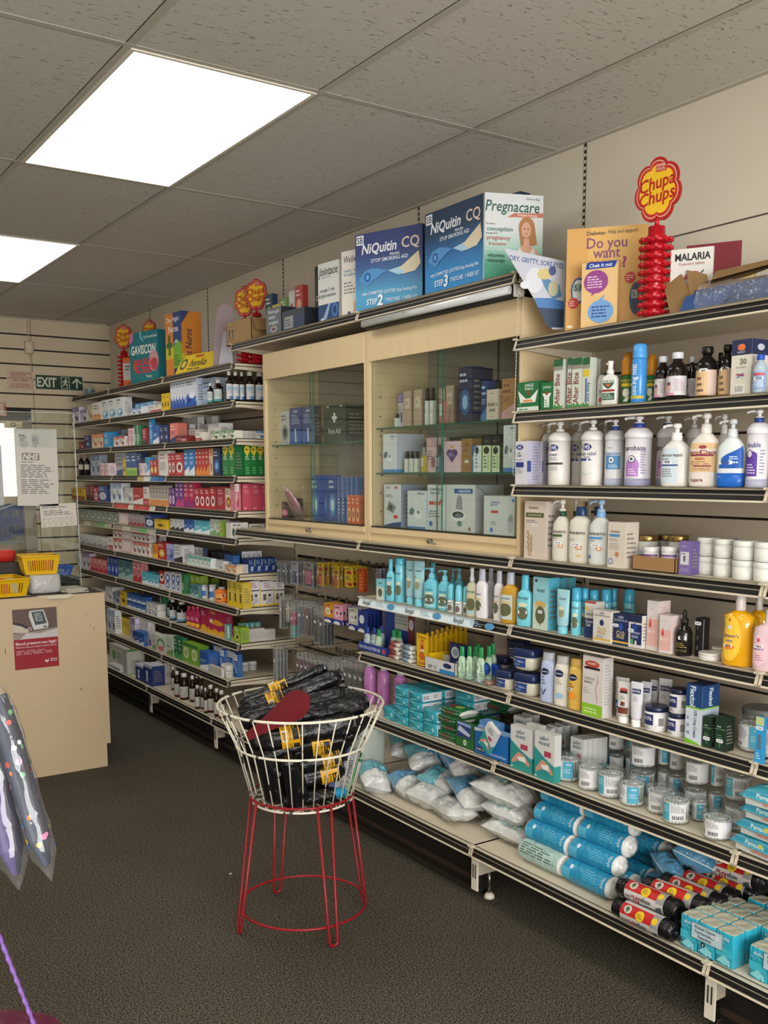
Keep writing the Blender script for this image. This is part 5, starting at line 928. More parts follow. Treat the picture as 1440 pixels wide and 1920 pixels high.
# per product kind and look: rows of (x, y, z, width, depth, height in mm, turn, description, place)
STOCK = {
'box whiteb':[(2103,6317,214,246,50,20,-90,72,4),(2248,6170,401,81,46,149,-90,242,17),(2248,6087,401,81,46,149,-90,242,17),(2273,6080,594,100,57,40,-90,193,10),(2273,5976,594,100,57,40,-90,193,10),(2284,6104,635,101,57,35,-90,196,10),(2284,6001,635,101,57,35,-90,196,10),(2303,6421,1304,151,86,105,-90,242,6),(2311,5071,970,79,45,50,-90,193,13),(2282,4990,970,79,45,50,-90,193,13),(2290,7584,785,105,60,108,-90,242,5),(2303,6914,594,151,86,102,-90,242,10),(2356,5150,1683,150,85,95,-90,103,18),(2314,6035,1489,67,38,129,-90,243,8),(2373,5681,1683,64,37,110,-90,143,18),(2373,5615,1683,64,37,110,-90,143,18),(2440,5548,1683,64,37,110,-90,143,18),(2440,5482,1683,64,37,110,-90,143,18),(2440,5415,1683,64,37,110,-90,143,18),(2427,5769,1683,76,43,155,-90,144,18),(2427,5691,1683,76,43,155,-90,144,18),(2427,5616,1683,73,43,155,-90,144,18),(2481,5533,1683,76,43,155,-90,144,18),],
'syrup brown_white':[(2089,4843,214,21,21,139,-52,171,4),(2094,4965,214,32,32,130,-52,171,4),(2111,4745,214,35,35,151,-52,46,4),(2112,4686,214,37,37,151,-52,46,4),(2113,5301,214,38,38,151,-52,46,4),(2120,4844,214,42,42,151,-52,46,4),(2122,5219,214,57,57,151,-52,46,4),(2107,4932,214,17,17,129,-52,171,4),(2136,5133,214,36,36,151,-52,41,4),(2161,5485,214,25,25,142,-52,45,4),(2240,5253,214,24,24,117,-52,47,4),(2240,5316,214,24,24,106,-52,47,4),],
'box bigsilver':[(2138,6095,214,119,70,151,0,100,4),],
'box navyfig':[(2128,5860,214,141,80,100,-90,120,4),(2129,5713,214,145,82,124,-90,120,4),],
'box whiteleaf':[(2189,6397,214,310,120,138,-90,249,4),],
'box whitebarcode':[(2218,5732,214,94,90,135,0,244,4),],
'box bluewhite':[(2200,6133,401,87,50,83,-90,112,17),(2200,6043,401,87,50,83,-90,112,17),(2229,5094,401,119,67,100,-90,29,17),(2289,5888,1683,104,59,113,-90,29,18),(2281,5450,1160,73,41,75,-90,29,15),(2281,5375,1160,73,41,75,-90,29,15),(2285,6498,594,85,49,48,-90,36,10),(2285,6411,594,87,49,48,-90,36,10),(2285,6322,594,87,49,48,-90,36,10),(2285,6232,594,87,49,48,-90,36,10),(2285,6494,644,87,49,48,-90,37,10),(2285,6405,644,87,49,48,-90,37,10),(2285,6316,644,87,49,48,-90,37,10),(2285,6227,644,87,49,48,-90,37,10),(2325,4995,970,67,38,85,-90,29,13),(2314,4920,970,62,38,85,-90,29,13),],
'box spine':[(2184,4969,401,32,18,50,-90,290,17),(2184,4936,401,32,18,50,-90,290,17),(2184,4903,401,32,18,50,-90,290,17),(2184,4870,401,32,18,50,-90,290,17),(2184,4837,401,32,18,50,-90,290,17),(2294,4795,970,18,60,45,0,197,13),(2321,4795,1683,24,60,40,0,264,18),(2316,4790,594,21,50,67,0,291,10),(2313,4795,970,18,60,45,0,197,13),(2345,4795,1683,24,60,40,0,264,18),(2337,4790,594,21,50,67,0,291,10),(2359,4790,594,21,50,67,0,291,10),(2370,4795,1683,24,60,40,0,264,18),(2381,4790,594,21,50,67,0,291,10),(2403,4790,594,21,50,67,0,291,10),(2424,4790,594,21,50,57,0,292,10),(2447,4795,1683,14,60,36,0,264,18),(2446,4790,594,21,50,57,0,292,10),(2462,4795,1683,14,60,36,0,264,18),(2468,4790,594,21,50,57,0,292,10),],
'box plaster':[(2190,2295,498,95,30,159,-90,236,14),(2195,2416,498,104,30,151,-90,236,14),(2289,2252,498,60,18,135,-90,239,14),(2240,2406,498,65,30,155,-90,240,14),(2308,2248,498,60,18,135,-90,239,14),(2327,2244,498,60,18,135,-90,239,14),(2265,2413,498,57,20,135,-90,238,14),(2346,2240,498,60,18,135,-90,239,14),(2300,2414,498,57,20,135,-90,238,14),(2310,2551,498,65,30,143,-90,237,14),(2365,2235,498,59,18,135,-90,239,14),(2464,2230,498,59,18,135,-90,239,14),(2335,2414,498,57,20,135,-90,238,14),(2483,2226,498,59,18,135,-90,239,14),(2370,2413,498,57,20,135,-90,238,14),(2502,2221,498,59,18,135,-90,239,14),(2380,2585,498,61,30,136,-90,237,14),(2405,2412,498,56,20,135,-90,238,14),],
'buds buds2':[(2217,1646,498,83,83,73,-64,215,14),(2237,2147,498,82,82,89,-64,215,14),(2251,1873,498,86,86,82,-64,215,14),(2313,1653,498,75,75,86,-64,216,14),(2333,1812,588,73,73,86,-64,217,14),(2333,1814,498,70,70,86,-64,216,14),(2337,2021,588,82,82,86,-64,217,14),(2398,1987,498,41,41,86,-64,216,14),(2390,1932,588,48,48,86,-64,217,14),(2405,2195,588,56,56,86,-64,217,14),(2405,2192,498,52,52,86,-64,214,14),],
'buds buds3':[(2222,1792,498,80,80,81,-64,215,14),(2237,2058,498,82,82,92,-64,215,14),(2313,1653,588,75,75,86,-64,217,14),(2358,1756,588,43,43,86,-64,217,14),(2432,2145,588,46,46,86,-64,217,14),],
'box whiteblue':[(2219,6742,401,86,49,157,-90,219,17),(2219,6653,401,86,49,157,-90,219,17),(2292,6736,1304,113,64,133,-90,233,6),(2292,6619,1304,113,64,133,-90,233,6),],
'box yellowtray':[(2305,6520,401,358,120,111,-90,305,17),],
'box lilac':[(2226,6265,401,108,61,151,-90,149,17),(2300,7507,1876,179,90,117,-90,107,11),(2305,7327,1876,172,90,91,-90,107,11),(2287,7480,785,94,53,121,-90,106,5),(2287,7383,785,94,53,121,-90,106,5),(2421,3458,1690,39,22,144,-90,109,20),],
'box purplew':[(2244,6014,401,65,37,92,-90,235,17),(2214,5947,401,65,37,92,-90,235,17),],
'box whitegreen':[(2216,5875,401,74,42,101,-90,228,17),(2228,5609,401,118,67,116,-90,228,17),(2283,5070,1160,80,46,89,-90,228,15),(2283,4987,1160,80,46,89,-90,228,15),],
'box roundpink':[(2240,5757,401,159,90,98,-90,248,17),],
'box darkgreen':[(2213,5511,401,64,36,130,-90,67,17),(2213,5445,401,64,36,130,-90,67,17),],
'box limecirc':[(2228,5354,401,117,66,116,-90,110,17),(2228,5234,401,117,66,116,-90,110,17),],
'box bluepink':[(2307,5241,401,168,90,82,-90,31,17),],
'buds buds1':[(2242,2251,498,75,75,91,-64,215,14),(2234,1968,498,77,77,83,-64,215,14),(2325,1620,735,86,86,97,-64,164,16),(2284,1759,498,42,42,71,-64,215,14),(2314,1538,735,82,82,103,-64,164,16),(2337,2021,498,82,82,86,-64,216,14),(2414,2257,498,80,80,86,-64,214,14),(2358,1757,498,45,45,86,-64,216,14),(2398,1987,588,41,41,86,-64,217,14),(2390,1932,498,48,48,86,-64,216,14),(2432,2145,498,45,45,86,-64,216,14),],
'jar pilltub':[(2221,4820,401,48,45,65,0,278,17),(2239,4890,401,63,59,60,0,276,17),(2322,4930,401,48,45,51,0,277,17),(2367,4930,401,48,45,51,0,277,17),(2417,4930,401,48,45,51,0,277,17),],
'box whitecirc':[(2276,4795,1160,101,60,81,0,74,15),],
'pump zerocream':[(2268,1879,1460,85,53,178,-70,279,19),],
'flip babyyel':[(2269,1643,978,92,55,196,-72,301,7),(2349,1642,978,63,38,188,-72,302,7),],
'box thermo':[(2236,1538,735,25,12,125,-90,167,16),],
'tube fentube':[(2252,2302,978,48,30,146,-76,129,7),(2257,3109,978,55,34,179,-76,129,7),(2266,3180,978,51,32,175,-76,129,7),(2316,2369,978,36,22,136,-76,129,7),],
'flip babypink':[(2265,1548,978,80,48,166,-72,132,7),],
'pump fenpump':[(2263,3034,978,71,44,160,-70,7,7),(2270,2960,978,61,38,156,-70,7,7),(2346,2968,978,51,32,157,-70,8,7),(2380,3050,978,32,20,149,-70,8,7),],
'syrup clearblue':[(2248,1604,1703,36,36,97,-64,51,12),],
'flip fenoil':[(2262,2572,978,69,41,180,-72,80,7),],
'pump apro':[(2274,1784,1460,84,52,202,-70,234,19),],
'vjar vas':[(2279,2487,735,96,77,80,-78,96,16),(2279,2496,823,96,76,79,-78,99,16),(2274,2598,735,72,58,71,-78,181,16),(2381,2653,735,75,60,69,-78,97,16),(2381,2655,823,75,60,71,-78,98,16),(2419,2788,735,71,57,77,-78,92,16),],
'flip fenbot':[(2259,2493,978,60,36,177,-72,1,7),(2255,3305,978,42,25,174,-72,200,7),(2404,3214,978,47,28,159,-72,2,7),],
'pump bluewave':[(2271,1695,1460,75,46,182,-70,221,19),],
'spray fenspray':[(2252,2773,978,44,22,181,-72,135,7),],
'flip fenlot':[(2257,2721,978,52,31,180,-72,271,7),(2263,2634,978,43,26,180,-72,271,7),],
'box pinkw':[(2253,6105,1489,65,37,78,-90,183,8),(2272,6906,1489,97,55,85,-90,184,8),(2272,6807,1489,97,55,85,-90,184,8),(2275,6363,1683,54,31,112,-90,138,18),(2275,6307,1683,54,31,112,-90,138,18),],
'box q10w':[(2255,2115,978,73,40,99,-90,224,7),],
'tube eotil':[(2254,1981,735,41,25,138,-76,295,16),(2311,1994,735,35,22,130,-76,296,16),(2330,1937,735,44,27,147,-76,295,16),(2348,1995,735,26,16,131,-76,296,16),],
'flip vaslot2':[(2263,2307,735,59,35,168,-72,241,16),],
'flip vaslot1':[(2262,2373,735,57,34,170,-72,108,16),],
'flip vaslot3':[(2261,2243,735,53,32,169,-72,79,16),],
'pump aveeB':[(2275,2168,1213,77,48,204,-70,17,9),],
'box darkred':[(2285,5436,1683,182,90,35,-90,113,18),(2292,7411,1683,113,64,55,-90,178,18),],
'box aveebox2':[(2270,2070,1213,69,60,139,-90,15,9),],
'box fenbox':[(2255,3362,978,58,30,86,-90,169,7),],
'box stretch':[(2262,2151,735,88,45,191,-90,210,16),],
'box flexi':[(2278,1760,735,56,75,171,-90,209,16),],
'box greenblk':[(2260,1712,735,28,40,88,-90,176,16),(2260,1668,735,35,40,96,-90,176,16),(2340,1741,735,34,19,77,-90,177,16),],
'flip aveeN':[(2275,2254,1213,78,47,179,-72,13,9),(2376,2280,1213,51,31,177,-72,14,9),],
'tube cocobrown':[(2260,2036,735,47,29,128,-76,223,16),],
'roll fenroll':[(2256,2854,978,31,31,110,-64,9,7),(2260,2907,978,28,28,109,-64,9,7),(2261,2820,978,21,21,108,-64,9,7),],
'box tealrow':[(2256,4895,594,31,30,86,0,188,10),(2338,4895,594,31,30,86,0,188,10),(2370,4895,594,31,30,86,0,188,10),(2402,4895,594,31,30,86,0,188,10),(2434,4895,594,31,30,86,0,188,10),],
'pump aveeG':[(2271,2334,1213,67,41,201,-70,16,9),(2350,2437,1213,56,35,197,-70,19,9),(2376,2381,1213,44,27,197,-70,18,9),],
'jar lidtub':[(2274,1738,978,66,66,22,-64,75,7),(2331,1749,978,49,49,30,-64,174,7),],
'jar eotjar':[(2277,1924,735,71,71,74,-64,268,16),(2279,1843,804,57,57,72,-64,270,16),(2280,1845,735,60,60,68,-64,269,16),],
'flip orangebottle':[(2286,5032,785,85,51,87,-60,126,5),],
'box whitered':[(2276,6586,1683,109,62,65,-90,194,18),(2276,6473,1683,109,62,65,-90,194,18),(2285,6741,970,87,49,84,-90,257,13),(2285,6651,970,87,49,84,-90,257,13),(2282,6351,970,78,44,84,-90,246,13),(2282,6270,970,78,44,84,-90,246,13),(2282,6190,970,78,44,84,-90,246,13),(2282,6109,970,78,44,84,-90,246,13),(2285,6731,1058,87,49,66,-90,258,13),(2285,6642,1058,87,49,66,-90,258,13),(2282,6343,1058,78,44,66,-90,247,13),(2282,6263,1058,78,44,66,-90,247,13),(2282,6182,1058,78,44,66,-90,247,13),(2282,6102,1058,78,44,66,-90,247,13),(2359,6214,970,84,48,154,-90,262,13),(2359,6127,970,84,48,154,-90,262,13),],
'box limebox':[(2257,4927,1160,41,23,85,-90,111,15),(2280,4779,594,87,49,85,-90,83,10),(2317,5514,785,77,44,122,-90,111,5),(2307,5434,785,77,44,122,-90,111,5),(2307,5355,785,77,44,122,-90,111,5),(2417,5532,785,79,45,94,-90,69,5),(2417,5451,785,79,45,94,-90,69,5),],
'box orangecream':[(2264,4855,970,68,39,40,-90,175,13),(2264,4784,970,68,39,40,-90,175,13),(2296,7098,1683,126,71,97,-90,55,18),(2296,6969,1683,126,71,97,-90,55,18),(2273,5078,1489,46,26,148,-90,20,8),],
'box tealgrey':[(2262,5359,785,60,34,75,-90,188,5),(2262,5297,785,60,34,75,-90,188,5),(2301,6621,785,145,82,126,-90,213,5),(2301,6471,785,145,82,126,-90,213,5),],
'box q10n':[(2268,2047,978,64,45,95,-90,117,7),],
'box natgood':[(2265,1989,978,52,40,99,-90,231,7),],
'box biooil':[(2268,1876,978,45,45,112,-90,191,7),(2285,1936,978,45,50,147,-90,207,7),],
'tube cocoblue':[(2306,2087,735,48,30,128,-76,220,16),],
'flip aloe':[(2261,2839,735,31,19,121,-72,52,16),(2270,2739,735,33,20,132,-72,52,16),(2270,2806,735,27,16,126,-72,52,16),(2297,2727,735,29,17,136,-72,52,16),(2293,2799,735,27,16,124,-72,52,16),(2323,2735,735,31,19,143,-72,52,16),(2379,2888,735,29,18,113,-72,53,16),],
'drop dropper':[(2270,1828,978,49,49,132,-64,26,7),],
'tub zerobase':[(2287,2037,1460,83,83,206,-64,283,19),(2361,1991,1460,67,67,207,-64,284,19),],
'syrup brown_blue':[(2265,4830,1876,36,33,157,0,44,11),(2302,4830,1876,36,33,157,0,44,11),(2340,4834,1876,28,26,157,0,44,11),(2369,4796,1876,49,46,157,0,95,11),(2402,5190,1876,41,41,157,-52,42,11),(2428,4800,1876,56,53,157,0,95,11),],
'spray junglespray':[(2270,2142,1703,52,26,132,-72,288,12),],
'box teallow':[(2269,5398,970,66,37,55,-90,195,13),(2269,5330,970,66,37,55,-90,195,13),(2269,5262,970,66,37,55,-90,195,13),(2269,5194,970,66,37,55,-90,195,13),(2269,5126,970,66,37,55,-90,195,13),],
'box blueblock':[(2266,4975,401,55,31,125,-90,219,17),(2284,4919,401,55,31,125,-90,219,17),(2284,4862,401,55,31,125,-90,219,17),(2266,4805,401,55,31,125,-90,219,17),],
'box sun30':[(2288,1664,1703,62,75,142,-90,199,12),],
'box e45box':[(2280,2516,1460,59,60,146,-90,266,19),(2319,2492,1460,29,18,146,-90,267,19),],
'box aveebox':[(2285,2442,1213,105,70,194,-90,93,9),],
'box lavbox':[(2268,1820,1213,43,35,95,-90,150,9),(2367,1820,1213,43,35,95,-90,151,9),(2403,1820,1213,43,35,95,-90,151,9),(2439,1820,1213,43,35,95,-90,151,9),],
'box fenbig':[(2275,2408,978,74,50,176,-90,128,7),(2353,2432,978,47,27,167,-90,3,7),(2392,2422,978,44,25,167,-90,3,7),],
'aero fendeo':[(2269,2259,978,33,33,156,-64,4,7),(2303,2257,978,26,26,152,-64,4,7),(2338,2250,978,35,35,145,-64,6,7),(2347,2204,978,34,34,151,-64,5,7),(2389,2145,978,36,36,153,-64,5,7),(2390,2211,978,20,20,149,-64,5,7),],
'aero coolmist':[(2273,2031,1703,45,45,171,-64,34,12),],
'aero fenaero':[(2273,3260,978,45,45,181,-64,10,7),],
'syrup rose_black':[(2280,1897,1703,59,59,134,-64,94,12),(2293,1960,1703,45,45,130,-64,23,12),(2334,1890,1703,28,28,126,-64,23,12),],
'syrup fudge':[(2281,1796,1703,57,57,139,-64,22,12),(2303,1747,1703,42,42,141,-64,22,12),(2413,1854,1703,25,25,138,-64,25,12),],
'jar milk':[(2281,1581,1213,62,62,52,-64,147,9),(2281,1581,1266,62,62,52,-64,148,9),(2284,1647,1213,66,66,52,-64,147,9),(2284,1647,1266,66,66,52,-64,148,9),(2317,1793,1213,64,64,52,-64,147,9),(2317,1793,1266,64,64,52,-64,148,9),(2293,1723,1213,54,54,52,-64,147,9),(2293,1723,1266,54,54,52,-64,148,9),],
'tub double':[(2283,1624,1460,59,59,203,-64,285,19),],
'jar goldjar':[(2334,2031,1213,67,67,99,-64,77,9),(2339,1917,1213,60,60,104,-64,78,9),(2395,2008,1213,57,57,100,-64,78,9),],
'tub e45itch':[(2288,2225,1460,74,74,204,-64,286,19),(2367,2361,1460,53,53,207,-64,287,19),],
'tub e45cream':[(2289,2373,1460,76,76,205,-64,281,19),(2365,2506,1460,49,49,207,-64,280,19),],
'flip crimbottle':[(2271,5474,594,37,22,120,-60,58,10),(2271,5409,594,37,22,128,-60,58,10),(2271,5345,594,36,22,135,-60,58,10),],
'box rosewhite':[(2266,4795,1304,23,60,142,0,161,6),(2287,4797,1304,30,18,142,-90,160,6),],
'box jungle':[(2280,2494,1703,107,50,97,-90,86,12),],
'box jungle2':[(2280,2403,1703,61,50,89,-90,85,12),],
'box afterbite':[(2270,2352,1703,42,30,156,-90,225,12),(2270,2268,1703,44,30,153,-90,225,12),(2301,2326,1703,20,30,157,-90,225,12),(2275,2306,1703,20,30,157,-90,225,12),(2339,2272,1703,28,18,154,-90,227,12),],
'box afterbite2':[(2270,2229,1703,31,30,150,-90,226,12),],
'roll whiteroll':[(2303,2206,1703,34,34,99,-64,289,12),],
'syrup brown_teal':[(2273,5086,1876,36,36,115,-52,170,11),(2281,4999,1876,50,50,126,-52,43,11),],
'jar coco':[(2282,1899,1216,52,52,71,-64,294,9),(2283,1970,1216,49,49,66,-64,294,9),],
'box cream':[(2293,7173,1876,116,66,123,-90,140,11),],
'box orangewhite':[(2305,7021,1876,176,90,126,-90,252,11),],
'box swirl':[(2290,6835,1876,147,60,131,-90,253,11),(2290,6683,1876,147,60,131,-90,253,11),(2290,6531,1876,147,60,131,-90,253,11),],
'box bluew':[(2286,6272,1876,92,52,46,-90,189,11),(2286,6177,1876,92,52,46,-90,189,11),(2344,6330,1876,109,62,79,-90,190,11),(2344,6218,1876,109,62,79,-90,190,11),(2344,6106,1876,109,62,79,-90,190,11),(2411,4795,1683,56,60,41,0,265,18),],
'box redw':[(2286,5930,1876,93,52,43,-90,115,11),(2286,5835,1876,93,52,43,-90,115,11),(2288,6095,1304,100,57,113,-90,157,6),(2285,6831,970,88,50,88,-90,186,13),],
'box yellow':[(2272,5759,1876,42,24,101,-90,38,11),(2272,5716,1876,42,24,101,-90,38,11),(2272,5672,1876,42,24,101,-90,38,11),(2274,6489,1489,51,29,107,-90,116,8),(2305,5864,1160,204,90,58,-90,76,15),(2297,6606,594,131,74,97,-90,303,10),],
'box wave':[(2285,5611,1876,43,50,156,-90,260,11),(2285,5566,1876,43,50,156,-90,260,11),(2285,5522,1876,43,50,156,-90,260,11),(2285,5477,1876,43,50,156,-90,260,11),(2285,5432,1876,43,50,156,-90,260,11),(2304,5329,1876,154,87,157,-90,298,11),],
'box paleblue':[(2337,5154,1876,165,90,148,-90,130,11),],
'box navy':[(2305,7254,1683,159,90,94,-90,119,18),(2281,5792,1683,73,42,103,-90,119,18),(2281,5717,1683,73,42,103,-90,119,18),(2282,6200,1489,79,45,141,-90,119,8),],
'box skyblue':[(2293,6842,1683,117,66,106,-90,165,18),(2270,5976,1683,59,20,157,-90,206,18),],
'box darkgrey':[(2327,6429,1683,70,39,96,-90,49,18),(2355,6490,1876,120,68,96,-90,49,11),(2367,6329,594,113,64,116,-90,66,10),(2367,6213,594,113,64,116,-90,66,10),(2442,5401,970,131,74,74,-90,50,13),(2450,2884,1690,42,40,152,-90,27,20),(2510,3195,1503,51,40,143,-90,66,3),(2510,3143,1503,51,40,143,-90,66,3),(2510,3091,1503,51,40,143,-90,66,3),(2510,3039,1503,51,40,143,-90,66,3),(2510,2986,1503,51,40,143,-90,66,3),(2510,2934,1503,51,40,143,-90,66,3),],
'box green':[(2276,6248,1683,55,31,127,-90,81,18),(2276,6191,1683,55,31,127,-90,81,18),(2277,5529,785,61,35,117,-90,81,5),(2332,6018,594,67,38,119,-90,67,10),],
'box redblack':[(2280,6085,1683,71,40,103,-90,152,18),],
'box coral':[(2292,5604,1683,112,63,114,-90,54,18),],
'box redstripe':[(2376,5463,1683,167,90,74,-90,259,18),(2357,5330,1683,92,52,49,-90,259,18),(2286,5236,1683,92,52,49,-90,259,18),],
'box greenstripe':[(2288,5013,1683,98,56,44,-90,250,18),(2288,4912,1683,98,56,44,-90,250,18),(2284,4810,1683,85,48,42,-90,250,18),],
'box greyblue':[(2289,7162,1489,104,59,146,-90,88,8),(2289,7055,1489,104,59,146,-90,88,8),(2304,6755,594,155,88,73,-90,89,10),(2372,6774,1683,156,89,119,-90,88,18),(2438,6764,1683,75,42,134,-90,88,18),(2438,6686,1683,75,42,134,-90,88,18),],
'box silverblue':[(2346,6656,1489,266,90,156,-90,205,8),],
'box limeblue':[(2289,6399,1489,102,58,148,-90,30,8),(2289,6294,1489,102,58,148,-90,30,8),],
'box azure':[(2289,6101,1489,57,32,115,-90,11,8),(2276,6041,1489,57,32,115,-90,11,8),],
'box redyellow':[(2277,5976,1489,59,34,95,-90,185,8),(2277,5915,1489,59,34,95,-90,185,8),(2298,5858,970,133,75,105,-90,156,13),],
'box whitedot':[(2285,5789,1489,165,50,149,-90,208,8),],
'box redtooth':[(2275,5677,1489,53,30,131,-90,154,8),(2275,5622,1489,53,30,131,-90,154,8),(2297,5528,1489,129,73,133,-90,297,8),(2286,7114,1304,93,53,97,-90,154,6),(2280,5061,1304,71,40,124,-90,155,6),],
'box azurewhite':[(2281,5416,1489,76,43,147,-90,12,8),(2281,5338,1489,76,43,147,-90,12,8),],
'box redorange':[(2273,5267,1489,45,26,150,-90,153,8),(2273,5221,1489,45,26,150,-90,153,8),(2273,5174,1489,45,26,150,-90,153,8),(2273,5127,1489,45,26,150,-90,153,8),],
'box navyglow':[(2286,5001,1489,92,52,146,-90,123,8),],
'box greenyellow':[(2285,4887,1489,75,50,158,-90,87,8),(2285,4810,1489,75,50,158,-90,87,8),(2330,4795,1489,38,60,157,0,84,8),(2369,4795,1489,38,60,157,0,84,8),(2408,4795,1489,38,60,157,0,84,8),(2442,4795,1489,28,60,156,0,82,8),],
'box yellowred':[(2304,7624,1304,157,89,87,-90,300,6),(2304,7462,1304,157,89,87,-90,300,6),],
'box darkmix':[(2287,7304,1304,94,53,112,-90,70,6),(2287,7208,1304,94,53,112,-90,70,6),],
'box navyoval':[(2305,6962,1304,198,90,110,-90,121,6),(2305,6051,1160,158,90,84,-90,121,15),],
'box redswoosh':[(2305,6245,1304,185,90,107,-90,159,6),],
'box orangefoot':[(2275,6008,1304,51,29,124,-90,90,6),(2275,5955,1304,51,29,124,-90,90,6),(2275,5902,1304,51,29,124,-90,90,6),(2275,5849,1304,51,29,124,-90,90,6),(2275,5796,1304,51,29,124,-90,90,6),(2275,5743,1304,51,29,124,-90,90,6),],
'box purplebot':[(2274,5689,1304,48,27,111,-90,168,6),(2274,5639,1304,48,27,111,-90,168,6),],
'box purple':[(2278,5575,1304,62,35,149,-90,204,6),(2278,5511,1304,62,35,149,-90,204,6),],
'box magenta':[(2282,5435,1304,76,43,149,-90,203,6),(2282,5356,1304,76,43,149,-90,203,6),],
'box crimsonbot':[(2280,5279,1304,70,40,116,-90,59,6),(2280,5207,1304,70,40,116,-90,59,6),(2280,5134,1304,70,40,116,-90,59,6),],
'box crimson':[(2294,4963,1304,119,68,125,-90,141,6),],
'box creamred':[(2283,4863,1304,76,45,118,-90,56,6),],
'box greygreen':[(2295,7465,1160,122,69,75,-90,180,15),(2295,7339,1160,122,69,75,-90,180,15),(2295,7213,1160,122,69,75,-90,180,15),(2295,7087,1160,122,69,75,-90,180,15),(2295,6961,1160,122,69,75,-90,180,15),(2295,6835,1160,122,69,75,-90,180,15),(2295,6709,1160,122,69,75,-90,180,15),],
'box pinktag':[(2305,6549,1160,174,90,77,-90,256,15),(2305,6502,970,202,90,84,-90,254,13),(2305,6493,1058,202,90,66,-90,255,13),],
'box greyred':[(2282,6415,1160,76,43,76,-90,179,15),(2282,6337,1160,76,43,76,-90,179,15),(2282,6258,1160,76,43,76,-90,179,15),(2282,6180,1160,76,43,76,-90,179,15),],
'box whiteblack':[(2280,5670,1160,69,39,69,-90,218,15),(2280,5599,1160,69,39,69,-90,218,15),(2280,5527,1160,69,39,69,-90,218,15),(2298,5590,970,133,75,106,-90,218,13),],
'box cyanw':[(2290,5279,1160,105,60,75,-90,62,15),(2290,5170,1160,105,60,75,-90,62,15),(2294,6170,785,118,68,79,-90,105,5),(2277,6081,785,59,33,76,-90,182,5),(2277,6021,785,59,33,76,-90,182,5),(2277,5960,785,59,33,76,-90,182,5),],
'box purplelow':[(2293,4891,1160,84,48,86,-90,114,15),],
'box whitesil':[(2297,7489,970,130,74,80,-90,192,13),(2297,7355,970,130,74,80,-90,192,13),(2297,7221,970,130,74,80,-90,192,13),(2297,7086,970,130,74,80,-90,192,13),(2297,6952,970,130,74,80,-90,192,13),(2304,7238,594,155,88,60,-90,192,10),(2304,7078,594,155,88,60,-90,192,10),],
'box orangeyel':[(2284,5971,970,84,48,89,-90,124,13),],
'box lavender':[(2292,5722,970,113,64,103,-90,104,13),],
'box pinkred':[(2287,7280,785,97,55,98,-90,137,5),(2287,7180,785,97,55,98,-90,137,5),(2287,7080,785,97,55,98,-90,137,5),(2287,6980,785,97,55,98,-90,137,5),(2283,6355,785,82,47,135,-90,136,5),(2283,6270,785,82,47,135,-90,136,5),],
'box navyblue':[(2282,6890,785,76,43,129,-90,118,5),(2282,6812,785,76,43,129,-90,118,5),(2282,6733,785,76,43,129,-90,118,5),],
'box ovalred':[(2287,5873,785,95,54,108,-90,158,5),],
'box ovalblue':[(2288,5773,785,100,57,111,-90,32,5),(2282,5682,785,76,43,117,-90,245,5),(2282,5604,785,76,43,117,-90,245,5),],
'box yellowcard':[(2285,4871,785,64,50,139,-90,304,5),(2285,4804,785,64,50,139,-90,304,5),(2285,4738,785,64,50,139,-90,304,5),],
'box crimfoot':[(2287,5235,594,95,54,134,-90,60,10),(2297,4886,594,85,50,69,-90,187,10),],
'box peptac':[(2280,5056,594,254,40,150,-90,61,10),],
'box witch':[(2280,2189,978,47,40,118,-90,232,7),],
'jar whitejar':[(2280,5247,785,40,40,81,-52,293,5),(2281,5143,785,42,42,91,-52,293,5),],
'syrup black_syrup':[(2282,7357,1489,43,43,147,-52,71,8),(2282,7503,1489,44,44,149,-52,71,8),],
'syrup black_label':[(2283,5759,594,46,46,132,-52,24,10),(2328,5903,594,52,52,123,-52,24,10),(2293,5639,594,66,66,129,-52,24,10),],
'box bluered':[(2394,5269,401,142,81,125,-90,28,17),],
'box whitetop':[(2376,5161,401,74,45,123,-90,263,17),(2292,5087,401,79,45,123,-90,263,17),],
'tub aqua':[(2302,2145,1460,63,63,202,-64,282,19),],
'box blackbox':[(2298,1787,978,22,35,112,-90,201,7),],
'box rose':[(2325,4795,1304,56,60,143,0,163,6),(2382,4795,1304,56,60,143,0,163,6),(2427,4795,1304,32,60,142,0,162,6),],
'roll ambermos':[(2312,2109,1703,43,43,157,-64,0,12),(2326,2030,1703,32,32,145,-64,0,12),],
'box whiteyellow':[(2350,4790,785,78,50,138,0,261,5),(2431,4790,785,82,50,133,0,261,5),(2506,4790,785,66,50,128,0,261,5),],
'box navysign':[(2345,4805,970,43,80,74,0,122,13),(2388,4805,970,43,80,74,0,122,13),(2432,4805,970,43,80,74,0,122,13),(2475,4805,970,43,80,74,0,122,13),],
'flip fenwhite':[(2321,2749,978,36,21,177,-72,142,7),],
'box orangebox':[(2330,3713,1272,31,40,132,-90,127,1),(2330,3678,1272,31,40,132,-90,127,1),(2330,3643,1272,31,40,132,-90,127,1),(2400,3721,1272,64,40,192,-90,125,1),],
'box nebul2':[(2360,2703,1272,169,90,146,-90,299,0),],
'box thanku':[(2340,2753,1690,65,40,106,-90,57,20),],
'box heart':[(2345,2986,1503,103,50,117,-90,133,3),],
'box tests':[(2335,2837,1503,52,30,97,-90,222,3),],
'box testg':[(2335,2783,1503,51,30,96,-90,229,3),(2335,2732,1503,45,30,94,-90,229,3),],
'box omron2':[(2345,2657,1503,66,50,164,-90,273,3),(2345,3218,1272,123,50,158,-90,273,0),],
'box blush':[(2414,6018,1876,135,76,110,-90,131,11),],
'box bronze':[(2348,2903,1503,63,45,124,-90,39,3),],
'box sunset':[(2350,2679,1690,70,40,139,-90,40,20),],
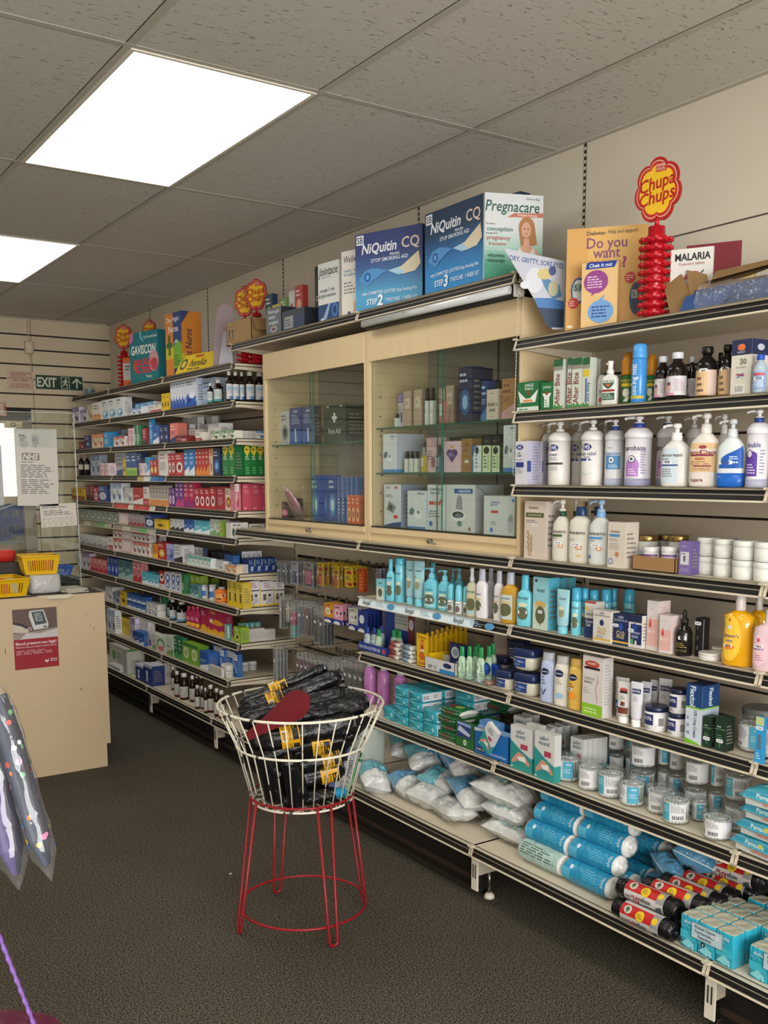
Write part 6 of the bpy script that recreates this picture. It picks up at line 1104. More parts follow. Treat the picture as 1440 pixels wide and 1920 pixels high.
'box omron':[(2400,3422,1503,103,140,159,-90,102,3),],
'box andbox':[(2390,3402,1272,126,120,181,-90,274,0),],
'box nebul':[(2375,3097,1272,118,90,183,-90,275,0),],
'box handsun':[(2400,2945,1272,177,140,184,-90,101,0),],
'perf amberperf':[(2339,3193,1503,17,17,99,-90,306,3),],
'perf ':[(2340,3379,1690,19,19,53,-90,172,20),(2350,3148,1690,19,19,139,-90,198,20),(2350,3181,1690,19,19,141,-90,198,20),(2350,3252,1503,20,20,84,-90,172,3),(2350,3286,1503,20,20,85,-90,172,3),(2350,3321,1503,20,20,85,-90,172,3),(2484,3365,1503,27,27,130,-90,173,3),(2484,3414,1503,28,28,132,-90,173,3),],
'perf pinkperf':[(2340,3072,1690,20,20,131,-90,139,20),],
'perf blueperf':[(2341,3092,1503,22,22,101,-90,166,3),],
'box whitenavy':[(2352,5671,970,59,33,94,-90,251,13),(2352,5610,970,59,33,94,-90,251,13),(2352,5549,970,59,33,94,-90,251,13),(2352,5488,970,59,33,94,-90,251,13),(2352,5427,970,59,33,94,-90,251,13),(2366,4930,970,30,60,104,0,230,13),(2397,4930,970,30,60,104,0,230,13),(2427,4930,970,30,60,104,0,230,13),(2458,4930,970,30,60,104,0,230,13),],
'box whitegreen2':[(2381,4795,1160,92,60,72,0,73,15),],
'box taupe':[(2365,3310,1690,56,50,139,-90,211,20),(2365,3239,1690,56,50,140,-90,211,20),(2405,3068,1690,50,70,145,-90,211,20),(2455,3203,1690,51,50,149,-90,212,20),],
'box darkgift':[(2370,2935,1690,81,60,202,-90,65,20),(2431,2936,1690,32,60,201,-90,65,20),],
'box brush':[(2370,4268,1642,117,40,174,-90,35,2),(2370,4145,1642,117,40,172,-90,35,2),],
'box firstaid':[(2415,3900,1642,193,130,165,-90,68,2),],
'box bluebrush2':[(2365,3867,1272,21,30,211,-90,202,1),(2365,3828,1272,21,30,211,-90,202,1),(2365,3789,1272,21,30,211,-90,202,1),(2365,3750,1272,21,30,211,-90,202,1),(2365,3711,1272,21,30,211,-90,202,1),],
'box blushbox':[(2375,3158,1503,69,50,136,-90,134,3),],
'box monitor':[(2395,4413,1642,92,50,166,-90,272,2),],
'box pinkblack':[(2385,4431,1272,97,30,85,-90,21,1),(2435,4426,1272,54,50,101,-90,21,1),],
'box bluebrush':[(2385,4118,1272,86,30,219,-90,33,1),(2415,4086,1272,76,30,219,-90,33,1),(2415,4008,1272,76,30,219,-90,33,1),],
'box darkblue2':[(2390,2858,1690,40,40,147,-90,64,20),],
'box kraft':[(2441,4094,1642,83,100,174,-90,48,2),],
'jar greylid':[(2444,1683,735,106,106,94,-64,91,16),],
'pump plainpump':[(2437,1850,1460,55,34,207,-70,145,19),],
'tub plaintub':[(2451,2329,1460,40,40,207,-64,146,19),(2458,1974,1460,55,55,207,-64,146,19),],
'box amber':[(2452,5272,594,59,33,68,-90,63,10),(2452,5212,594,59,33,68,-90,63,10),(2452,5152,594,59,33,68,-90,63,10),],
}
for key, L_ in STOCK.items():
    k, s = key.split(' ')
    for x, y, z, w_, d, h, rz, di, wi in L_:
        put(k, s, x/1e3, y/1e3, z/1e3, w_/1e3-.0005, d/1e3-.0005, h/1e3, math.radians(rz), D_[di], W_[wi], '')

# ================================================================ CEILING LIGHTS
PANEL = m_emit('lit_diffuser', (1.0, .965, .89, 1), PANEL_W)
vis = {(0, 0), (0, 2)}
for ci in (0, -4):
    for ri in (0, 2, -2):
        x0, y0 = X0+.6*ci, Y0+1.2*ri
        r = empty('ceiling_light', (x0+.3, y0+.6, ZC))
        m = MB()
        for a in ((-.291, .291, -.591, -.579), (-.291, .291, .579, .591), (-.291, -.279, -.579, .579), (.279, .291, -.579, .579)):
            m.box(a[0], a[1], a[2], a[3], -.004, .002, '#d8d2c4')
        m.build('frame', r)
        m = MB(); m.box(-.279, .279, -.579, .579, -.0025, .0015, PANEL); m.build('diffuser', r)
        pos = 'nearer one above the aisle' if (ci, ri) == (0, 0) else 'farther one cut by left edge' if (ci, ri) == (0, 2) else 'out of view, %s row %d' % ('aisle' if ci == 0 else 'left', ri+3)
        tag(r, 'bright rectangular ceiling light panel, %s' % pos, 'ceiling light', 'ceiling light panels')

# ================================================================ GLASS CABINETS
def cabinet(y1, y0, label, sh, slide):
    """y1 is the left (far) side"""
    W2 = y1-y0; z0, z1 = 1.214, 2.085; xf = 2.285; D = 2.598-xf
    r = empty('glass_cabinet', (xf, (y0+y1)/2, z0)); tag(r, label, 'display cabinet', 'glass display cabinets')
    hw = W2/2; h = z1-z0
    m = MB(); t = .018
    m.box(0, D, hw-t, hw, 0, h, BEECH); m.box(0, D, -hw, -hw+t, 0, h, BEECH); m.box(.001, D, -hw+t, hw-t, h-.02, h-.001, BEECH)
    m.box(.02, D, -hw+t, hw-t, .042, .058, BEECH); m.build('carcass', r)
    m = MB(); m.box(D-.006, D-.001, -hw+t, hw-t, .06, h-.02, '#a29e94')
    m.box(D-.0065, D-.006, -.006, .006, .06, h-.02, '#3a3a38'); m.build('back_panel', r)
    m = MB(); m.box(-.004, .012, -hw+t, hw-t, h-.125, h-.001, BEECH); m.build('fascia', r)
    m = MB(); m.box(-.006, .03, -hw+t, hw-t, .036, .058, BEECH); m.build('sill', r)
    m = MB(); m.box(.004, .016, -hw+t, hw-t, 0, .036, BEECH); m.build('plinth_board', r)
    m = MB(); m.tube([(-.014, .03, .022), (.004, .03, .022)], .009, STEEL, 14); m.tube([(-.013, .03, .022), (-.016, -.02, .015)], .0035, STEEL, 8); m.build('lock', r)
    for z in sh:
        m = MB(); m.box(.035, D-.01, -hw+t+.002, hw-t-.002, z-z0-.006, z-z0, M('#dbe8e2', .03, 0, 'glass'), {'l': GLEDGE, 'f': GLEDGE})
        m.box(.0335, .035, -hw+t+.002, hw-t-.002, z-z0-.006, z-z0, GLEDGE); m.build('glass_shelf', r)
        m = MB()
        for y in (-hw+t+.006, hw-t-.006):
            for x in (.06, D-.05): m.tube([(x, y-.006, z-z0-.01), (x, y+.006, z-z0-.01)], .004, STEEL, 8)
        m.build('shelf_studs', r)
    m = MB()
    for y in (hw-t-.0003, -hw+t+.0003):
        for k in range(7): m.box(.055, .061, y-.0004, y+.0004, .12+k*.08, .126+k*.08, '#2c2620')
    m.build('stud_holes', r)
    for k, (a, b, x) in enumerate(((slide-.02, hw-t, .014), (-hw+t, slide+.02, .020))):
        m = MB(); m.box(x, x+.004, a, b, .06, h-.12, GLASS)
        m.box(x-.0002, x+.0042, (a if k == 0 else b)-.0012, (a if k == 0 else b)+.0012, .06, h-.12, GLEDGE)
        m.build('sliding_glass_door', r)
    m = MB(); m.box(.008, .034, -hw+t, hw-t, .058, .064, '#23261f'); m.build('bottom_track', r)
    return r
cabinet(4.478, 3.530, 'beech display cabinet with toothbrushes behind sliding glass, left one', (1.640,), .02)
cabinet(3.528, 2.555, 'beech display cabinet with perfumes and monitors, right one', (1.501, 1.688), .0)

# roller blind rolled up over the right cabinet
r = empty('roller_blind', (2.250, 3.01, 2.098)); tag(r, 'white roller blind rolled up above the right glass cabinet', 'blind')
m = MB(); m.loft([(0, .008, .014, 3), (.905, .008, .014, 3)], M('#c4c6c6', .3, .2), 14, Matrix.Translation((-.026, .4525, .004)) @ Matrix.Rotation(PI/2, 4, 'X')); m.build('bottom_bar', r)
m = MB(); m.loft([(0, .014, .014), (.93, .014, .014)], '#22231f', 14, Matrix.Translation((.004, .465, -.004)) @ Matrix.Rotation(PI/2, 4, 'X')); m.build('fabric_roll', r)
m = MB(); m.box(-.02, .02, -.472, -.464, -.02, .02, '#b9b6ac'); m.tube([(0, -.474, -.004), (0, -.482, -.004)], .014, '#b9b6ac', 12); m.build('end_bracket', r)
m = MB()
for yy, xx in ((-.478, -.012), (-.478, .012)):
    m.tube([(xx, yy, -.01), (xx-.01, yy, -.6)], .0008, '#c8c6bc', 4)
    for k in range(50): m.loft([(-.0022, .0006, .0006), (0, .0022, .0022), (.0022, .0006, .0006)], '#d4d2c8', 6, Matrix.Translation((xx-.01*k/50, yy, -.016-k*.0118)))
m.tube([(-.022, -.478, -.6), (-.018, -.478, -.606), (.002, -.478, -.6)], .0008, '#c8c6bc', 4)
m.build('bead_chain', r)

# ================================================================ SHOW CARDS AND DUMMY BOXES
def show(nm, cat, label, xl, yl, z, w_, h, yaw, d, col, ops, group=None, side=None, sops=None, top=None, lean=0):
    """printed box or card; (xl, yl) is its left front foot, yaw turns it towards the entrance"""
    a = math.radians(yaw); ux, uy = sin(a), -cos(a); cx, cy = xl+ux*w_/2, yl+uy*w_/2
    m = MB(); s = side or col
    m.box(-w_/2, w_/2, 0, d, 0, h, col, {'l': s, 'r': s, 'b': s, 't': top or s})
    deco(m, Flat(w_, h, (-w_/2, 0, 0)), ops)
    if sops: deco(m, Flat(d, h, (w_/2, 0, 0), (0, 1, 0), (0, 0, 1), (1, 0, 0)), sops)
    o = m.build(nm, None, (cx, cy, z)); o.rotation_euler = (math.radians(-lean), 0, a-PI/2)
    tag(o, label, cat, group); return o
def grad(cols, n=20):
    out = []
    for i in range(n):
        t = (i+.5)/n*(len(cols)-1); k = min(int(t), len(cols)-2); f = t-k
        a, b = cols[k].lstrip('#'), cols[k+1].lstrip('#')
        out.append(('R', 0, i/n, 1, (i+1)/n, '#'+''.join('%02x' % int(int(a[j:j+2], 16)*(1-f)+int(b[j:j+2], 16)*f) for j in (0, 2, 4))))
    return out
def niq(step, blue):
    return grad((blue[2], blue[2], blue[1], blue[0], blue[0]))+[('R', .02, .86, .13, .98, '#d8dce0'), ('T', 'SB', .075, .92, .08, '#1c2438', .09),
            ('T', 'NiQuitin', .37, .8, .12, '#d8dce4', .52, 0, .2, .02), ('T', 'CQ', .83, .81, .13, '#d8c4b8', .26, 0, 0, .01), ('T', 'Nicotine', .6, .695, .035, '#d8dce4', .14, 0, .2), ('T', 'STOP SMOKING AID', .52, .64, .045, '#d0d8e4', .56),
            ('P', '#4a86bc', [(.06, .42), (.14, .52), (.26, .55), (.4, .52), (.5, .49), (.4, .46), (.26, .38), (.2, .33), (.14, .36)]), ('E', .19, .44, .05, .06, '#1c4c8c'), ('E', .19, .44, .025, .035, '#5c98cc'),
            ('P', '#cfc4a8', [(.5, .49), (.7, .52), (.95, .68), (.98, .52), (.9, .44), (.72, .42)]), ('P', '#9cc4dc', [(.5, .49), (.66, .51), (.76, .44), (.66, .42)]),
            ('T', 'with COMMITTED QUITTERS Stop Smoking Plan', .52, .235, .04, '#ccdce8', .82, 0, .1), ('T', 'STEP', .26, .125, .07, '#d8e4ec', .16, 0, .1), ('T', step, .385, .135, .13, '#dfe4e8', .12, 0, .1, .03), ('T', '7 PATCHES  1 WEEK KIT', .7, .125, .055, '#ccdce8', .48)]
show('display_box', 'display box', 'blue stop smoking dummy box marked step 2, on high shelf', 2.255, 3.56, 2.159, .335, .312, 19.6, .06, '#3c80b4', niq('2', ('#2c3a6c', '#3c6494', '#4c94bc')), 'stop smoking dummy boxes', '#2c3c68', top='#2c3a6c')
show('display_box', 'display box', 'blue stop smoking dummy box marked step 3, on high shelf', 2.27, 3.093, 2.159, .351, .297, -.9, .06, '#2c80b8', niq('3', ('#14304c', '#1f5c94', '#2a80bc')), 'stop smoking dummy boxes', '#16304c', top='#16304c')
show('display_box', 'display box', 'dark blue dummy box behind the step 2 box', 2.36, 3.22, 2.159, .1, .31, 10, .06, '#2a3c64', [('T', 'NiQ', .5, .9, .07, '#c8ccd8', .8)], None, '#22304c')
show('display_box', 'display box', 'navy dummy box behind white pregnancy vitamin card', 2.36, 2.82, 2.159, .14, .305, 5, .05, '#22344c', [], None, '#1c2c40')
show('show_card', 'show card', 'white pregnancy vitamin show card with woman in white top', 2.25, 2.724, 2.159, .213, .292, 69, .012, '#cdd2d4', grad(('#3c9478', '#5ca890', '#a8c8bc', '#cdd2d4', '#cdd2d4', '#cdd2d4'))+[
    ('T', 'Pregnacare', .48, .86, .12, '#2c5c4c', .92, 0, .18), ('T', 'One-a-day', .82, .955, .03, '#556', .24),
    ('P', '#b8705c', [(.38, .735), (1, .75), (1, .8), (.5, .785)]), ('T', 'Prenatal Formula', .73, .767, .025, '#e8d8d0', .4), ('T', 'for before', .1, .655, .02, '#666', .16), ('T', 'conception', .26, .6, .05, '#3c6c5c', .5), ('T', 'through all of', .12, .548, .02, '#666', .2), ('T', 'pregnancy', .24, .5, .05, '#b05c54', .46), ('T', '& lactation', .22, .43, .035, '#b05c54', .36),
    ('T', 'vitamins', .2, .3, .045, '#2c5c4c', .36), ('T', 'minerals', .2, .24, .045, '#2c5c4c', .36), ('E', .72, .62, .14, .13, '#a8784c'), ('P', '#a8784c', [(.58, .62), (.62, .42), (.72, .4), (.9, .44), (.86, .62)]), ('P', '#cfa088', [(.5, .32), (.6, .4), (.7, .44), (.8, .42), (.93, .34), (.97, .2), (.52, .2)]), ('P', '#d6d4d2', [(.48, .28), (.6, .4), (.66, .34), (.76, .33), (.84, .4), (.92, .2), (.5, .2)]), ('E', .71, .6, .085, .09, '#cfa088'), ('P', '#a8784c', [(.62, .66), (.7, .72), (.82, .64), (.8, .7), (.7, .74)]), ('P', '#cfa088', [(.67, .5), (.76, .5), (.77, .4), (.66, .4)]), ('E', .68, .61, .012, .008, '#3c2c24'), ('E', .74, .61, .012, .008, '#3c2c24'), ('P', '#a84c4c', [(.68, .56), (.745, .565), (.71, .55)])], 'vitamin show cards', '#c4c8ca')
show('show_card', 'show card', 'white joint vitamin show card with blue foot', 2.26, 3.879, 2.159, .155, .25, 5, .02, '#cfd0cc', [('R', 0, 0, 1, .3, '#24406c'), ('E', .8, .18, .15, .12, '#3c74b4'), ('E', .8, .18, .09, .07, '#22365c'), ('P', '#8ca4c4', [(.2, .04), (.5, .3), (.6, .3), (.4, .04)]), ('T', 'Jointace', .5, .86, .14, '#3c4448', .9, 0, .15), ('L', .2, .74, .9, .77, 1, '#888'), ('T', 'omega-3 oils', .45, .54, .06, '#4c5c74', .74), ('T', '& glucosamine', .45, .45, .06, '#4c5c74', .8), ('E', .2, .04, .08, .03, '#d8dce0')], 'vitamin show cards')
show('show_card', 'show card', 'white wellbeing vitamin show card beside step 2 box', 2.26, 3.681, 2.159, .15, .268, 13, .02, '#cfcbc4', [('T', 'Wellwoman', .56, .87, .12, '#4c4050', .95, 0, .15), ('T', 'health, vitality', .44, .7, .045, '#5c7c9c', .74), ('T', '& wellbeing', .38, .64, .045, '#5c7c9c', .6), ('L', .1, .34, .6, .54, 4, '#777'), ('P', '#c89880', [(.45, 0), (.62, 0), (.62, .2), (.5, .24)]), ('E', .3, .05, .07, .03, '#5c4c84')], 'vitamin show cards')
show('display_box', 'display box', 'black dummy box behind the joint vitamin card', 2.36, 4.08, 2.159, .18, .285, 5, .05, '#22241f', [('E', .35, .86, .16, .09, '#8c8a80'), ('E', .35, .86, .13, .07, '#22241f'), ('T', 'D', .12, .5, .08, '#b0aca0', .2)])
show('leaflet_box', 'leaflet box', 'slate winter leaflet box with product pictures', 2.255, 4.373, 2.159, .145, .125, 2, .08, '#5c646c', [('T', "We've got", .5, .86, .14, '#d0d4d8', .8), ('T', 'winter', .4, .66, .14, '#d0d4d8', .6), ('T', 'wrapped', .48, .46, .14, '#d0d4d8', .76), ('E', .5, .2, .22, .12, '#b0a8a4'), ('E', .5, .2, .14, .07, '#5c4c50')], None, '#2c3036')
show('leaflet_box', 'leaflet box', 'dark leaflet box with silver label beside slate leaflets', 2.25, 4.2, 2.159, .2, .09, 2, .1, '#2c3444', [('R', .1, .1, .5, .7, '#8c8e90'), ('L', .14, .2, .46, .6, 3, '#3c4044'), ('R', .55, .1, .98, .6, '#22345c')], None, '#20242c')
cx_ = [('navy night remedy box behind the slate leaflets', .0, .07, .24, '#1f3450', '#8cc04c'), ('yellow lemon sachet box behind the slate leaflets', .06, .1, .18, '#c4b43c', '#6c8c2c'), ('green and orange box behind the leaflets', .13, .06, .2, '#6c8c54', '#c0642c'), ('white narrow box behind the dark leaflet box', .2, .05, .22, '#c4c2bc', '#a0453c'), ('red remedy box behind the dark leaflet box', .25, .07, .235, '#a83a34', '#d8a080')]
for lab, dy, w_, h, c1, c2 in cx_:
    show('medicine_box', 'box', lab, 2.38, 4.62-dy*1.25, 2.159, w_, h, 3, .03, c1, [('R', 0, 0, 1, .3, c2), ('E', .5, .6, .3, .14, c2), ('L', .1, .78, .9, .94, 2, '#d8d4c8')], 'boxes behind the winter leaflets')
# cardboard box with open flap
r = empty('cardboard_box', (2.36, 4.69, 2.159)); tag(r, 'brown cardboard box with up arrows and open flap', 'cardboard box')
m = MB(); CB = M('#a5855a', .75); cbx = '#8c6e48'
m.box(-.1, .1, -.145, .145, 0, .003, CB); m.box(-.1, -.097, -.145, .145, 0, .115, CB); m.box(.097, .1, -.145, .145, 0, .115, CB); m.box(-.1, .1, .142, .145, 0, .115, CB); m.box(-.1, .1, -.145, -.142, 0, .115, cbx)
deco(m, Flat(.29, .115, (-.1, .145, 0), (0, -1, 0), (0, 0, 1), (-1, 0, 0)), [('R', .06, .2, .34, .82, '#3c3020'), ('R', .07, .22, .33, .8, '#a5855a'), ('R', .1, .28, .3, .31, '#3c3020'), ('P', '#3c3020', [(.12, .34), (.16, .34), (.16, .6), (.19, .6), (.14, .72), (.09, .6), (.12, .6)]), ('P', '#3c3020', [(.24, .34), (.28, .34), (.28, .6), (.31, .6), (.26, .72), (.21, .6), (.24, .6)])])
m.build('box_body', r)
m = MB(); m.poly([(-.1, -.145, .115), (.1, -.145, .115), (.1, -.2, .05), (-.1, -.2, .05)], cbx); m.poly([(.1, -.145, .114), (-.1, -.145, .114), (-.1, -.2, .049), (.1, -.2, .049)], CB)
m.poly([(-.1, .145, .115), (-.1, -.145, .115), (-.02, -.145, .13), (-.02, .145, .13)], CB); m.build('flap', r)

def flower(m, R, z, col, d0, d1, n=7, X=0):
    """scalloped badge standing in the local x/z plane"""
    pts = []
    for i in range(84):
        a = 2*PI*i/84; rr = R*(.86+.14*abs(cos(n*a/2))**.7); pts.append((X+rr*sin(a)*.86, z+rr*cos(a)*1.05))
    m.poly([(x, d0, zz) for x, zz in pts], col); m.poly([(x, d1, zz) for x, zz in reversed(pts)], col)
    for i in range(84):
        a = pts[i]; b = pts[(i+1) % 84]; m.poly([(a[0], d0, a[1]), (a[0], d1, a[1]), (b[0], d1, b[1]), (b[0], d0, b[1])], col)
def lolly(x, y, z, hpost, R, yaw, label, hexn=9, stick=True):
    r = empty('lollipop_stand', (x, y, z), math.radians(yaw-90)); tag(r, label, 'lollipop stand', 'red lollipop stands')
    RD = M('#b01622', .25)
    m = MB(); m.loft([(0, .028, .028), (hpost, .024, .024)], RD, 18)
    n = hexn
    m.build('post', r)
    m = MB()
    for k in range(n):
        zz = .012+k*(hpost-.035)/n
        m.loft([(zz, .034, .034), (zz+.002, .041, .041), (zz+.012, .041, .041), (zz+.014, .034, .034)], RD, 18)
        for j in range(12):
            a = 2*PI*j/12; m.tube([(cos(a)*.036, sin(a)*.036, zz+.007), (cos(a)*.049, sin(a)*.049, zz+.009)], .0055, RD, 6)
    m.build('holder_rings', r)
    m = MB(); m.loft([(hpost, .008, .008), (hpost+.03, .006, .006)], RD, 8); zc = hpost+.02+R*.95
    flower(m, R, zc, '#a31c1a', -.004, .004)
    flower(m, R*.9, zc, '#d4b89c', -.0045, -.004); flower(m, R*.87, zc, '#b02a20', -.005, -.0045)
    flower(m, R*.77, zc, '#dcb024', -.0055, -.005)
    deco(m, Flat(R*2, R*2, (-R, -.0058, zc-R)), [('T', 'Chupa', .5, .62, .2, '#a31c1a', .66, 8, .25, .02), ('T', 'Chups', .5, .4, .2, '#a31c1a', .66, 8, .25, .02), ('R', .47, .78, .66, .92, '#b02a20'), ('T', 'PAPER', .56, .88, .045, '#dcc8b8', .16), ('T', 'STICK', .56, .82, .045, '#dcc8b8', .16)])
    m.build('sign', r); return r
lolly(2.305, 2.012, 1.941, .262, .086, 12, 'tallest red lollipop stand beside the diabetes show card', 10)
lolly(2.42, 6.86, 2.07, .28, .082, 40, 'red lollipop stand at the far end, left of teal box', 9)
lolly(2.46, 6.46, 2.07, .27, .08, 20, 'red lollipop stand touching the teal antacid box', 9)
lolly(2.44, 4.98, 2.07, .26, .078, 30, 'left red lollipop stand behind cardboard box', 9)
lolly(2.44, 4.84, 2.07, .275, .078, 35, 'right red lollipop stand behind cardboard box', 9)
show('medicine_box', 'display box', 'orange and white capsule box between two lollipop stands', 2.38, 6.78, 2.07, .2, .225, 35, .09, '#c6642c', [('R', 0, .32, 1, .84, '#b8b2ac'), ('L', .1, .6, .8, .78, 2, '#3c4450'), ('L', .2, .1, .7, .26, 2, '#7c3c1c')], None, '#2c4c6c')
show('display_box', 'display box', 'teal antacid dummy box with pink double action badge', 2.27, 6.326, 2.07, .331, .325, 11.6, .13, '#1d6a74', [
    ('P', '#b0688c', [(0, .78), (.12, .84), (.16, 1), (0, 1)]), ('P', '#6cb0b4', [(.36, 1), (.4, .86), (.52, .8), (.44, .9), (.42, 1)]), ('T', 'Fast Powerful Relief', .74, .89, .05, '#c8dcd8', .46), ('T', 'GAVISCON', .48, .66, .17, '#d8dcd4', .86, 0, .15, .02), ('E', .2, .36, .08, .1, '#b04c3c'), ('E', .84, .42, .17, .2, '#b8888c'), ('E', .86, .36, .12, .12, '#a83c4c'), ('T', 'DOUBLE', .46, .42, .12, '#c02c34', .6, 0, 0, .03), ('T', 'ACTION', .46, .27, .12, '#c02c34', .54, 0, 0, .03), ('T', 'Tablets', .66, .14, .05, '#d8dcd4', .3)], None, '#1f7484', top='#2a7c88')
show('display_box', 'display box', 'tall navy and orange night remedy dummy box', 2.27, 5.705, 2.07, .215, .362, 3.4, .125, '#1f3a70', [
    ('R', 0, 0, .48, 1, '#c0742c'), ('R', 0, .28, .48, .5, '#b8a42c'), ('P', '#6c9c2c', [(.48, .12), (1, .12), (1, .5), (.7, .58), (.48, .44)]), ('T', 'Day', .25, .9, .07, '#d8d4c4', .3), ('T', 'Night', .66, .9, .07, '#d0d4dc', .4), ('T', 'Nurse', .5, .75, .1, '#dcd8cc', .85), ('P', '#1c5c34', [(.18, .34), (.3, .34), (.3, .46), (.42, .46), (.42, .54), (.3, .54), (.3, .66), (.18, .66), (.18, .54), (.06, .54), (.06, .46), (.18, .46)]), ('L', .54, .16, .9, .34, 4, '#2c5c2c'), ('R', .5, .01, 1, .1, '#1c2c4c'), ('P', '#c8cccc', [(.5, .5), (.66, .58), (.8, .5), (.66, .54)])], None, '#c47c2a', sops=[('P', '#b8a82c', [(0, 0), (1, 0), (1, .2), (0, .34)]), ('P', '#30406c', [(0, .8), (.4, 1), (0, 1)]), ('T', 'Night Nurse', .34, .42, .34, '#2a2c50', .62, 90, .1)], top='#27508c')
# yellow tray, card standee, glass dome
m = MB(); yt = M('#d2b41c', .45)
m.poly([(-.19, -.06, .0), (.19, -.06, .0), (.19, .0, .11), (-.19, .0, .11)], yt); m.poly([(.19, -.06, .0), (-.19, -.06, 0), (-.19, .06, 0), (.19, .06, 0)], yt); m.poly([(-.19, .0, .11), (.19, .0, .11), (.19, .06, 0), (-.19, .06, 0)], yt)
m.poly([(.19, -.06, 0), (.19, .06, 0), (.19, 0, .11)], yt); m.poly([(-.19, .06, 0), (-.19, -.06, 0), (-.19, 0, .11)], yt)
deco(m, Flat(.38, .125, (-.19, -.0605, .0), (1, 0, 0), (0, .48, .88), (0, -.88, .48)), [('E', .14, .5, .09, .3, '#3c3820'), ('E', .14, .5, .06, .2, '#c8b44c'), ('T', 'hanika', .56, .52, .38, '#3c3014', .5, 0, .2), ('L', .3, .12, .9, .28, 1, '#5c4c14'), ('R', .4, .8, .62, .92, '#b04c34')])
o = m.build('display_tray', None, (2.33, 5.33, 2.07), -PI/2+.15); tag(o, 'yellow sloping display tray below the night remedy box', 'display tray')
r = empty('card_standee', (2.36, 5.06, 2.07), -PI/2+.9); tag(r, 'back of a mauve card standee with white strut', 'card standee')
m = MB(); pts = [(-.075, 0), (.075, 0), (.06, .2)]+[(.045*cos(t*PI/10), .3+.045*sin(t*PI/10)) for t in range(11)]+[(-.06, .2)]
m.poly([(x, 0, z) for x, z in pts], '#96868a'); m.poly([(x, .004, z) for x, z in reversed(pts)], '#96868a')
for i in range(len(pts)): a, b = pts[i], pts[(i+1) % len(pts)]; m.poly([(a[0], 0, a[1]), (a[0], .004, a[1]), (b[0], .004, b[1]), (b[0], 0, b[1])], '#b5a8a4')
m.build('card', r); m = MB(); m.poly([(-.035, -.05, 0), (.05, -.05, 0), (.03, 0, .2), (-.01, -.001, .2)], '#b4b2be'); m.poly([(.05, -.052, 0), (-.035, -.052, 0), (-.01, -.002, .2), (.03, -.002, .2)], '#b4b2be'); m.build('strut', r)
r = empty('glass_dome', (2.33, 7.38, 2.07)); tag(r, 'small clear domed tub at the far end of top shelf', 'tub')
m = MB(); m.loft([(.0, .045, .045), (.06, .045, .045), (.085, .03, .03), (.095, .01, .01)], CLEAR, 16); m.build('dome', r); m = MB(); m.loft([(0.001, .038, .038), (.05, .036, .036)], '#5c747c', 14); m.build('contents', r)

# --- on the first near shelf
# tapering eye-drop card
def onp(t, s, z): a = math.radians(60); return (2.40+sin(a)*s, 2.36-cos(a)*s, z)
m = MB(); P4 = [(-.29, 2.216), (-.084, 2.177), (-.086, 1.962), (-.124, 1.963)]
a = math.radians(60); nrm = Vector((cos(a), sin(a), 0))
F_ = [Vector(onp(0, s, z)) for s, z in P4]
m.poly([p-nrm*.0 for p in reversed(F_)], '#b4b8c4'); m.poly([p+nrm*.003 for p in F_], '#8c8c90')
for i in range(4): m.poly([F_[i], F_[(i+1) % 4], F_[(i+1) % 4]+nrm*.003, F_[i]+nrm*.003], '#aeb0b4')
SF = Flat(.206, .25, (2.40+sin(a)*(-.29), 2.36-cos(a)*(-.29), 1.962), (sin(a), -cos(a), 0), (0, 0, 1), (-cos(a), -sin(a), 0))
deco(m, SF, [('P', '#1f3450', [(.72, .03), (.98, .03), (.98, .26), (.56, .28)]), ('P', '#3c70ac', [(.56, .28), (.98, .26), (.98, .36), (.76, .4), (.5, .4)]), ('T', 'DRY, GRITTY, SORE EYES', .53, .85, .07, '#2c4c84', .86, -8), ('E', .5, .62, .14, .16, '#c8ccd4'), ('P', '#4c7ca4', [(.56, .72), (.66, .66), (.9, .56), (.94, .42), (.8, .38), (.66, .54)]), ('E', .66, .7, .12, .07, '#c4b47c'), ('E', .8, .52, .08, .1, '#b4b090'), ('E', .78, .74, .06, .06, '#3c4c84'), ('E', .36, .56, .09, .05, '#cdd2d8')], d0=.0004)
o = m.build('show_card'); tag(o, 'tapering eye drop show card leaning over cabinet side', 'show card')
show('show_card', 'show card', 'cream diabetes meter show card asking do you want more', 2.26, 2.331, 1.941, .245, .312, 38.7, .005, '#d2a862', [
    ('P', '#c89a58', [(0, 0), (.18, 0), (.3, 1), (0, 1)]), ('T', 'Diabetes', .36, .945, .035, '#2c2c34', .24, 0, 0, .02), ('T', '- Help and support', .68, .95, .035, '#4c4438', .4), ('T', 'Do you', .5, .85, .1, '#7c4870', .5), ('T', 'want', .5, .755, .1, '#7c4870', .34), ('T', 'more?', .52, .655, .1, '#94306c', .5, 0, 0, .03),
    ('E', .16, .4, .1, .13, '#2c4c84'), ('E', .16, .4, .08, .11, '#c4ccd4'), ('R', .09, .39, .23, .47, '#8ca49c'), ('T', '5.8', .16, .43, .05, '#22303c', .12), ('E', .1, .28, .07, .055, '#b83c3c'), ('L', .05, .25, .15, .31, 3, '#e4c8c0'),
    ('E', .88, .3, .085, .16, '#3c4c6c'), ('R', .82, .3, .94, .38, '#9cb0ac'), ('T', '5.8', .88, .34, .045, '#22303c', .1), ('E', .8, .5, .07, .055, '#b83c3c'), ('L', .75, .47, .85, .53, 3, '#e4c8c0'), ('E', .06, .05, .04, .015, '#e0d8c0')], None, '#b89868')
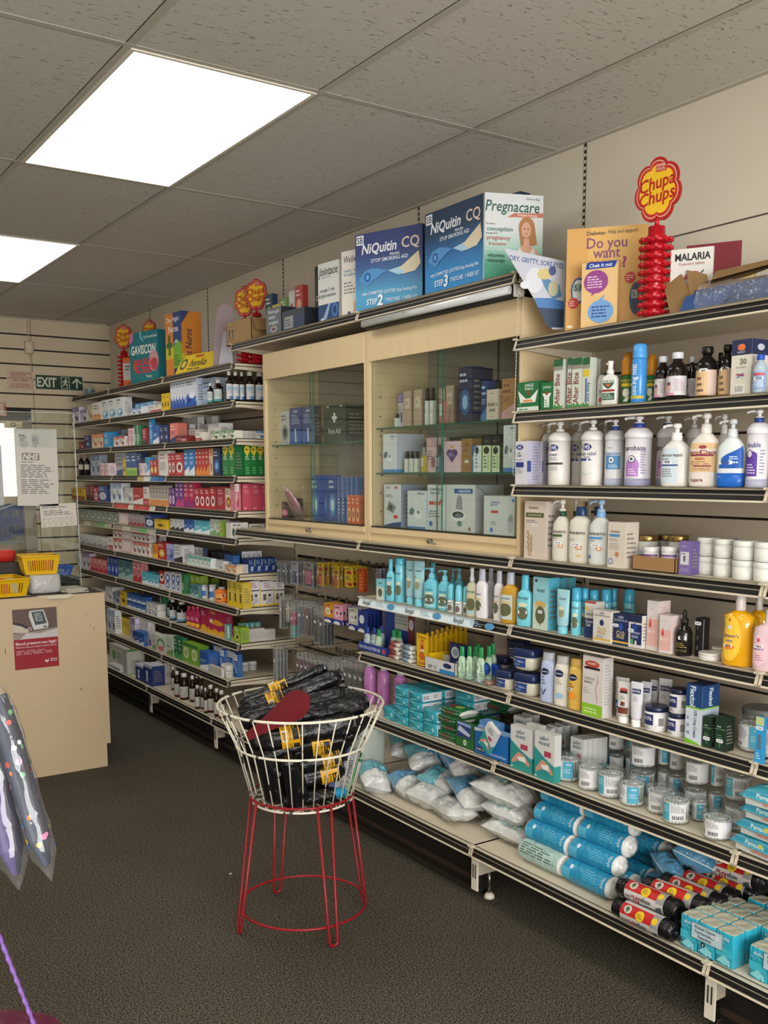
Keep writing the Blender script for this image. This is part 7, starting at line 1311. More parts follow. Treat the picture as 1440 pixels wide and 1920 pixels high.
show('leaflet_dispenser', 'leaflet dispenser', 'cream leaflet dispenser with purple and blue speech bubbles', 2.24, 2.243, 1.941, .112, .192, 27, .03, '#d4b27c', [
    ('P', '#1f3c8c', [(.1, .9), (.9, .9), (.98, 1), (.14, 1)]), ('T', 'Chek it out', .52, .95, .055, '#dfe4ee', .7), ('E', .4, .7, .34, .18, '#8c4484'), ('P', '#8c4484', [(.3, .58), (.5, .58), (.28, .48)]), ('L', .16, .6, .62, .8, 5, '#d8c0d8'), ('E', .55, .24, .36, .18, '#6c98c8'), ('P', '#6c98c8', [(.4, .38), (.6, .4), (.66, .5)]), ('L', .3, .14, .8, .34, 4, '#2c3c7c')], None, '#cca468')
show('show_card', 'show card', 'maroon backed malaria leaflet holder', 2.345, 1.935, 1.941, .15, .2, 28, .004, '#6c1424', [], None, '#6c1424')
show('leaflet_stack', 'leaflets', 'white malaria leaflets in front of maroon card', 2.315, 1.965, 1.941, .118, .19, 28, .02, '#cccbc6', [('T', 'MALARIA', .52, .88, .1, '#1c1c1e', .84, 0, 0, .03), ('T', 'Protection tablets', .5, .78, .04, '#8c3c3c', .6), ('E', .55, .5, .26, .17, '#a84450'), ('E', .55, .5, .2, .13, '#c8c8c8'), ('P', '#a84450', [(.36, .58), (.4, .62), (.74, .42), (.7, .38)]), ('P', '#3c3c44', [(.5, .5), (.8, .66), (.78, .68)]), ('R', .12, .1, .9, .15, '#8c3c4c')], None, '#c4c2bc')
# torn cardboard tray with blue wrap
r = empty('cardboard_tray', (2.30, 1.72, 1.941)); tag(r, 'torn cardboard tray half wrapped in crinkled clear film', 'cardboard tray')
m = MB(); CK = M('#8c7048', .8)
m.box(-.03, .1, -.22, .14, .0, .004, CK); m.box(-.032, -.028, -.30, .12, 0, .055, M('#24406c', .5)); m.box(.096, .1, -.3, .14, 0, .09, CK)
for (p, q, s_, t) in (((-.03, .2, .0), (.02, .28, .12), (.03, .22, .125), (-.01, .13, .02)), ((-.02, .14, .02), (.03, .2, .13), (.04, .14, .11), (-.01, .08, .03)), ((-.03, .08, .05), (.03, .1, .11), (.04, -.06, .115), (-.03, -.1, .075))):
    m.poly([p, q, s_, t], CK); m.poly([(a[0]+.003, a[1], a[2]) for a in (t, s_, q, p)], CK)
m.poly([(-.04, .10, .07), (.08, .06, .1), (.1, -.3, .12), (-.04, -.3, .095)], CK); m.poly([(-.04, -.3, .092), (.1, -.3, .117), (.08, .06, .097), (-.04, .1, .067)], M('#4c3c2c', .8))
m.poly([(-.045, .16, .0), (-.03, .15, .045), (-.03, -.0, .05), (-.045, .02, .0)], M('#234a84', .4)); m.build('tray', r)
m = MB(); rnd = random.Random(4); gx, gy = 5, 14
V_ = [(-.052-.02*(i/gx)*(1-i/gx)*3+rnd.uniform(-.004, .004), .09-j*.23/gy, -.012+i*.075/gx+rnd.uniform(-.003, .003)) for j in range(gy+1) for i in range(gx+1)]
m.add(V_, [(j*(gx+1)+i, j*(gx+1)+i+1, (j+1)*(gx+1)+i+1, (j+1)*(gx+1)+i) for j in range(gy) for i in range(gx)], FILM, True); m.build('film_wrap', r)
for k, (y, x) in enumerate(((1.975, 2.5), (1.885, 2.5))):
    m = MB(); yl = M('#b8ac4c', .15); z1 = .135
    for a in ((-.04, -.037, -.042, .042), (.037, .04, -.042, .042), (-.04, .04, -.042, -.039), (-.04, .04, .039, .042)): m.box(a[0], a[1], a[2], a[3], 0, z1, yl)
    m.box(-.04, .04, -.042, .042, 0, .003, yl); m.box(-.044, .044, -.046, .046, z1, z1+.004, yl)
    o = m.build('plastic_tub', None, (x, y, 1.941)); tag(o, 'translucent yellow plastic tub behind cardboard tray, %s one' % ('left', 'right')[k], 'plastic tub', 'yellow plastic tubs')

# ================================================================ HANGING PACKS IN THE MIDDLE BAY
STY['hfile'] = dict(cols=['#2c3c54', '#3c4c60'], seed=1); STY['hpink'] = dict(b='#8c8c88', ops=[('R', .14, .1, .86, .84, '#3c3c58'), ('R', .2, .16, .78, .8, '#c06c84'), ('L', .3, .5, .6, .56, 1, '#e8c8d0')])
STY['hgrey'] = dict(b='#9c9ca8', ops=[('R', .2, .1, .8, .7, '#4c4c6c')], **{'in': [('razor', -.15, .15, .1, .6, '#5c5c78')]})
STY['hyel'] = dict(b='#c8a81c', ops=[('E', .5, .84, .3, .1, '#a82c24'), ('R', .2, .5, .8, .62, '#8c2c1c'), ('L', .2, .64, .8, .74, 1, '#3c3020')], **{'in': [('lip_balm', -.22, .2, .08, .42, '#b8482c')]})
STY['hyel2'] = dict(b='#ccb02c', ops=[('E', .5, .84, .3, .1, '#a82c24'), ('L', .15, .4, .85, .66, 3, '#3c3420'), ('R', .1, .1, .9, .26, '#c87c2c'), ('E', .65, .16, .2, .1, '#9c2c1c')], clear=0)
STY['horg'] = dict(b='#c8541c', ops=[('L', .2, .15, .8, .9, 5, '#e0a070')], clear=0); STY['hlav'] = dict(b='#a8a8b4', ops=[('R', .2, .3, .8, .9, '#8484a0')])
STY['htool'] = dict(cols=['#b0b0ac', '#22242a'], seed=2, tool='tweezers'); STY['hnail'] = dict(cols=['#b8b0a4'], seed=3); STY['hpkaq'] = dict(cols=[['#7cb8bc', '#7cb8bc', '#b84c6c', '#c04c70']], seed=4)
STY['hsteel'] = dict(cols=['#6c8494', '#5c7484', '#3c4c5c'], seed=5); STY['hbrown'] = dict(cols=['#7c5c54', '#6c4c48', '#2c3034'], seed=6); STY['hclear'] = dict(cols=['#3c3c3c'], seed=7, tool='tweezers'); STY['hclear2'] = dict(cols=['#8c8e90', '#9c9ea0'], seed=8, tool='clippers')
STY['hmar'] = dict(cols=['#5c2c38', '#6c3440'], seed=9)
def nivea(c, c2): return dict(b=c, ops=[('E', .4, .68, .26, .22, '#d8d8d4'), ('E', .4, .68, .16, .12, c2), ('E', .78, .7, .1, .08, '#1c2c6c'), ('R', 0, 0, 1, .3, '#1f3478'), ('L', .15, .12, .8, .24, 1, '#c8d0e4')], **{'in': [('lip_balm', -.4, .3, .02, .13, '#d4d2d4')]}, clear=0)
STY['nvo'] = nivea('#d08c2c', '#d8b468'); STY['nvp'] = nivea('#cf94a8', '#c05c7c'); STY['nvu'] = nivea('#8478a8', '#5c4c8c'); STY['nvw'] = nivea('#b4b4a4', '#a0a090'); STY['nvb'] = nivea('#1f3680', '#b8c4dc')
WHG = 'on the hooks beside lowest creams'
def hang(style, kind, y, zt, zb, w_, desc, where, n=1, x=2.37, gap=.02, tilt=0):
    hk = MB(); h = zt-zb
    hk.tube([(PANX+.002, 0, 0), (PANX-.002, 0, .006), (x-.02, 0, .0), (x-.028, 0, .012)], .0018, STEEL, 6); hk.box(PANX-.003, PANX, -.012, .012, -.012, .012, STEEL)
    o = hk.build('display_hook', None, (0, y, zt-.008)); ITEMS.append((o, 'wire hook holding %s' % desc, where, x, y, zt, 'wire display hooks')); o['category'] = 'hook'
    for k in range(n):
        o = put(kind, style, x+gap*k, y, zb, w_, .02, h, -PI/2, desc, where, where, 'hanging packs of %s %s' % (desc, where))
        if tilt: o.rotation_euler = (0, 0, -PI/2); o.rotation_mode = 'XYZ'; o.rotation_euler = (tilt, 0, -PI/2)
U, Md, Lw = 'on the upper hooks', 'on the middle hooks', 'on the lower hooks'
hang('hfile', 'bag', 4.50, 1.055, .93, .035, 'dark nail files', U, 5); hang('hfile', 'bag', 4.44, 1.055, .93, .035, 'dark nail files', U, 5)
hang('hgrey', 'blister', 4.334, 1.06, .942, .075, 'grey razor card', U, 4); hang('hpink', 'blister', 4.195, 1.067, .94, .105, 'pink comb card', U, 3)
hang('hyel', 'blister', 4.075, 1.073, .96, .06, 'yellow lip balm card', U, 5, gap=.03); hang('hyel', 'blister', 3.995, 1.073, .966, .05, 'yellow lip balm card', U, 5, x=2.40, gap=.03); hang('hyel', 'blister', 3.929, 1.068, .965, .052, 'yellow lip balm card', U, 4)
hang('hyel', 'blister', 3.872, 1.073, .967, .05, 'yellow lip balm card', U, 4, x=2.40); hang('hyel2', 'blister', 3.817, 1.073, .98, .075, 'yellow lip balm pot card', U, 4, gap=.025)
hang('horg', 'blister', 3.712, 1.074, .965, .045, 'orange card', U, 2); hang('hlav', 'blister', 3.646, 1.075, .975, .045, 'lavender card', U, 3, x=2.42)
hang('htool', 'bag', 4.481, .875, .697, .055, 'black and silver tool', Md, 4); hang('hnail', 'bag', 4.417, .86, .74, .04, 'small nail clipper', Md, 4); hang('hpkaq', 'bag', 4.362, .845, .659, .05, 'pink and aqua nail file', Md, 3)
hang('hsteel', 'bag', 4.281, .868, .69, .06, 'steel blue file set', Md, 4); hang('hbrown', 'bag', 4.203, .869, .69, .08, 'brown nail file set', Md, 5); hang('hclear', 'bag', 4.125, .858, .669, .048, 'tweezers', Md, 4); hang('hclear', 'bag', 4.07, .858, .658, .048, 'long tweezers', Md, 4)
hang('nvo', 'blister', 4.00, .885, .792, .088, 'orange lip balm card', Md, 4); hang('nvp', 'blister', 3.915, .884, .791, .085, 'pink lip balm card', Md, 4); hang('nvu', 'blister', 3.846, .886, .79, .07, 'purple lip balm card', Md, 4, x=2.40); hang('nvw', 'blister', 3.782, .885, .784, .08, 'white lip balm card', Md, 4); hang('nvb', 'blister', 3.70, .886, .782, .08, 'navy lip balm card', Md, 5)
for k in range(5): hang('hmar', 'bag', 4.31-k*.042, .60, .44, .034, 'maroon strip', Lw, 3)
for k in range(3): hang('hclear2', 'bag', 4.09-k*.045, .61, .43, .04, 'clear clipper pack', Lw, 3)
for k in range(3): hang('hclear2', 'bag', 3.97-k*.04, .63, .44, .036, 'slim clear pack', Lw, 3)
for k in range(4): hang('hclear', 'bag', 3.85-k*.045, .645, .45, .04, 'clear tweezer pack', Lw, 3)
hang('hclear2', 'bag', 4.56, .60, .40, .05, 'clear pack by far bay', Lw, 4)
for y, z in ((3.93, .70), (3.86, .67), (4.44, .60), (4.40, .585)):
    m = MB(); m.tube([(PANX, 0, 0), (2.36, 0, 0), (2.35, 0, .014)], .002, STEEL, 6); m.tube([(PANX, .03, 0), (2.44, .03, 0)], .0015, STEEL, 6)
    o = m.build('display_hook', None, (0, y, z)); o['category'] = 'hook'; ITEMS.append((o, 'empty bent wire hook', 'in middle bay', 2.36, y, z, 'wire display hooks'))

# ================================================================ SIXTH NEAR SHELF: TRAYS
def tray(nm, label, x, y, z, w_, d, h, col, ops, back=0, backops=None, inside='#2a2c3a', cat='display tray'):
    r = empty(nm, (x, y, z), -PI/2); tag(r, label, cat)
    m = MB(); t = .002
    m.box(-w_/2, w_/2, 0, t, 0, h, col); m.box(-w_/2, w_/2, 0, d, 0, t, col); m.box(-w_/2, -w_/2+t, 0, d, 0, h, col); m.box(w_/2-t, w_/2, 0, d, 0, h, col); m.box(-w_/2, w_/2, d-t, d, 0, h, col)
    deco(m, Flat(w_, h, (-w_/2, 0, 0)), ops); m.build('tray', r)
    if back:
        m = MB(); m.box(-w_/2, w_/2, d, d+.003, 0, back, col); deco(m, Flat(w_, back, (-w_/2, d, 0)), backops or []); m.build('header_card', r)
    return r
tray('display_tray', 'blue aloe vera display tray with white header card', 2.265, 3.46, .736, .225, .14, .036, '#1f3a84', [('T', '100% PURE ALOE VERA GEL', .4, .5, .5, '#c8cce0', .74), ('E', .88, .5, .05, .3, '#b83c4c')], .2, [('R', .35, .45, .8, 1, '#b0b0ac'), ('L', .38, .55, .78, .92, 5, '#77777c'), ('R', .8, 0, 1, 1, '#7c342c'), ('E', .9, .6, .08, .12, '#c8c0b8')])
STY['sanit'] = dict(b='#9cb0b4', c='#1f3c94', ops=[('R', .1, .1, .9, .7, '#b8c4cc'), ('S', .5, .4)], sh=.7, cw=.6); STY['sanitg'] = dict(STY['aloe'], ops=[('E', .5, .5, .3, .3, '#d0dcd0'), ('S', .5, .3)])
for k, (y, s_, dx) in enumerate(((3.545, 'sanit', .02), (3.505, 'sanit', .03), (3.462, 'sanitg', .025), (3.40, 'sanitg', .06), (3.372, 'sanitg', .07), (3.425, 'sanitg', .09), (3.525, 'sanit', .08))):
    put('flip', s_, 2.275+dx, y, .739, .036, .022, .098, -PI/2, 'tiny clear bottle with %s cap' % ('blue' if s_ == 'sanit' else 'green'), 'in the aloe vera tray', '', 'tiny bottles in the aloe vera tray')
LB = {}
def lipstick(x, y, z, c1, c2, desc):
    key = (c1, c2)
    if key not in LB:
        m = MB(); T = Matrix.Rotation(PI/2, 4, 'X'); m.loft([(0, .0085, .0085), (.05, .0085, .0085)], M(c1, .35), 12, T); m1 = m.mesh('tube_body')
        m = MB(); m.loft([(.05, .0087, .0087), (.068, .0087, .0087), (.07, .0075, .0075)], M(c2, .35), 12, T); LB[key] = (m1, m.mesh('cap'))
    o = empty('lip_balm', (x, y, z), -.12); o['category'] = 'lip balm'
    for n_, me in zip(('tube_body', 'cap'), LB[key]): c = bpy.data.objects.new(n_, me); COL.objects.link(c); c.parent = o
    ITEMS.append((o, desc, 'beside the aloe tray', x, y, z, 'lip balms stacked beside the aloe tray'))
for r_ in range(4):
    for c_ in range(4 if r_ < 3 else 2):
        lipstick(2.27+c_*.0185+(r_ % 2)*.006, 3.335, .7455+r_*.0172, '#8c4440', '#c4bcb4', 'rose lip balm tube lying in a pile')
        lipstick(2.27+c_*.0185+(r_ % 2)*.006, 3.24, .7455+r_*.0172, '#6c8494', '#c8c8c4', 'grey blue lip balm tube lying in a pile')
# yellow lip balm dispenser
r = empty('display_box', (2.262, 3.095, .736), -PI/2); tag(r, 'yellow stepped lip balm dispenser with red lettering', 'display box')
m = MB(); YC = M('#d6ac14', .4); m.box(-.038, .038, 0, .002, 0, .133, YC); m.box(-.038, .038, 0, .22, 0, .003, YC); m.box(-.038, -.036, 0, .22, 0, .06, YC); m.box(.036, .038, 0, .22, 0, .06, YC)
deco(m, Flat(.076, .133, (-.038, 0, 0)), [('R', .36, .3, .62, .82, '#a03424'), ('T', 'Carmex', .48, .9, .09, '#9c2c20', .7), ('E', .48, .72, .16, .08, '#c87c2c'), ('E', .48, .32, .24, .12, '#c85c24'), ('T', 'Carmex', .48, .12, .1, '#9c2c20', .7), ('S', .55, .5)]); m.build('dispenser', r)
m = MB()
for k in range(8):
    yy = .02+k*.025; z1 = .125+k*.004
    m.box(-.036, .036, yy, yy+.002, .003, z1*.84, YC); m.box(-.036, -.02, yy, yy+.002, z1*.84, z1, YC); m.box(.02, .036, yy, yy+.002, z1*.84, z1, YC)
m.build('cards', r)
r = tray('display_tray', 'white and blue lip jelly display tray with navy header', 2.25, 2.965, .736, .19, .09, .05, '#c4c6c8', [('R', .5, 0, 1, .32, '#2c78b0'), ('E', .76, .66, .14, .2, '#1c2c50'), ('T', 'SPF 15', .26, .3, .3, '#3c3c44', .3)], .0)
m = MB(); m.box(.0, .095, .05, .06, .02, .115, '#1c2c5c'); deco(m, Flat(.095, .095, (0, .05, .02)), [('E', .36, .62, .26, .24, '#c8ccd4'), ('E', .36, .62, .18, .15, '#8c94a8'), ('L', .4, .1, .9, .3, 2, '#c8d0e0')]); m.build('header_card', r)
tag(show('show_card', 'show card', 'small blank pink card above the green caps', 2.45, 2.88, .737, .075, .15, 0, .003, '#b8a8a0', []), None)
for k, (x, y, z, rx) in enumerate(((2.285, 2.735, .786, .3), (2.31, 2.70, .784, .25))):
    r = empty('balm_tin', (x, y, z), -PI/2); T = Matrix.Rotation(PI/2+.1, 4, 'X')
    m = MB(); m.loft([(-.008, .024, .024), (.004, .024, .024)], M('#1c3c8c', .3, .2), 24, T); m.build('tin_body', r); m = MB(); m.loft([(.003, .0248, .0248), (.01, .0248, .0248), (.012, .022, .022)], M('#2450a8', .25, .2), 24, T)
    m.build('lid', r); tag(r, 'round blue balm tin standing on edge, %s one' % ('front', 'rear')[k], 'tin', 'round balm tins')
for k, (x, y, w_, c) in enumerate(((2.27, 2.80, .05, '#9ab4a0'), (2.27, 2.74, .045, '#a8aeb0'), (2.275, 2.69, .045, '#a8745c'), (2.3, 2.765, .045, '#b4b8b8'))):
    r = empty('clam_pack', (x, y, .736)); tag(r, 'small clear clam pack of lip care, %s' % ('green one below aloe bottles', 'empty looking one', 'brown one beside small jelly jar', 'one below the round tins')[k], 'clam pack', 'clear clam packs')
    m = MB(); m.loft([(0, .03, w_/2, 4), (.012, .03, w_/2, 4), (.03, .022, w_*.4, 3), (.034, .012, w_*.3, 3)], CLEAR, 16); m.build('clear_cover', r); m = MB(); m.loft([(.002, .02, w_*.36, 4), (.012, .019, w_*.32, 4)], c, 12); m.build('contents', r)
# cardboard tray on fourth near shelf
tray('cardboard_tray', 'brown open cardboard tray holding two white tubs', 2.248, 1.932, 1.2135, .160, .085, .042, M('#94714a', .7), [('R', .0, .6, .01, .9, '#5c4028')], 0, cat='cardboard tray')

# ================================================================ SEVENTH NEAR SHELF: TISSUES, WIPES
tcache = {}
def tissue(x, y, z, w_, d, h, where, front='#2f94a4', top='#4aa4b0', end='#c4c8ca', desc='teal film wrapped pocket tissue pack'):
    k = (round(w_, 3), round(d, 3), round(h, 3), front, end)
    if k not in tcache:
        m = MB(); TF = M(front, .18, 0, 'crinkle')
        m.loft([(0, d/2-.003, w_/2-.003, 8), (.003, d/2, w_/2, 8), (h-.003, d/2, w_/2, 8), (h, d/2-.003, w_/2-.003, 8)], TF, 24)
        S = Flat(w_, h, (-d/2, w_/2, 0), (0, -1, 0), (0, 0, 1), (-1, 0, 0)); deco(m, S, [('P', '#5cb0b8', [(.05, .1), (.5, .3), (.8, .15), (.4, .05)]), ('L', .1, .55, .6, .8, 2, '#16606c'), ('E', .8, .5, .1, .2, '#88c4c8')], d0=.0006)
        S = Flat(d, h, (-d/2, -w_/2, 0), (1, 0, 0), (0, 0, 1), (0, -1, 0)); deco(m, S, [('R', .05, .08, .95, .92, end), ('B', .5, .2, .8, .8), ('L', .1, .3, .4, .7, 2, '#444')] if end else [], d0=.0006)
        tcache[k] = m.mesh('tissue_pack')
    o = bpy.data.objects.new('tissue_pack', tcache[k]); COL.objects.link(o); o.location = (x, y, z); o['category'] = 'tissue pack'
    ITEMS.append((o, desc, where, x, y, z, 'tissue packs '+where))
W7 = 'on the seventh near shelf'
for d_ in range(3):
    tissue(2.245+d_*.11, 3.238, .499, .085, .1, .052, W7)
    for c_, tiers in ((3.147, 4), (3.05, 4)):
        for t in range(tiers): tissue(2.245+d_*.11, c_, .499+t*.0385, .093, .105, .0375, W7, end='#c0c4ca' if t >= 2 else None)
    for t in range(2):
        tissue(2.245+d_*.11, 2.955, .499+t*.0505, .09, .105, .0495, W7, end='#9cc0cc')
for d_ in range(2):
    for t in range(2): tissue(2.35+d_*.11, 2.88, .6+t*.038, .12, .1, .037, W7, end='#c0c4ca')
STY['wgreen'] = dict(b='#1f5c38', t2='#246a3e', u='#143c24', endc='#c8ccc8', sops=[('R', .2, .3, .7, .75, '#7c1c24'), ('L', .26, .42, .64, .62, 1, '#d8c8c0')], ops=[('E', .6, .5, .2, .3, '#8cb84c'), ('R', .1, .2, .4, .7, '#8c2430')])
for t in range(4): put('wipes', 'wgreen', 2.245+.006*(t % 2), 2.852-.012*(t % 2), .499+t*.031, .135, .095, .033, -PI/2, 'green wipes pack stacked %s' % ('at the bottom', 'second up', 'third up', 'on top')[t], W7, '', 'green wipes packs')
for t in range(2): put('wipes', 'wgreen', 2.42, 2.78+.05*t, .60+t*.034, .15, .1, .035, -PI/2+.1, 'dark green wipes pack behind', W7, '', 'green wipes packs')
tray('display_tray', 'green and blue cleansing wipe carton', 2.195, 2.735, .499, .112, .12, .1, '#27602c', [('R', .08, .38, .8, .95, '#2c3c74'), ('P', '#b8c0d4', [(.1, .6), (.7, .45), (.78, .55), (.2, .8)]), ('P', '#8ca0c8', [(.1, .85), (.8, .8), (.8, .92), (.1, .93)]), ('E', .5, .2, .1, .11, '#b8c8b4'), ('T', 'BAYER', .5, .2, .06, '#27602c', .16)], 0)
r = tray('display_tray', 'bright blue plaster tray with white top edge', 2.19, 2.58, .499, .188, .11, .095, '#1c66b0', [('P', '#c0c8d0', [(0, .86), (.5, .98), (1, 1), (0, 1)]), ('R', .05, .1, .3, .28, '#16284c'), ('T', 'UNIPLUS', .175, .19, .09, '#d0d8e4', .22), ('T', 'Hydrocolloid Plaster', .68, .16, .08, '#c8dcec', .5)], 0)
m = MB(); m.box(-.09, .09, .012, .03, .09, .1, '#8cb0d4'); m.box(-.092, .0, .02, .06, .088, .118, '#5c90cc'); m.build('folded_flap', r)
a = put('box', 'plaster', 2.178, 2.545, .535, .062, .018, .10, -PI/2, 'white and teal plaster box tilted', 'in the blue tray', '', 'white and teal plaster boxes')
a.rotation_euler = (Matrix.Rotation(-PI/2, 3, 'Z') @ Matrix.Rotation(math.radians(32), 3, 'Y')).to_euler(); a.location = (2.176, 2.60, .535)
# pampers packs
STY['wpam'] = dict(b='#b8c0bc', t2='#3c9cb4', u='#a8b4b4', endc='#4ca4bc', sops=[('R', 0, .62, 1, 1, '#3a98b4'), ('T', 'Pampers', .4, .8, .34, '#dcece8', .4, 0, .15), ('E', .52, .84, .05, .16, '#c8c84c'), ('T', 'Sensitive', .5, .34, .3, '#c8705c', .5), ('S', .85, .2)], ops=[('T', 'Pampers', .35, .6, .2, '#dcece8', .4), ('R', .6, .2, .95, .8, '#7cc0cc')])
for t in range(4): put('wipes', 'wpam', 2.225+.008*((t*7) % 3), 1.475-.008*t, .499+t*.045, .2, .11, .046, -PI/2-.12+.05*t, 'aqua and white wipes pack %s' % ('at the foot of stack', 'second up in stack', 'third up in stack', 'on top of stack')[t], 'beside cotton buds', '', 'aqua and white wipes packs')
STY['pinkrem'] = dict(b='#b878b4', c='#b0b4b8', ops=[('E', .3, .5, .14, .1, '#9c2450'), ('L', .55, .15, .9, .7, 6, '#8c4c84')], sh=.86, cw=.5)
for k in range(3):
    r = put('flip', 'pinkrem', 2.30, 3.53-k*.105-(.02 if k == 2 else 0), .499, .062, .05, .19, -PI/2, 'pink nail polish remover bottle', 'behind the wire basket rim', '', 'pink remover bottles')

# ================================================================ BOTTOM SHELF: COTTON WOOL, ROLLS, BIN BAGS, TISSUES
COT = M('#cfcfcc', .6, 0, 'cotton'); TEAL = M('#3fa0ae', .22, 0, 'crinkle'); TEAL2 = M('#1f84b0', .22, 0, 'crinkle'); MINT = M('#a8c8c0', .3, 0, 'crinkle')
def cotton_bag(x, y, z, L_, W_b, T_, rot, band, desc, seed, where='on the bottom near shelf'):
    """puffy bag of cotton wool: L_ long, W_b wide, T_ thick; rot = euler"""
    rnd = random.Random(seed); r = empty('cotton_wool_bag', (x, y, z)); r.rotation_euler = rot; r['category'] = 'cotton wool'
    nx, ny = 40, 28; ph = [rnd.uniform(0, 6) for _ in range(8)]
    lumps = [(-.88+.22*(k % 9)+rnd.uniform(-.05, .05), -.75+.3*(k//9)+rnd.uniform(-.06, .06), rnd.uniform(.10, .15)) for k in range(54)]
    def hgt(u, v, s):
        t = max(0, (1-abs(u)**3.2))**.6*max(0, (1-abs(v)**2.6))**.6
        b = sum(math.exp(-((u-a)**2+(v-c)**2*.6)/(q*q)) for a, c, q in lumps)
        return s*T_/2*t*(.72+.30*min(1.2, b)) + .003*sin(7*u+ph[0]+3*v)*t
    def mk(mat_fn, off, u0, u1, v0, v1, s):
        m = MB(); vs = []
        for j in range(ny+1):
            for i in range(nx+1):
                u = u0+(u1-u0)*i/nx; v = v0+(v1-v0)*j/ny
                vs.append((u*L_/2*(1+.03*sin(5*v+ph[1])), v*W_b/2*(1+.04*sin(4*u+ph[2])), hgt(u, v, s)+off*s))
        fs = []
        for j in range(ny):
            for i in range(nx):
                a = j*(nx+1)+i; f = (a, a+1, a+nx+2, a+nx+1); fs.append(f if s > 0 else tuple(reversed(f)))
        m.add(vs, fs, mat_fn, True); return m
    a = mk(COT, 0, -1, 1, -1, 1, 1); b = mk(COT, 0, -1, 1, -1, 1, -1); a.add(b.v, b.f, COT, True); a.build('cotton_wool', r)
    bm = {'t': TEAL, 'b': TEAL2, 'm': MINT}[band[0]]; u0, u1, v0, v1 = band[1]
    if band[0] != 'm': v0, v1, u0 = -1, 1, min(u0, -.05); u1 = 1
    mk(bm, .0018, u0, u1, v0, v1, 1).build('printed_band', r)
    bm2 = mk(bm, .0018, u0, u1, v0, v1, -1) if band[0] != 'm' else None
    if bm2: bm2.build('printed_band', r)
    f = MB()                                                        # clear film skin with a flat crimped seam at both ends
    top = mk(FILM, .004, -1, 1, -1, 1, 1); f.add(top.v, top.f, FILM, True); bo = mk(FILM, .003, -1, 1, -1, 1, -1); f.add(bo.v, bo.f, FILM, True)
    for s in (-1, 1):
        vs = []
        for j in range(11):
            v = -1+.2*j; vs += [(s*L_/2*.97, v*W_b/2*.9, .004*sin(j*2+ph[3])), (s*(L_/2+.016+.006*sin(j*2.2+ph[4])), v*W_b/2*.98, .008*sin(j*1.7+ph[5]))]
        f.add(vs, [(2*j, 2*j+1, 2*j+3, 2*j+2) for j in range(10)], FILM, True)
    f.build('clear_film', r)
    ITEMS.append((r, desc, where, x, y, z, 'bags of cotton wool'))
    return r
bags = [
 (2.125, 3.235, .268, .15, .13, .10, (.35, -.35, 1.2), ('t', (-.2, 1, -1, .7)), 'teal cotton wool bag nearest the basket'),
 (2.20, 3.10, .262, .15, .13, .085, (.1, -.3, 1.5), ('b', (-.1, .8, -.6, .8)), 'blue topped cotton wool bag in front row'),
 (2.19, 2.945, .258, .16, .12, .085, (.05, -.1, 1.75), ('m', (.7, .98, -.7, .7)), 'clear cotton wool bag, front row centre'),
 (2.185, 2.79, .252, .19, .13, .07, (.1, .05, 1.35), ('m', (.7, .98, -.7, .7)), 'flattened clear cotton wool bag at shelf edge'),
 (2.235, 2.50, .250, .2, .14, .07, (.0, -.08, 1.7), ('m', (-.6, .7, -.5, .6)), 'mint printed cotton wool bag at foot of stack'),
 (2.245, 2.53, .312, .2, .14, .07, (.0, -.05, 1.6), ('m', (-.4, .8, -.5, .8)), 'mint printed cotton wool bag, second in stack'),
 (2.25, 2.56, .372, .23, .16, .085, (.06, -.12, 1.72), ('m', (-.2, .3, -.2, .5)), 'large cotton wool bag on top of stack'),
 (2.255, 2.76, .310, .19, .15, .08, (.12, -.3, 1.3), ('b', (-.2, .9, -.6, .7)), 'cotton wool bag with bright blue band'),
 (2.27, 2.97, .300, .16, .13, .08, (-.1, -.2, 1.85), ('t', (-.1, .9, .1, .9)), 'small cotton wool bag in middle layer'),
 (2.33, 2.665, .405, .18, .15, .08, (.1, -.3, 1.9), ('b', (-.2, 1, .0, 1)), 'cotton wool bag high under the shelf, right'),
 (2.32, 2.90, .375, .19, .15, .1, (.2, -.5, 1.45), ('b', (-.1, 1, -1, .8)), 'cotton wool bag high under the shelf, centre'),
 (2.31, 3.14, .34, .15, .15, .09, (.15, -.4, 1.2), ('t', (-.2, .9, -.7, 1)), 'teal cotton wool bag with lumpy white end'),
 (2.36, 3.34, .34, .15, .15, .09, (.2, -.5, 1.1), ('t', (-.3, 1, -1, 1)), 'dark teal cotton wool bag at the back left'),
 (2.42, 3.02, .33, .2, .16, .1, (.0, -.2, 1.5), ('t', (-.6, .6, -.8, .8)), 'cotton wool bag at the back of shelf'),
 (2.42, 2.75, .29, .2, .16, .1, (.0, -.1, 1.6), ('t', (-.6, .6, -.8, .8)), 'cotton wool bag at the back, lower'),
]
for i, b in enumerate(bags): cotton_bag(*b[:7], b[7], b[8], i+3)
# tall pad pack standing among the bags
m = MB(); m.loft([(0, .012, .075, 4), (.01, .028, .085, 3.5), (.13, .03, .088, 3.5), (.2, .022, .085, 4), (.225, .004, .08, 6)], M('#2a7cb0', .25, 0, 'crinkle'), 28)
deco(m, Flat(.15, .2, (-.031, .075, .01), (0, -1, 0), (0, 0, 1), (-1, 0, 0)), [('T', 'alvita', .45, .5, .2, '#b8d8e8', .7, 90), ('T', 'cotton wool', .68, .5, .1, '#a8c8dc', .6, 90), ('R', 0, 0, .22, 1, '#b8c4c8')], d0=.001)
o = m.build('cotton_pad_pack', None, (2.36, 3.12, .30)); o.rotation_euler = (0, -.2, .25); tag(o, 'upright blue cotton pad pack among the bags', 'cotton wool')
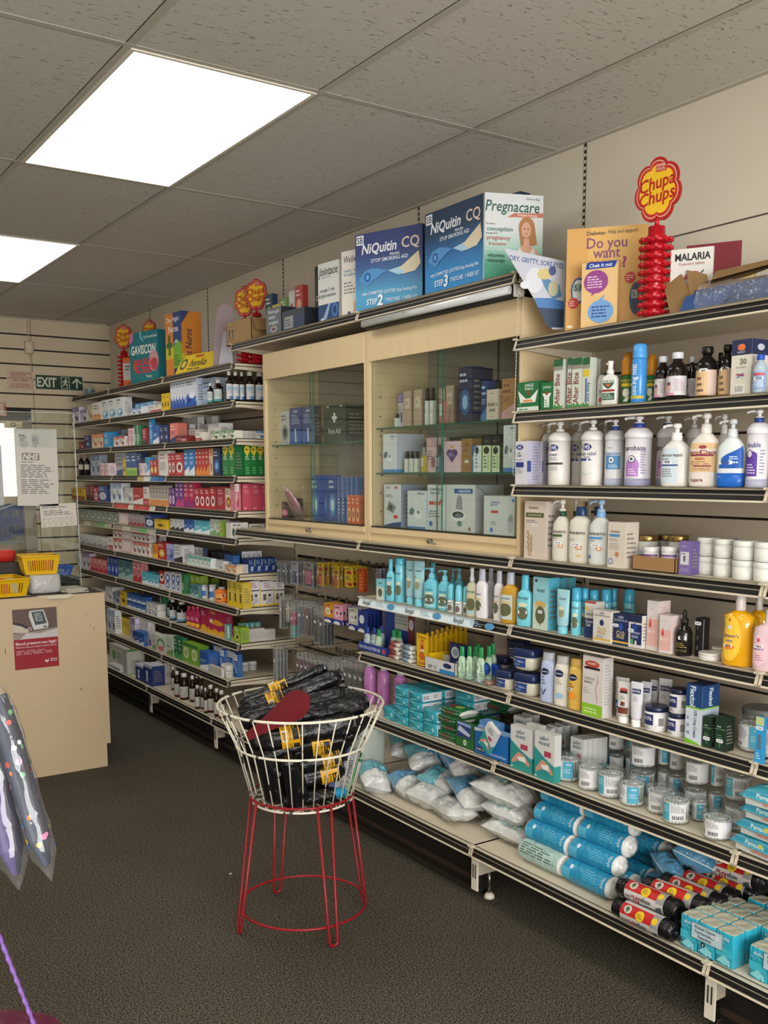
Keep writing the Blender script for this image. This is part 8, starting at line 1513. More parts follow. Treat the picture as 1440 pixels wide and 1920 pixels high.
# grey plastic end tub below the tissues
m = MB(); m.loft([(0, .05, .06, 5), (.004, .055, .065, 5), (.23, .06, .07, 5), (.24, .055, .065, 5)], M('#a0a8a0', .5), 24)
o = m.build('plastic_tub', None, (2.17, 3.36, .2145)); tag(o, 'pale grey green plastic tub beside cotton bags', 'tub')
# cotton wool rolls
def croll(x, y, z, L_, R, desc, mint=False, seed=1):
    r = empty('cotton_wool_roll', (x, y, z)); r['category'] = 'cotton wool roll'; T = Matrix.Rotation(PI/2, 4, 'X')
    m = MB(); m.loft([(-L_/2-.012, R*.35, R*.35), (-L_/2-.006, R*.7, R*.7), (-L_/2, R*.95, R*.95), (L_/2, R*.95, R*.95), (L_/2+.006, R*.7, R*.7), (L_/2+.012, R*.35, R*.35)], COT, 20, T); m.build('cotton_wool', r)
    m = MB(); secs = [(-L_/2+.006, R*1.01, R), (-L_/4, R*1.03, R*1.02), (0, R*1.02, R*1.03), (L_/4, R*1.03, R*1.01), (L_/2-.004, R*1.01, R)]
    m.loft(secs, M('#a4c0b8' if mint else '#2a8cb4', .25, 0, 'crinkle'), 24, T, True, False)
    T2 = T
    def S(u, v, d):      # u along the roll (towards the entrance), v around the front
        zl = L_/2*(.95-1.9*(1-u)); a = (v-.5)*1.9+.55; rr = R*1.035+d
        return Vector((-cos(a)*rr, -zl, sin(a)*rr))
    S.__dict__['nu'] = 1
    class SS:
        nu = 2; nv = 6; W = L_*.95; H = R*1.9
        def __call__(s, u, v, d): return S(u, v, d)
    if mint: deco(m, SS(), [('L', .05, .2, .95, .8, 5, '#4c5c54')])
    else: deco(m, SS(), [('E', .2, .6, .04, .12, '#c0d8e4'), ('L', .5, .25, .84, .8, 5, '#5cacc8'), ('T', 'alvita', .92, .5, .22, '#a8d0e0', .5, 90), ('R', .0, 0, .2, .5, '#4ca4c4')])
    m.build('printed_sleeve', r)
    for s in (-1, 1):
        f = MB(); vs = []; rnd = random.Random(seed+s)
        for j in range(16):
            a = 2*PI*j/16; vs += [(cos(a)*R*1.0, s*(L_/2-.004), sin(a)*R*1.0), (cos(a)*R*rnd.uniform(.25, .5), s*(L_/2+.012+rnd.uniform(0, .008)), sin(a)*R*rnd.uniform(.25, .5))]
        f.add(vs, [(2*j, 2*j+1, (2*j+3) % 32, (2*j+2) % 32) for j in range(16)], FILM, True)
        f.build('twisted_film_end', r)
    ITEMS.append((r, desc, 'on the bottom near shelf', x, y, z, 'blue cotton wool rolls'))
tiers = ['lowest tier', 'second tier', 'third tier', 'top tier']
for c_, (yc, n) in enumerate(((2.255, 4), (2.05, 4))):
    for t in range(n):
        croll(2.15+t*.034, yc-.0+.006*(t % 2), .252+t*.058, .19, .036, '%s cotton wool roll in %s column, %s' % ('mint printed' if (c_ == 0 and t == 0) else 'blue', ('left', 'right')[c_], tiers[t]), c_ == 0 and t == 0, c_*5+t)
for k, (x, y, z) in enumerate(((2.26, 2.25, .252), (2.34, 2.25, .252), (2.30, 2.25, .33), (2.38, 2.03, .252), (2.30, 2.03, .252), (2.36, 2.03, .33), (2.22, 2.03, .252))):
    croll(x, y, z, .19, .036, 'blue cotton wool roll behind the columns', False, 20+k)
for k, (x, y, z, a, b_) in enumerate(((2.25, 1.885, .25, .4, .1), (2.30, 1.87, .31, 1.2, .3), (2.38, 1.88, .27, .2, -.4), (2.33, 1.80, .36, 2.0, .2), (2.44, 1.78, .33, 1.0, .5), (2.40, 1.88, .38, .6, -.3), (2.47, 1.66, .36, 1.5, .1))):
    cotton_bag(x, y, z, .13, .08, .06, (b_, -.3, a), ('b', (-.9, -.1, -.9, .9)), 'crumpled film wrapped cotton pack behind rolls', 40+k)
# bin bag rolls
BLK = M('#121113', .22, 0, 'crinkle'); PAP = M('#c0bcb8', .35)
brm = []
def bin_roll(x, y, z, rz, spin, desc):
    if not brm:
        T = Matrix.Rotation(PI/2, 4, 'X'); R = .0285; L_ = .215
        m = MB(); m.loft([(-L_/2, R*.7, R*.7), (-L_/2+.006, R*.98, R*.96), (-L_*.3, R, R*.98), (L_*.3, R*.98, R), (L_/2-.006, R*.96, R*.98), (L_/2, R*.7, R*.72), (L_/2+.0005, R*.3, R*.3), (L_/2-.012, R*.28, R*.28)], BLK, 18, T)
        brm.append(('bag_roll', m.mesh('bag_roll')))
        m = MB(); m.loft([(-.068, R*1.03, R*1.02), (.068, R*1.02, R*1.03)], PAP, 28, T, True, False)
        for k in range(2):
            class SS:
                nu = 2; nv = 8; W = .134; H = R*3.1; kk = k
                def __call__(s, u, v, d):
                    a = (v-.5)*3.1+s.kk*PI; rr = R*1.035+d+.0004; return Vector((-cos(a)*rr, .067-u*.134, sin(a)*rr))
            deco(m, SS(), [('R', 0, .52, .82, .9, '#b01c1c'), ('R', .82, .45, 1, .95, '#8c8c8c'), ('E', .18, .72, .1, .14, '#b8b4a8'), ('P', '#2c4c34', [(.12, .7), (.18, .82), (.24, .7), (.2, .7), (.2, .64), (.16, .64), (.16, .7)]), ('E', .52, .66, .11, .17, '#d4b41c'), ('L', .45, .58, .6, .74, 3, '#5c3c14'), ('E', .9, .7, .07, .11, '#d4b41c'),
                              ('T', '20', .3, .28, .26, '#a02430', .2), ('T', 'refuse', .55, .38, .15, '#2c2c2c', .3), ('T', 'sacks', .53, .16, .15, '#2c2c2c', .3), ('L', .04, .1, .18, .4, 3, '#555'), ('P', '#3c444c', [(.8, .1), (.98, .04), (.98, .38), (.84, .3)])], d0=.0003)
        brm.append(('paper_sleeve', m.mesh('paper_sleeve')))
    o = empty('bin_bag_roll', (x, y, z)); o['category'] = 'bin bag roll'; o.rotation_euler = (Matrix.Rotation(rz, 3, 'Z') @ Matrix.Rotation(spin, 3, 'Y')).to_euler()
    for n_, me in brm: c = bpy.data.objects.new(n_, me); COL.objects.link(c); c.parent = o
    ITEMS.append((o, desc, 'on the bottom near shelf', x, y, z, 'black bin bag rolls with red sleeves'))
rnd = random.Random(8)
bl = [(2.085, 1.775, .2435, 0.02, .0), (2.150, 1.79, .2435, .03, .3), (2.118, 1.79, .293, .05, PI+.35)]
for i, (x, y, z, a, s) in enumerate(bl): bin_roll(x, y, z, a, s, 'bin bag roll in the front group, %s' % ('nearest the shelf edge', 'second from shelf edge', 'upper one')[i])
for k in range(6):
    bin_roll(2.212+.061*k, 1.775+rnd.uniform(-.015, .015), .2435, rnd.uniform(-.04, .06), rnd.uniform(-.3, .5), 'bin bag roll in the lower row behind')
for k in range(5):
    bin_roll(2.186+.062*k, 1.755-.012*k+rnd.uniform(-.012, .012), .294, rnd.uniform(.0, .08), rnd.uniform(-.2, .5) if k != 0 else PI+.2, 'bin bag roll in the upper row behind')
bin_roll(2.37, 1.69, .345, .05, .3, 'bin bag roll on top at the back')
# pocket tissue blocks
WT = 'on the bottom near shelf'
def tblock(x, y, n, rows, h, first, desc):
    for k in range(n):
        key = ('tb', h)
        if key not in tcache:
            m = MB(); m.loft([(0, .024, .027, 10), (.002, .026, .0285, 10), (h-.003, .026, .0285, 10), (h, .0245, .027, 10)], M('#2c9cb4', .18, 0, 'crinkle'), 24)
            m.loft([(h, .0245, .027, 10), (h+.0015, .023, .0255, 10)], M('#b8b8a4', .3, 0, 'crinkle'), 24)
            deco(m, Flat(.055, h, (-.026, .0275, 0), (0, -1, 0), (0, 0, 1), (-1, 0, 0)), [('R', .04, .3, .96, .55, '#3cacbe'), ('P', '#7cc4cc', [(.1, .12), (.5, .34), (.9, .2), (.6, .05)]), ('T', 'alvita', .5, .84, .11, '#c8dce4', .8), ('L', .1, .66, .8, .74, 2, '#6cb8c8'), ('E', .8, .1, .08, .05, '#8ccad4')], d0=.0008)
            tcache[key] = m.mesh('tissue_pack')
        for j in range(rows):
            o = bpy.data.objects.new('pocket_tissue_pack', tcache[key]); COL.objects.link(o); o.location = (x+.0262+j*.0535, y-.0285-k*.0575, .2145); o['category'] = 'tissue pack'
            ITEMS.append((o, desc+(', front row' if j == 0 else ', row behind' if j == 1 else ', third row' if j == 2 else ', back row'), WT, o.location.x, o.location.y, .3, 'pocket tissue packs on the bottom shelf'))
tblock(2.088, 1.655, 3, 2, .092, True, 'teal tissue pack in front block'); tblock(2.205, 1.66, 4, 2, .088, False, 'teal tissue pack in rear block'); tblock(2.33, 1.62, 4, 1, .088, False, 'teal tissue pack in far block'); tblock(2.098, 1.445, 3, 3, .085, False, 'teal tissue pack in right block')
for (x, y) in ((2.0865, 1.565), (2.0965, 1.35)):
    m = MB(); m.box(0, .001, -.05, .05, 0, .045, '#b0c4cc'); deco(m, Flat(.1, .045, (0, .05, 0), (0, -1, 0), (0, 0, 1), (-1, 0, 0)), [('R', 0, 0, 1, .03, '#1c3448'), ('R', 0, .97, 1, 1, '#1c3448'), ('R', 0, 0, .012, 1, '#1c3448'), ('R', .988, 0, 1, 1, '#1c3448'), ('T', 'Pocket Tissues', .45, .78, .17, '#2c3c4c', .76), ('T', 'Taschentücher', .44, .5, .17, '#2c3c4c', .7), ('T', 'Fazzoletti', .44, .22, .17, '#2c3c4c', .56), ('S', .76, .6), ('E', .4, -.16, .07, .15, '#101820'), ('T', '6', .4, -.16, .16, '#dfe4e8', .1)])
    o = m.build('product_label', None, (x-.0015, y, .255)); tag(o, 'pale blue pocket tissue label on the %s block' % ('front' if y > 1.5 else 'right'), 'label')

# ================================================================ WIRE BASKET ON RED STAND
BX, BY = 1.53, 2.77
WHT = m_chip('#d8d2c0', '#2a241e', 'chipped_white_enamel'); REDW = M('#8a1820', .35)
def circ(R, z, n=48, tx=0): return [(cos(2*PI*i/n)*R, sin(2*PI*i/n)*R, z) for i in range(n)]
r = empty('wire_basket', (BX, BY, 0)); tag(r, 'round white wire dump basket on red hairpin leg stand', 'wire basket')
m = MB(); m.tube(circ(.272, .752), .0045, WHT, 8, True); m.build('rim', r)
m = MB(); m.tube(circ(.214, .618), .0042, WHT, 8, True); m.build('middle_ring', r)
m = MB(); m.tube(circ(.168, .432), .004, WHT, 8, True)
for k in range(-3, 4):
    o_ = k*.044; L_ = math.sqrt(.168**2-o_*o_); m.tube([(o_, -L_, .432), (o_, L_, .432)], .002, WHT, 5); m.tube([(-L_, o_, .435), (L_, o_, .435)], .002, WHT, 5)
m.build('base_grid', r)
for k in range(32):
    a = 2*PI*(k+.5)/32; m = MB()
    P_ = [(.166, .43), (.214, .62), (.272, .75)]
    m.tube([(cos(a)*q, sin(a)*q, z) for q, z in P_], .0022, WHT, 5); m.build('upright_wire', r)
m = MB(); m.tube(circ(.172, .447), .0045, REDW, 8, True); m.build('stand_top_ring', r)
m = MB(); m.tube(circ(.213, .062), .0045, REDW, 8, True); m.build('stand_lower_ring', r)
for k in range(4):
    a = math.radians(-5+90*k); m = MB(); t_ = Vector((-sin(a), cos(a), 0)); ra = Vector((cos(a), sin(a), 0))
    pts = [ra*.172-t_*.024+Vector((0, 0, .45))]+[ra*.232-t_*.014*cos(i*PI/8)+Vector((0, 0, .0045+.012-.012*sin(i*PI/8))) for i in range(9)]+[ra*.172+t_*.024+Vector((0, 0, .45))]
    m.tube(pts, .0045, REDW, 8); m.build('hairpin_leg', r)
# rolls of black sacks in the basket
BK2 = M('#101012', .25, 0, 'crinkle'); YLB = M('#cf9c1c', .4)
def sack(p0, p1, R, lab, desc, spin=0, col=None, ry=1, twist=0, seed=0):
    p0 = Vector(p0); p1 = Vector(p1); d = (p1-p0); L_ = d.length; r = empty('sack_roll', tuple(p0)); r['category'] = 'sack roll'
    q = Vector((0, 0, 1)).rotation_difference(d.normalized()); r.rotation_mode = 'QUATERNION'; r.rotation_quaternion = q @ __import__('mathutils').Quaternion((0, 0, 1), spin)
    rnd = random.Random(seed); n = 26; m = MB(); K = 22; ph = [rnd.uniform(0, 6) for _ in range(6)]; vs = []
    for j in range(K+1):
        z = L_*j/K; e = min(1, .55+min(j, K-j)*.25)
        for i in range(n):
            a = 2*PI*i/n; rr = R*e*(1+.10*sin(2*a+ph[0]+z*6)+.05*sin(5*a+ph[1]-z*22)+.04*sin(9*a+z*45+ph[2]))
            vs.append((cos(a)*rr, sin(a)*rr*ry, z))
    m.add(vs, [(j*n+i, j*n+(i+1) % n, (j+1)*n+(i+1) % n, (j+1)*n+i) for j in range(K) for i in range(n)], col or BK2, True)
    m.add(vs[:n], [tuple(reversed(range(n)))], col or BK2); m.add(vs[-n:], [tuple(range(n))], col or BK2)
    for i in range(9):        # loose gathered sack mouths at the upper end
        a = 2*PI*i/9+ph[3]; rr = R*.8; c = Vector((cos(a)*rr, sin(a)*rr*ry, L_-.004)); c2 = Vector((cos(a+.7)*rr, sin(a+.7)*rr*ry, L_-.004)); t = (c+c2)/2*.8+Vector((0, 0, rnd.uniform(.002, .012)))
        m.poly([c, c2, t], col or BK2, True)
    m.build('black_sacks' if not col else 'red_sheet', r)
    if lab:
        z0, z1 = lab; m = MB(); W0 = MB()
        def rad(a, z): return R*(1+.10*sin(2*a+ph[0]+z*6)+.05*sin(5*a+ph[1]-z*22)+.04*sin(9*a+z*45+ph[2]))+.003
        vs = []
        for j in range(5):
            z = z0+(z1-z0)*j/4
            for i in range(n+1):
                a = 2*PI*i/n; rr = rad(a, z); vs.append((cos(a)*rr, sin(a)*rr*ry, z))
        m.add(vs, [(j*(n+1)+i, j*(n+1)+i+1, (j+1)*(n+1)+i+1, (j+1)*(n+1)+i) for j in range(4) for i in range(n)], YLB, True)
        for kk in range(3):
            class SS:
                nu = 10; nv = 2; W = R*2.0; H = z1-z0; k = kk
                def __call__(s, u, v, dd):
                    a = (u-.5)*2.0+s.k*2.1; z = z0+v*(z1-z0); rr = rad(a, z)+dd+.0008; return Vector((cos(a)*rr, sin(a)*rr*ry, z))
            deco(m, SS(), [('R', .04, .62, .9, .94, '#1c1a14'), ('L', .1, .66, .84, .9, 2, '#cf9c1c'), ('T', 'EXTRA STRONG', .46, .48, .13, '#1c1a14', .84), ('T', '10', .16, .24, .2, '#1c1a14', .2), ('B', .56, .06, .92, .34), ('L', .26, .1, .52, .36, 3, '#4c3c14')], d0=.0004)
        m.build('yellow_label', r)
    ITEMS.append((r, desc, 'in the wire basket', p0.x, p0.y, p0.z, 'rolls of black sacks in the wire basket'))
def inb(p, R, m_=.012):
    x, y, z = p; dx, dy = x-BX, y-BY; q = math.hypot(dx, dy); lim = (.166+(z-.43)*.252 if z < .62 else .214+(z-.62)*.446)-R-m_ if z < .75 else 9
    if q > lim: dx *= lim/q; dy *= lim/q
    return (BX+dx, BY+dy, z)
RS = [
 ((1.385, 2.93, .735), (1.665, 2.83, .845), .026, (.11, .17), 'topmost black sack roll with yellow label'),
 ((1.362, 2.90, .712), (1.70, 2.78, .822), .036, (.10, .155), 'thick black sack roll under the topmost one'),
 ((1.345, 2.84, .695), (1.69, 2.72, .775), .032, (.13, .17), 'grey sheened sack roll behind red sheet'),
 ((1.43, 2.73, .70), (1.725, 2.67, .752), .04, None, 'black sack roll without label at right'),
 ((1.33, 2.72, .655), (1.66, 2.585, .70), .040, (.065, .125), 'black sack roll with large label below the rim'),
 ((1.34, 2.72, .605), (1.66, 2.60, .645), .038, (.15, .21), 'black sack roll across the middle'),
 ((1.36, 2.72, .555), (1.65, 2.61, .60), .038, (.17, .23), 'black sack roll at middle ring height'),
 ((1.38, 2.73, .498), (1.64, 2.64, .545), .036, (.16, .22), 'black sack roll near basket floor'),
 ((1.40, 2.84, .49), (1.64, 2.76, .52), .036, None, 'black sack roll at the back low down'), ((1.38, 2.86, .57), (1.66, 2.78, .60), .038, None, 'black sack roll at the back halfway up'),
 ((1.36, 2.87, .64), (1.68, 2.78, .67), .038, None, 'black sack roll at the back below the top'), ((1.41, 2.69, .458), (1.60, 2.66, .465), .026, None, 'short black sack roll on basket floor'),
 ((1.37, 2.79, .60), (1.66, 2.70, .63), .036, None, 'hidden middle black sack roll'), ((1.60, 2.62, .655), (1.72, 2.66, .70), .034, None, 'crumpled black sack end at right rim'),
 ((1.33, 2.80, .64), (1.50, 2.74, .66), .034, None, 'short black sack roll at left of basket'), ((1.37, 2.78, .50), (1.60, 2.72, .50), .036, None, 'low central black sack roll'),
 ((1.41, 2.72, .45), (1.36, 2.72, .63), .036, None, 'upright black sack roll at left side'), ((1.46, 2.66, .45), (1.41, 2.65, .62), .036, None, 'upright black sack roll at front left'),
]
for i, (a, b, R, lab, ds) in enumerate(RS):
    sack(inb(a, R), inb(b, R), R, lab, ds, spin=i*1.3+.4, ry=.85, seed=i+2)
# red sheet draped through the basket
r = empty('red_felt_sheet', (BX, BY, 0)); tag(r, 'dark red felt sheet lying on the black sack rolls', 'red sheet')
m = MB(); RF = M('#5e0714', .85); nx, ny = 24, 8; vs = []
A, B = Vector((1.318, 2.745, .672)), Vector((1.505, 2.672, .795)); up = Vector((.0, .045, .035))
for j in range(ny+1):
    for i in range(nx+1):
        u = i/nx; v = j/ny*2-1; wd = (.28+.72*min(1, u*1.25)**1.3)*(1 if u < .72 else math.sqrt(max(0, 1-((u-.72)/.285)**2)))
        p = A+(B-A)*u+up*v*wd+Vector((-.3, -.55, .6)).normalized()*(.012*math.cos(v*1.5)); vs.append(p-Vector((BX, BY, 0)))
m.add(vs, [(j*(nx+1)+i, j*(nx+1)+i+1, (j+1)*(nx+1)+i+1, (j+1)*(nx+1)+i) for j in range(ny) for i in range(nx)], RF, True); m.build('felt', r)
# white product box standing in the basket at right, teal pouch
r = empty('garden_box', (1.60, 2.67, .452)); r.rotation_euler = (.0, .38, -.35); tag(r, 'white printed carton leaning inside the basket, right side', 'box')
m = MB(); m.box(-.035, .035, -.012, .012, 0, .16, '#8c8c8c'); deco(m, Flat(.07, .16, (-.035, -.012, 0)), [('R', 0, 0, .3, 1, '#3c4a78'), ('R', .86, 0, 1, 1, '#4c8c5c'), ('T', 'clean', .5, .62, .16, '#3c3c48', .36, 90), ('T', '7pcs', .5, .22, .14, '#3c3c48', .24, 90), ('L', .7, .1, .84, .9, 8, '#666')]); m.build('carton', r)
r = empty('teal_pouch', (1.60, 2.66, .45)); tag(r, 'teal pouch at the bottom of the basket', 'pouch'); m = MB(); m.loft([(0, .03, .02), (.012, .04, .025), (.03, .03, .016)], TEAL2, 16); m.build('pouch', r)

# ================================================================ COUNTER AND WHAT STANDS ON IT
r = empty('shop_counter', (1.0, 4.88, 0)); tag(r, 'beige laminate shop counter with scuffed end panel', 'counter')
m = MB(); m.box(-.9, .572, 0, .018, .12, .905, CREAMPANEL); m.box(-.9, .552, 0, .018, .0, .12, CREAMPANEL)
rnd = random.Random(5)
for (x, z, w_, h) in ((.47, .80, .006, .004), (.463, .79, .003, .003), (.45, .776, .005, .003), (.49, .74, .004, .006), (.508, .73, .003, .003), (.508, .722, .005, .006), (.50, .40, .004, .004), (.513, .40, .003, .004), (.43, .415, .005, .014), (.075, .64, .004, .024), (.04, .86, .012, .006)):
    m.box(x, x+w_, -.0006, 0, z, z+h, '#6c5a44')
m.build('end_panel', r)
m = MB(); m.box(-.9, .570, .018, 2.0, .12, .885, CREAMPANEL); m.box(-.9, .545, .018, 2.0, 0, .12, M('#4a4036')); m.build('carcass', r)
m = MB(); m.box(-.9, .57, .018, 2.0, .885, .907, M('#3a2f28', .4)); m.build('worktop', r)
pst = [('R', 0, 0, 1, .5, '#8c1a26'), ('R', 0, .5, 1, 1, '#5c4a44'), ('P', '#8c8074', [(0, .5), (1, .5), (1, .66), (.5, .62), (0, .6)]), ('P', '#b4b0b0', [(.14, .5), (1, .5), (1, .64), (.6, .58), (.3, .6)]), ('P', '#b8ac9c', [(0, .78), (.2, .74), (.36, .64), (.3, .6), (0, .62)]), ('P', '#2c2c34', [(0, .8), (.2, .76), (.4, .66), (.38, .63), (.18, .72), (0, .76)]),
       ('P', '#b9bcbc', [(.38, .96), (.7, .97), (.8, .72), (.78, .66), (.46, .64), (.36, .88)]), ('P', '#3c4444', [(.42, .94), (.68, .95), (.76, .74), (.5, .72)]), ('P', '#8c9494', [(.48, .92), (.64, .92), (.68, .78), (.52, .78)]), ('T', '120', .58, .88, .05, '#2c3434', .14), ('T', '80', .6, .82, .05, '#2c3434', .1), ('L', .5, .69, .74, .72, 1, '#c8cccc'), ('E', .72, .685, .045, .014, '#2c3c5c'), ('E', .36, .66, .05, .03, '#a8b0b8'), ('E', .36, .66, .03, .018, '#8c1a26'),
       ('T', 'Blood pressure too high?', .5, .43, .045, '#d8c4c4', .92, 0, 0, .02), ('T', 'Find out what you need to know and do', .5, .37, .028, '#d0b4b4', .92), ('L', .04, .24, .96, .32, 3, '#c49098'), ('R', .05, .05, .2, .16, '#8c8480'), ('P', '#d8c8c8', [(.68, .14), (.72, .11), (.76, .14), (.76, .1), (.72, .08), (.68, .1)]), ('L', .8, .09, .98, .15, 2, '#d8c8c8')]
pst = [p for p in pst if p != ('R', .05, .05, .2, .16, '#8c8480')]
show('poster', 'poster', 'red blood pressure poster on the counter end panel', 1.118, 4.8785, .555, .211, .296, 90, .0008, '#8c1a26', pst)

def wbasket(name, label, x, y, z, w_, d, h, rz, col, cat, items=None):
    r = empty(name, (x, y, z), rz); tag(r, label, cat)
    m = MB(); C = M(col, .35); t = .0025; fl = 1.22
    def pt(u, v, k): q = 1+(fl-1)*k; return (u*w_/2*q, v*d/2*q, k*h)
    cor = [(-1, -1), (1, -1), (1, 1), (-1, 1)]
    m.poly([pt(u, v, 0) for u, v in cor], C); m.poly([tuple(Vector(pt(u, v, 0))+Vector((0, 0, t))) for u, v in cor], C)
    for i in range(4):
        a = cor[i]; b = cor[(i+1) % 4]; N_ = 12 if a[1] == b[1] else 8
        def P_(s, k): return pt(a[0]+(b[0]-a[0])*s, a[1]+(b[1]-a[1])*s, k)
        m.poly([P_(0, 0), P_(1, 0), P_(1, .2), P_(0, .2)], C); m.poly([P_(0, .78), P_(1, .78), P_(1, 1), P_(0, 1)], C)
        m.poly([P_(0, .2), P_(.12, .2), P_(.12, .78), P_(0, .78)], C); m.poly([P_(.88, .2), P_(1, .2), P_(1, .78), P_(.88, .78)], C)
        for j in range(N_):
            s0 = .12+.76*j/N_; s1 = s0+.76/N_*.5; m.poly([P_(s1, .2), P_(s0+.76/N_, .2), P_(s0+.76/N_, .78), P_(s1, .78)], C)
    m.build('basket_body', r)
    m = MB(); m.tube([pt(u, v, 1) for u, v in [(-1, -1), (-.9, -1), (.9, -1), (1, -1), (1, -.9), (1, .9), (1, 1), (.9, 1), (-.9, 1), (-1, 1), (-1, .9), (-1, -.9)]], .004, C, 6, True); m.build('rim', r)
    return r
wbasket('plastic_basket', 'yellow slotted plastic basket with orange items on clear bags', 1.30, 5.06, 1.003, .15, .13, .092, -.08, '#d4a80c', 'plastic basket')
wbasket('plastic_basket', 'yellow slotted plastic basket cut by the left edge', 1.10, 5.0, .912, .17, .2, .085, .1, '#d4a80c', 'plastic basket').rotation_euler = (.0, 0, .1)
for k, (x, y, c) in enumerate(((1.285, 5.05, '#d0541c'), (1.31, 5.06, '#c84820'), (1.335, 5.05, '#d8601c'), (1.355, 5.055, '#a83c2c'))):
    m = MB(); m.box(-.011, .011, -.03, .03, 0, .065, c); o = m.build('sachet_box', None, (x, y, 1.008)); tag(o, 'orange sachet box inside the yellow basket, %s' % ('leftmost', 'second from left', 'third from left', 'rightmost')[k], 'box', 'orange sachet boxes')
for k, (x, c) in enumerate(((1.06, '#8cb4c4'), (1.11, '#c8542c'), (1.15, '#b8bcc0'))):
    m = MB(); m.box(-.02, .02, -.05, .05, 0, .07, c); o = m.build('sachet_box', None, (x, 5.0, .918)); tag(o, '%s packet inside the left yellow basket' % ('pale blue', 'red', 'white')[k], 'box')
m = MB(); m.loft([(0, .075, .07, 5), (.01, .08, .075, 5), (.085, .078, .073, 5), (.092, .07, .068, 5)], M('#b4b2b0', .25, 0, 'crinkle'), 24); o = m.build('clear_bag_stack', None, (1.31, 5.04, .91)); tag(o, 'stack of clear plastic bags under the right yellow basket', 'plastic bags')
m = MB(); m.box(1.02, 1.22, 4.93, 5.1, .9075, .9105, '#8c8474'); m.box(1.19, 1.26, 5.02, 5.10, .9075, .955, '#4c4840'); o = m.build('paper_stack'); tag(o, 'papers and dark pad under the left yellow basket', 'papers')
m = MB(); rnd = random.Random(2)
for k in range(7):
    a = rnd.uniform(-.2, .2); T = Matrix.Translation((1.44, 5.0, .908+k*.003)) @ Matrix.Rotation(a, 4, 'Z'); m.box(-.055, .055, -.08, .08, 0, .0022, '#b8b4a4', None, T)
o = m.build('paper_bag_stack'); tag(o, 'stack of flat white paper bags beside clear bags', 'paper bags')
m = MB(); m.poly([(1.24, 4.89, .9085), (1.40, 4.88, .9085), (1.42, 4.87, .905), (1.38, 4.868, .89), (1.29, 4.868, .893)], '#c0b8a4'); m.poly([(1.29, 4.869, .893), (1.38, 4.869, .89), (1.42, 4.871, .905), (1.40, 4.881, .909), (1.24, 4.891, .909)], '#c0b8a4'); o = m.build('paper_bag'); tag(o, 'single paper bag drooping over counter edge', 'paper bag')
m = MB(); m.box(1.40, 1.56, 5.25, 5.6, .908, .955, '#15130f'); o = m.build('till_drawer'); tag(o, 'low black till drawer behind the paper bags', 'till drawer')
wbasket('plastic_basket', 'small blue plastic basket on black till drawer', 1.50, 5.42, .956, .10, .1, .045, 0, '#1c54a8', 'plastic basket')
m = MB(); m.loft([(0, .08, .05, 4), (.05, .085, .055, 4), (.058, .07, .045, 3)], '#b02a20', 24); o = m.build('red_packet', None, (1.14, 5.22, 1.06)); tag(o, 'red rounded packet above the left yellow basket', 'packet')
m = MB(); m.box(1.04, 1.3, 5.16, 5.3, .908, 1.058, '#2c2620'); o = m.build('card_terminal_stand'); tag(o, 'dark box behind the yellow baskets', 'box')
# clear screen standing on the counter
r = empty('perspex_screen', (1.0, 5.2, .907)); tag(r, 'clear perspex counter screen with notices taped on', 'screen')
m = MB(); m.box(-.9, .553, -.0025, .0025, .0, .905, GLASS); m.build('pane', r)
m = MB(); m.box(.5515, .5535, -.003, .003, 0, .905, M('#b8c4c0', .1)); m.box(-.9, .553, -.003, .003, .903, .905, M('#b8c4c0', .1)); m.build('polished_edge', r)
def notice(x0, z0, w_, h, ops, label, col='#c2bdb6', rz=0, y=5.196):
    m = MB(); m.box(0, w_, 0, .0006, 0, h, col); deco(m, Flat(w_, h, (0, 0, 0)), ops, d0=.0002); o = m.build('paper_notice', None, (x0, y, z0)); o.rotation_euler = (0, rz, 0); tag(o, label, 'notice', 'notices taped on the counter screen'); return o
notice(1.249, 1.43, .21, .297, [('L', .1, .86, .34, .92, 1, '#555'), ('L', .12, .78, .3, .9, 8, '#666'), ('L', .4, .78, .58, .9, 8, '#666')]+[('L', .12, .66, .32, .86, 7, '#6c6c6c'), ('L', .42, .66, .6, .86, 7, '#6c6c6c'), ('L', .1, .62, .9, .655, 1, '#555')], 'white sheet with two text columns, above the hospital notice', '#bdb9b4', y=5.198)
notice(1.247, 1.340, .205, .297, [('R', .14, .78, .56, .9, '#77726c'), ('T', 'NHS', .35, .84, .09, '#c8c4bc', .36, 0, .2, .04), ('L', .12, .73, .6, .76, 1, '#666'), ('L', .1, .48, .92, .71, 7, '#666'), ('L', .1, .2, .92, .46, 8, '#666')], 'white notice headed NHS taped on clear screen', '#c4beb6', .02)
notice(1.36, 1.225, .185, .118, [('L', .05, .82, .9, .95, 2, '#555'), ('L', .1, .5, .9, .74, 3, '#666')]+[('E', .1+.155*k, .27, .055, .13, '#666') for k in range(6)]+[('E', .1+.155*k, .27, .048, .115, '#c4beb4') for k in range(6)]+[('L', .05+.155*k, .05, .15+.155*k, .11, 1, '#666') for k in range(6)], 'torn landscape notice with a row of circles', '#c4beb4', -.04)
notice(.972, 1.345, .21, .297, [('T', 'PA', .9, .93, .05, '#3c4c8c', .16), ('L', .3, .84, .8, .86, 1, '#666'), ('L', .3, .74, .92, .8, 2, '#666'), ('L', .3, .5, .9, .55, 1, '#777'), ('L', .3, .3, .94, .4, 2, '#777'), ('L', .3, .14, .94, .16, 1, '#777')], 'white letter sheet cut by the left edge', '#a8aaac')

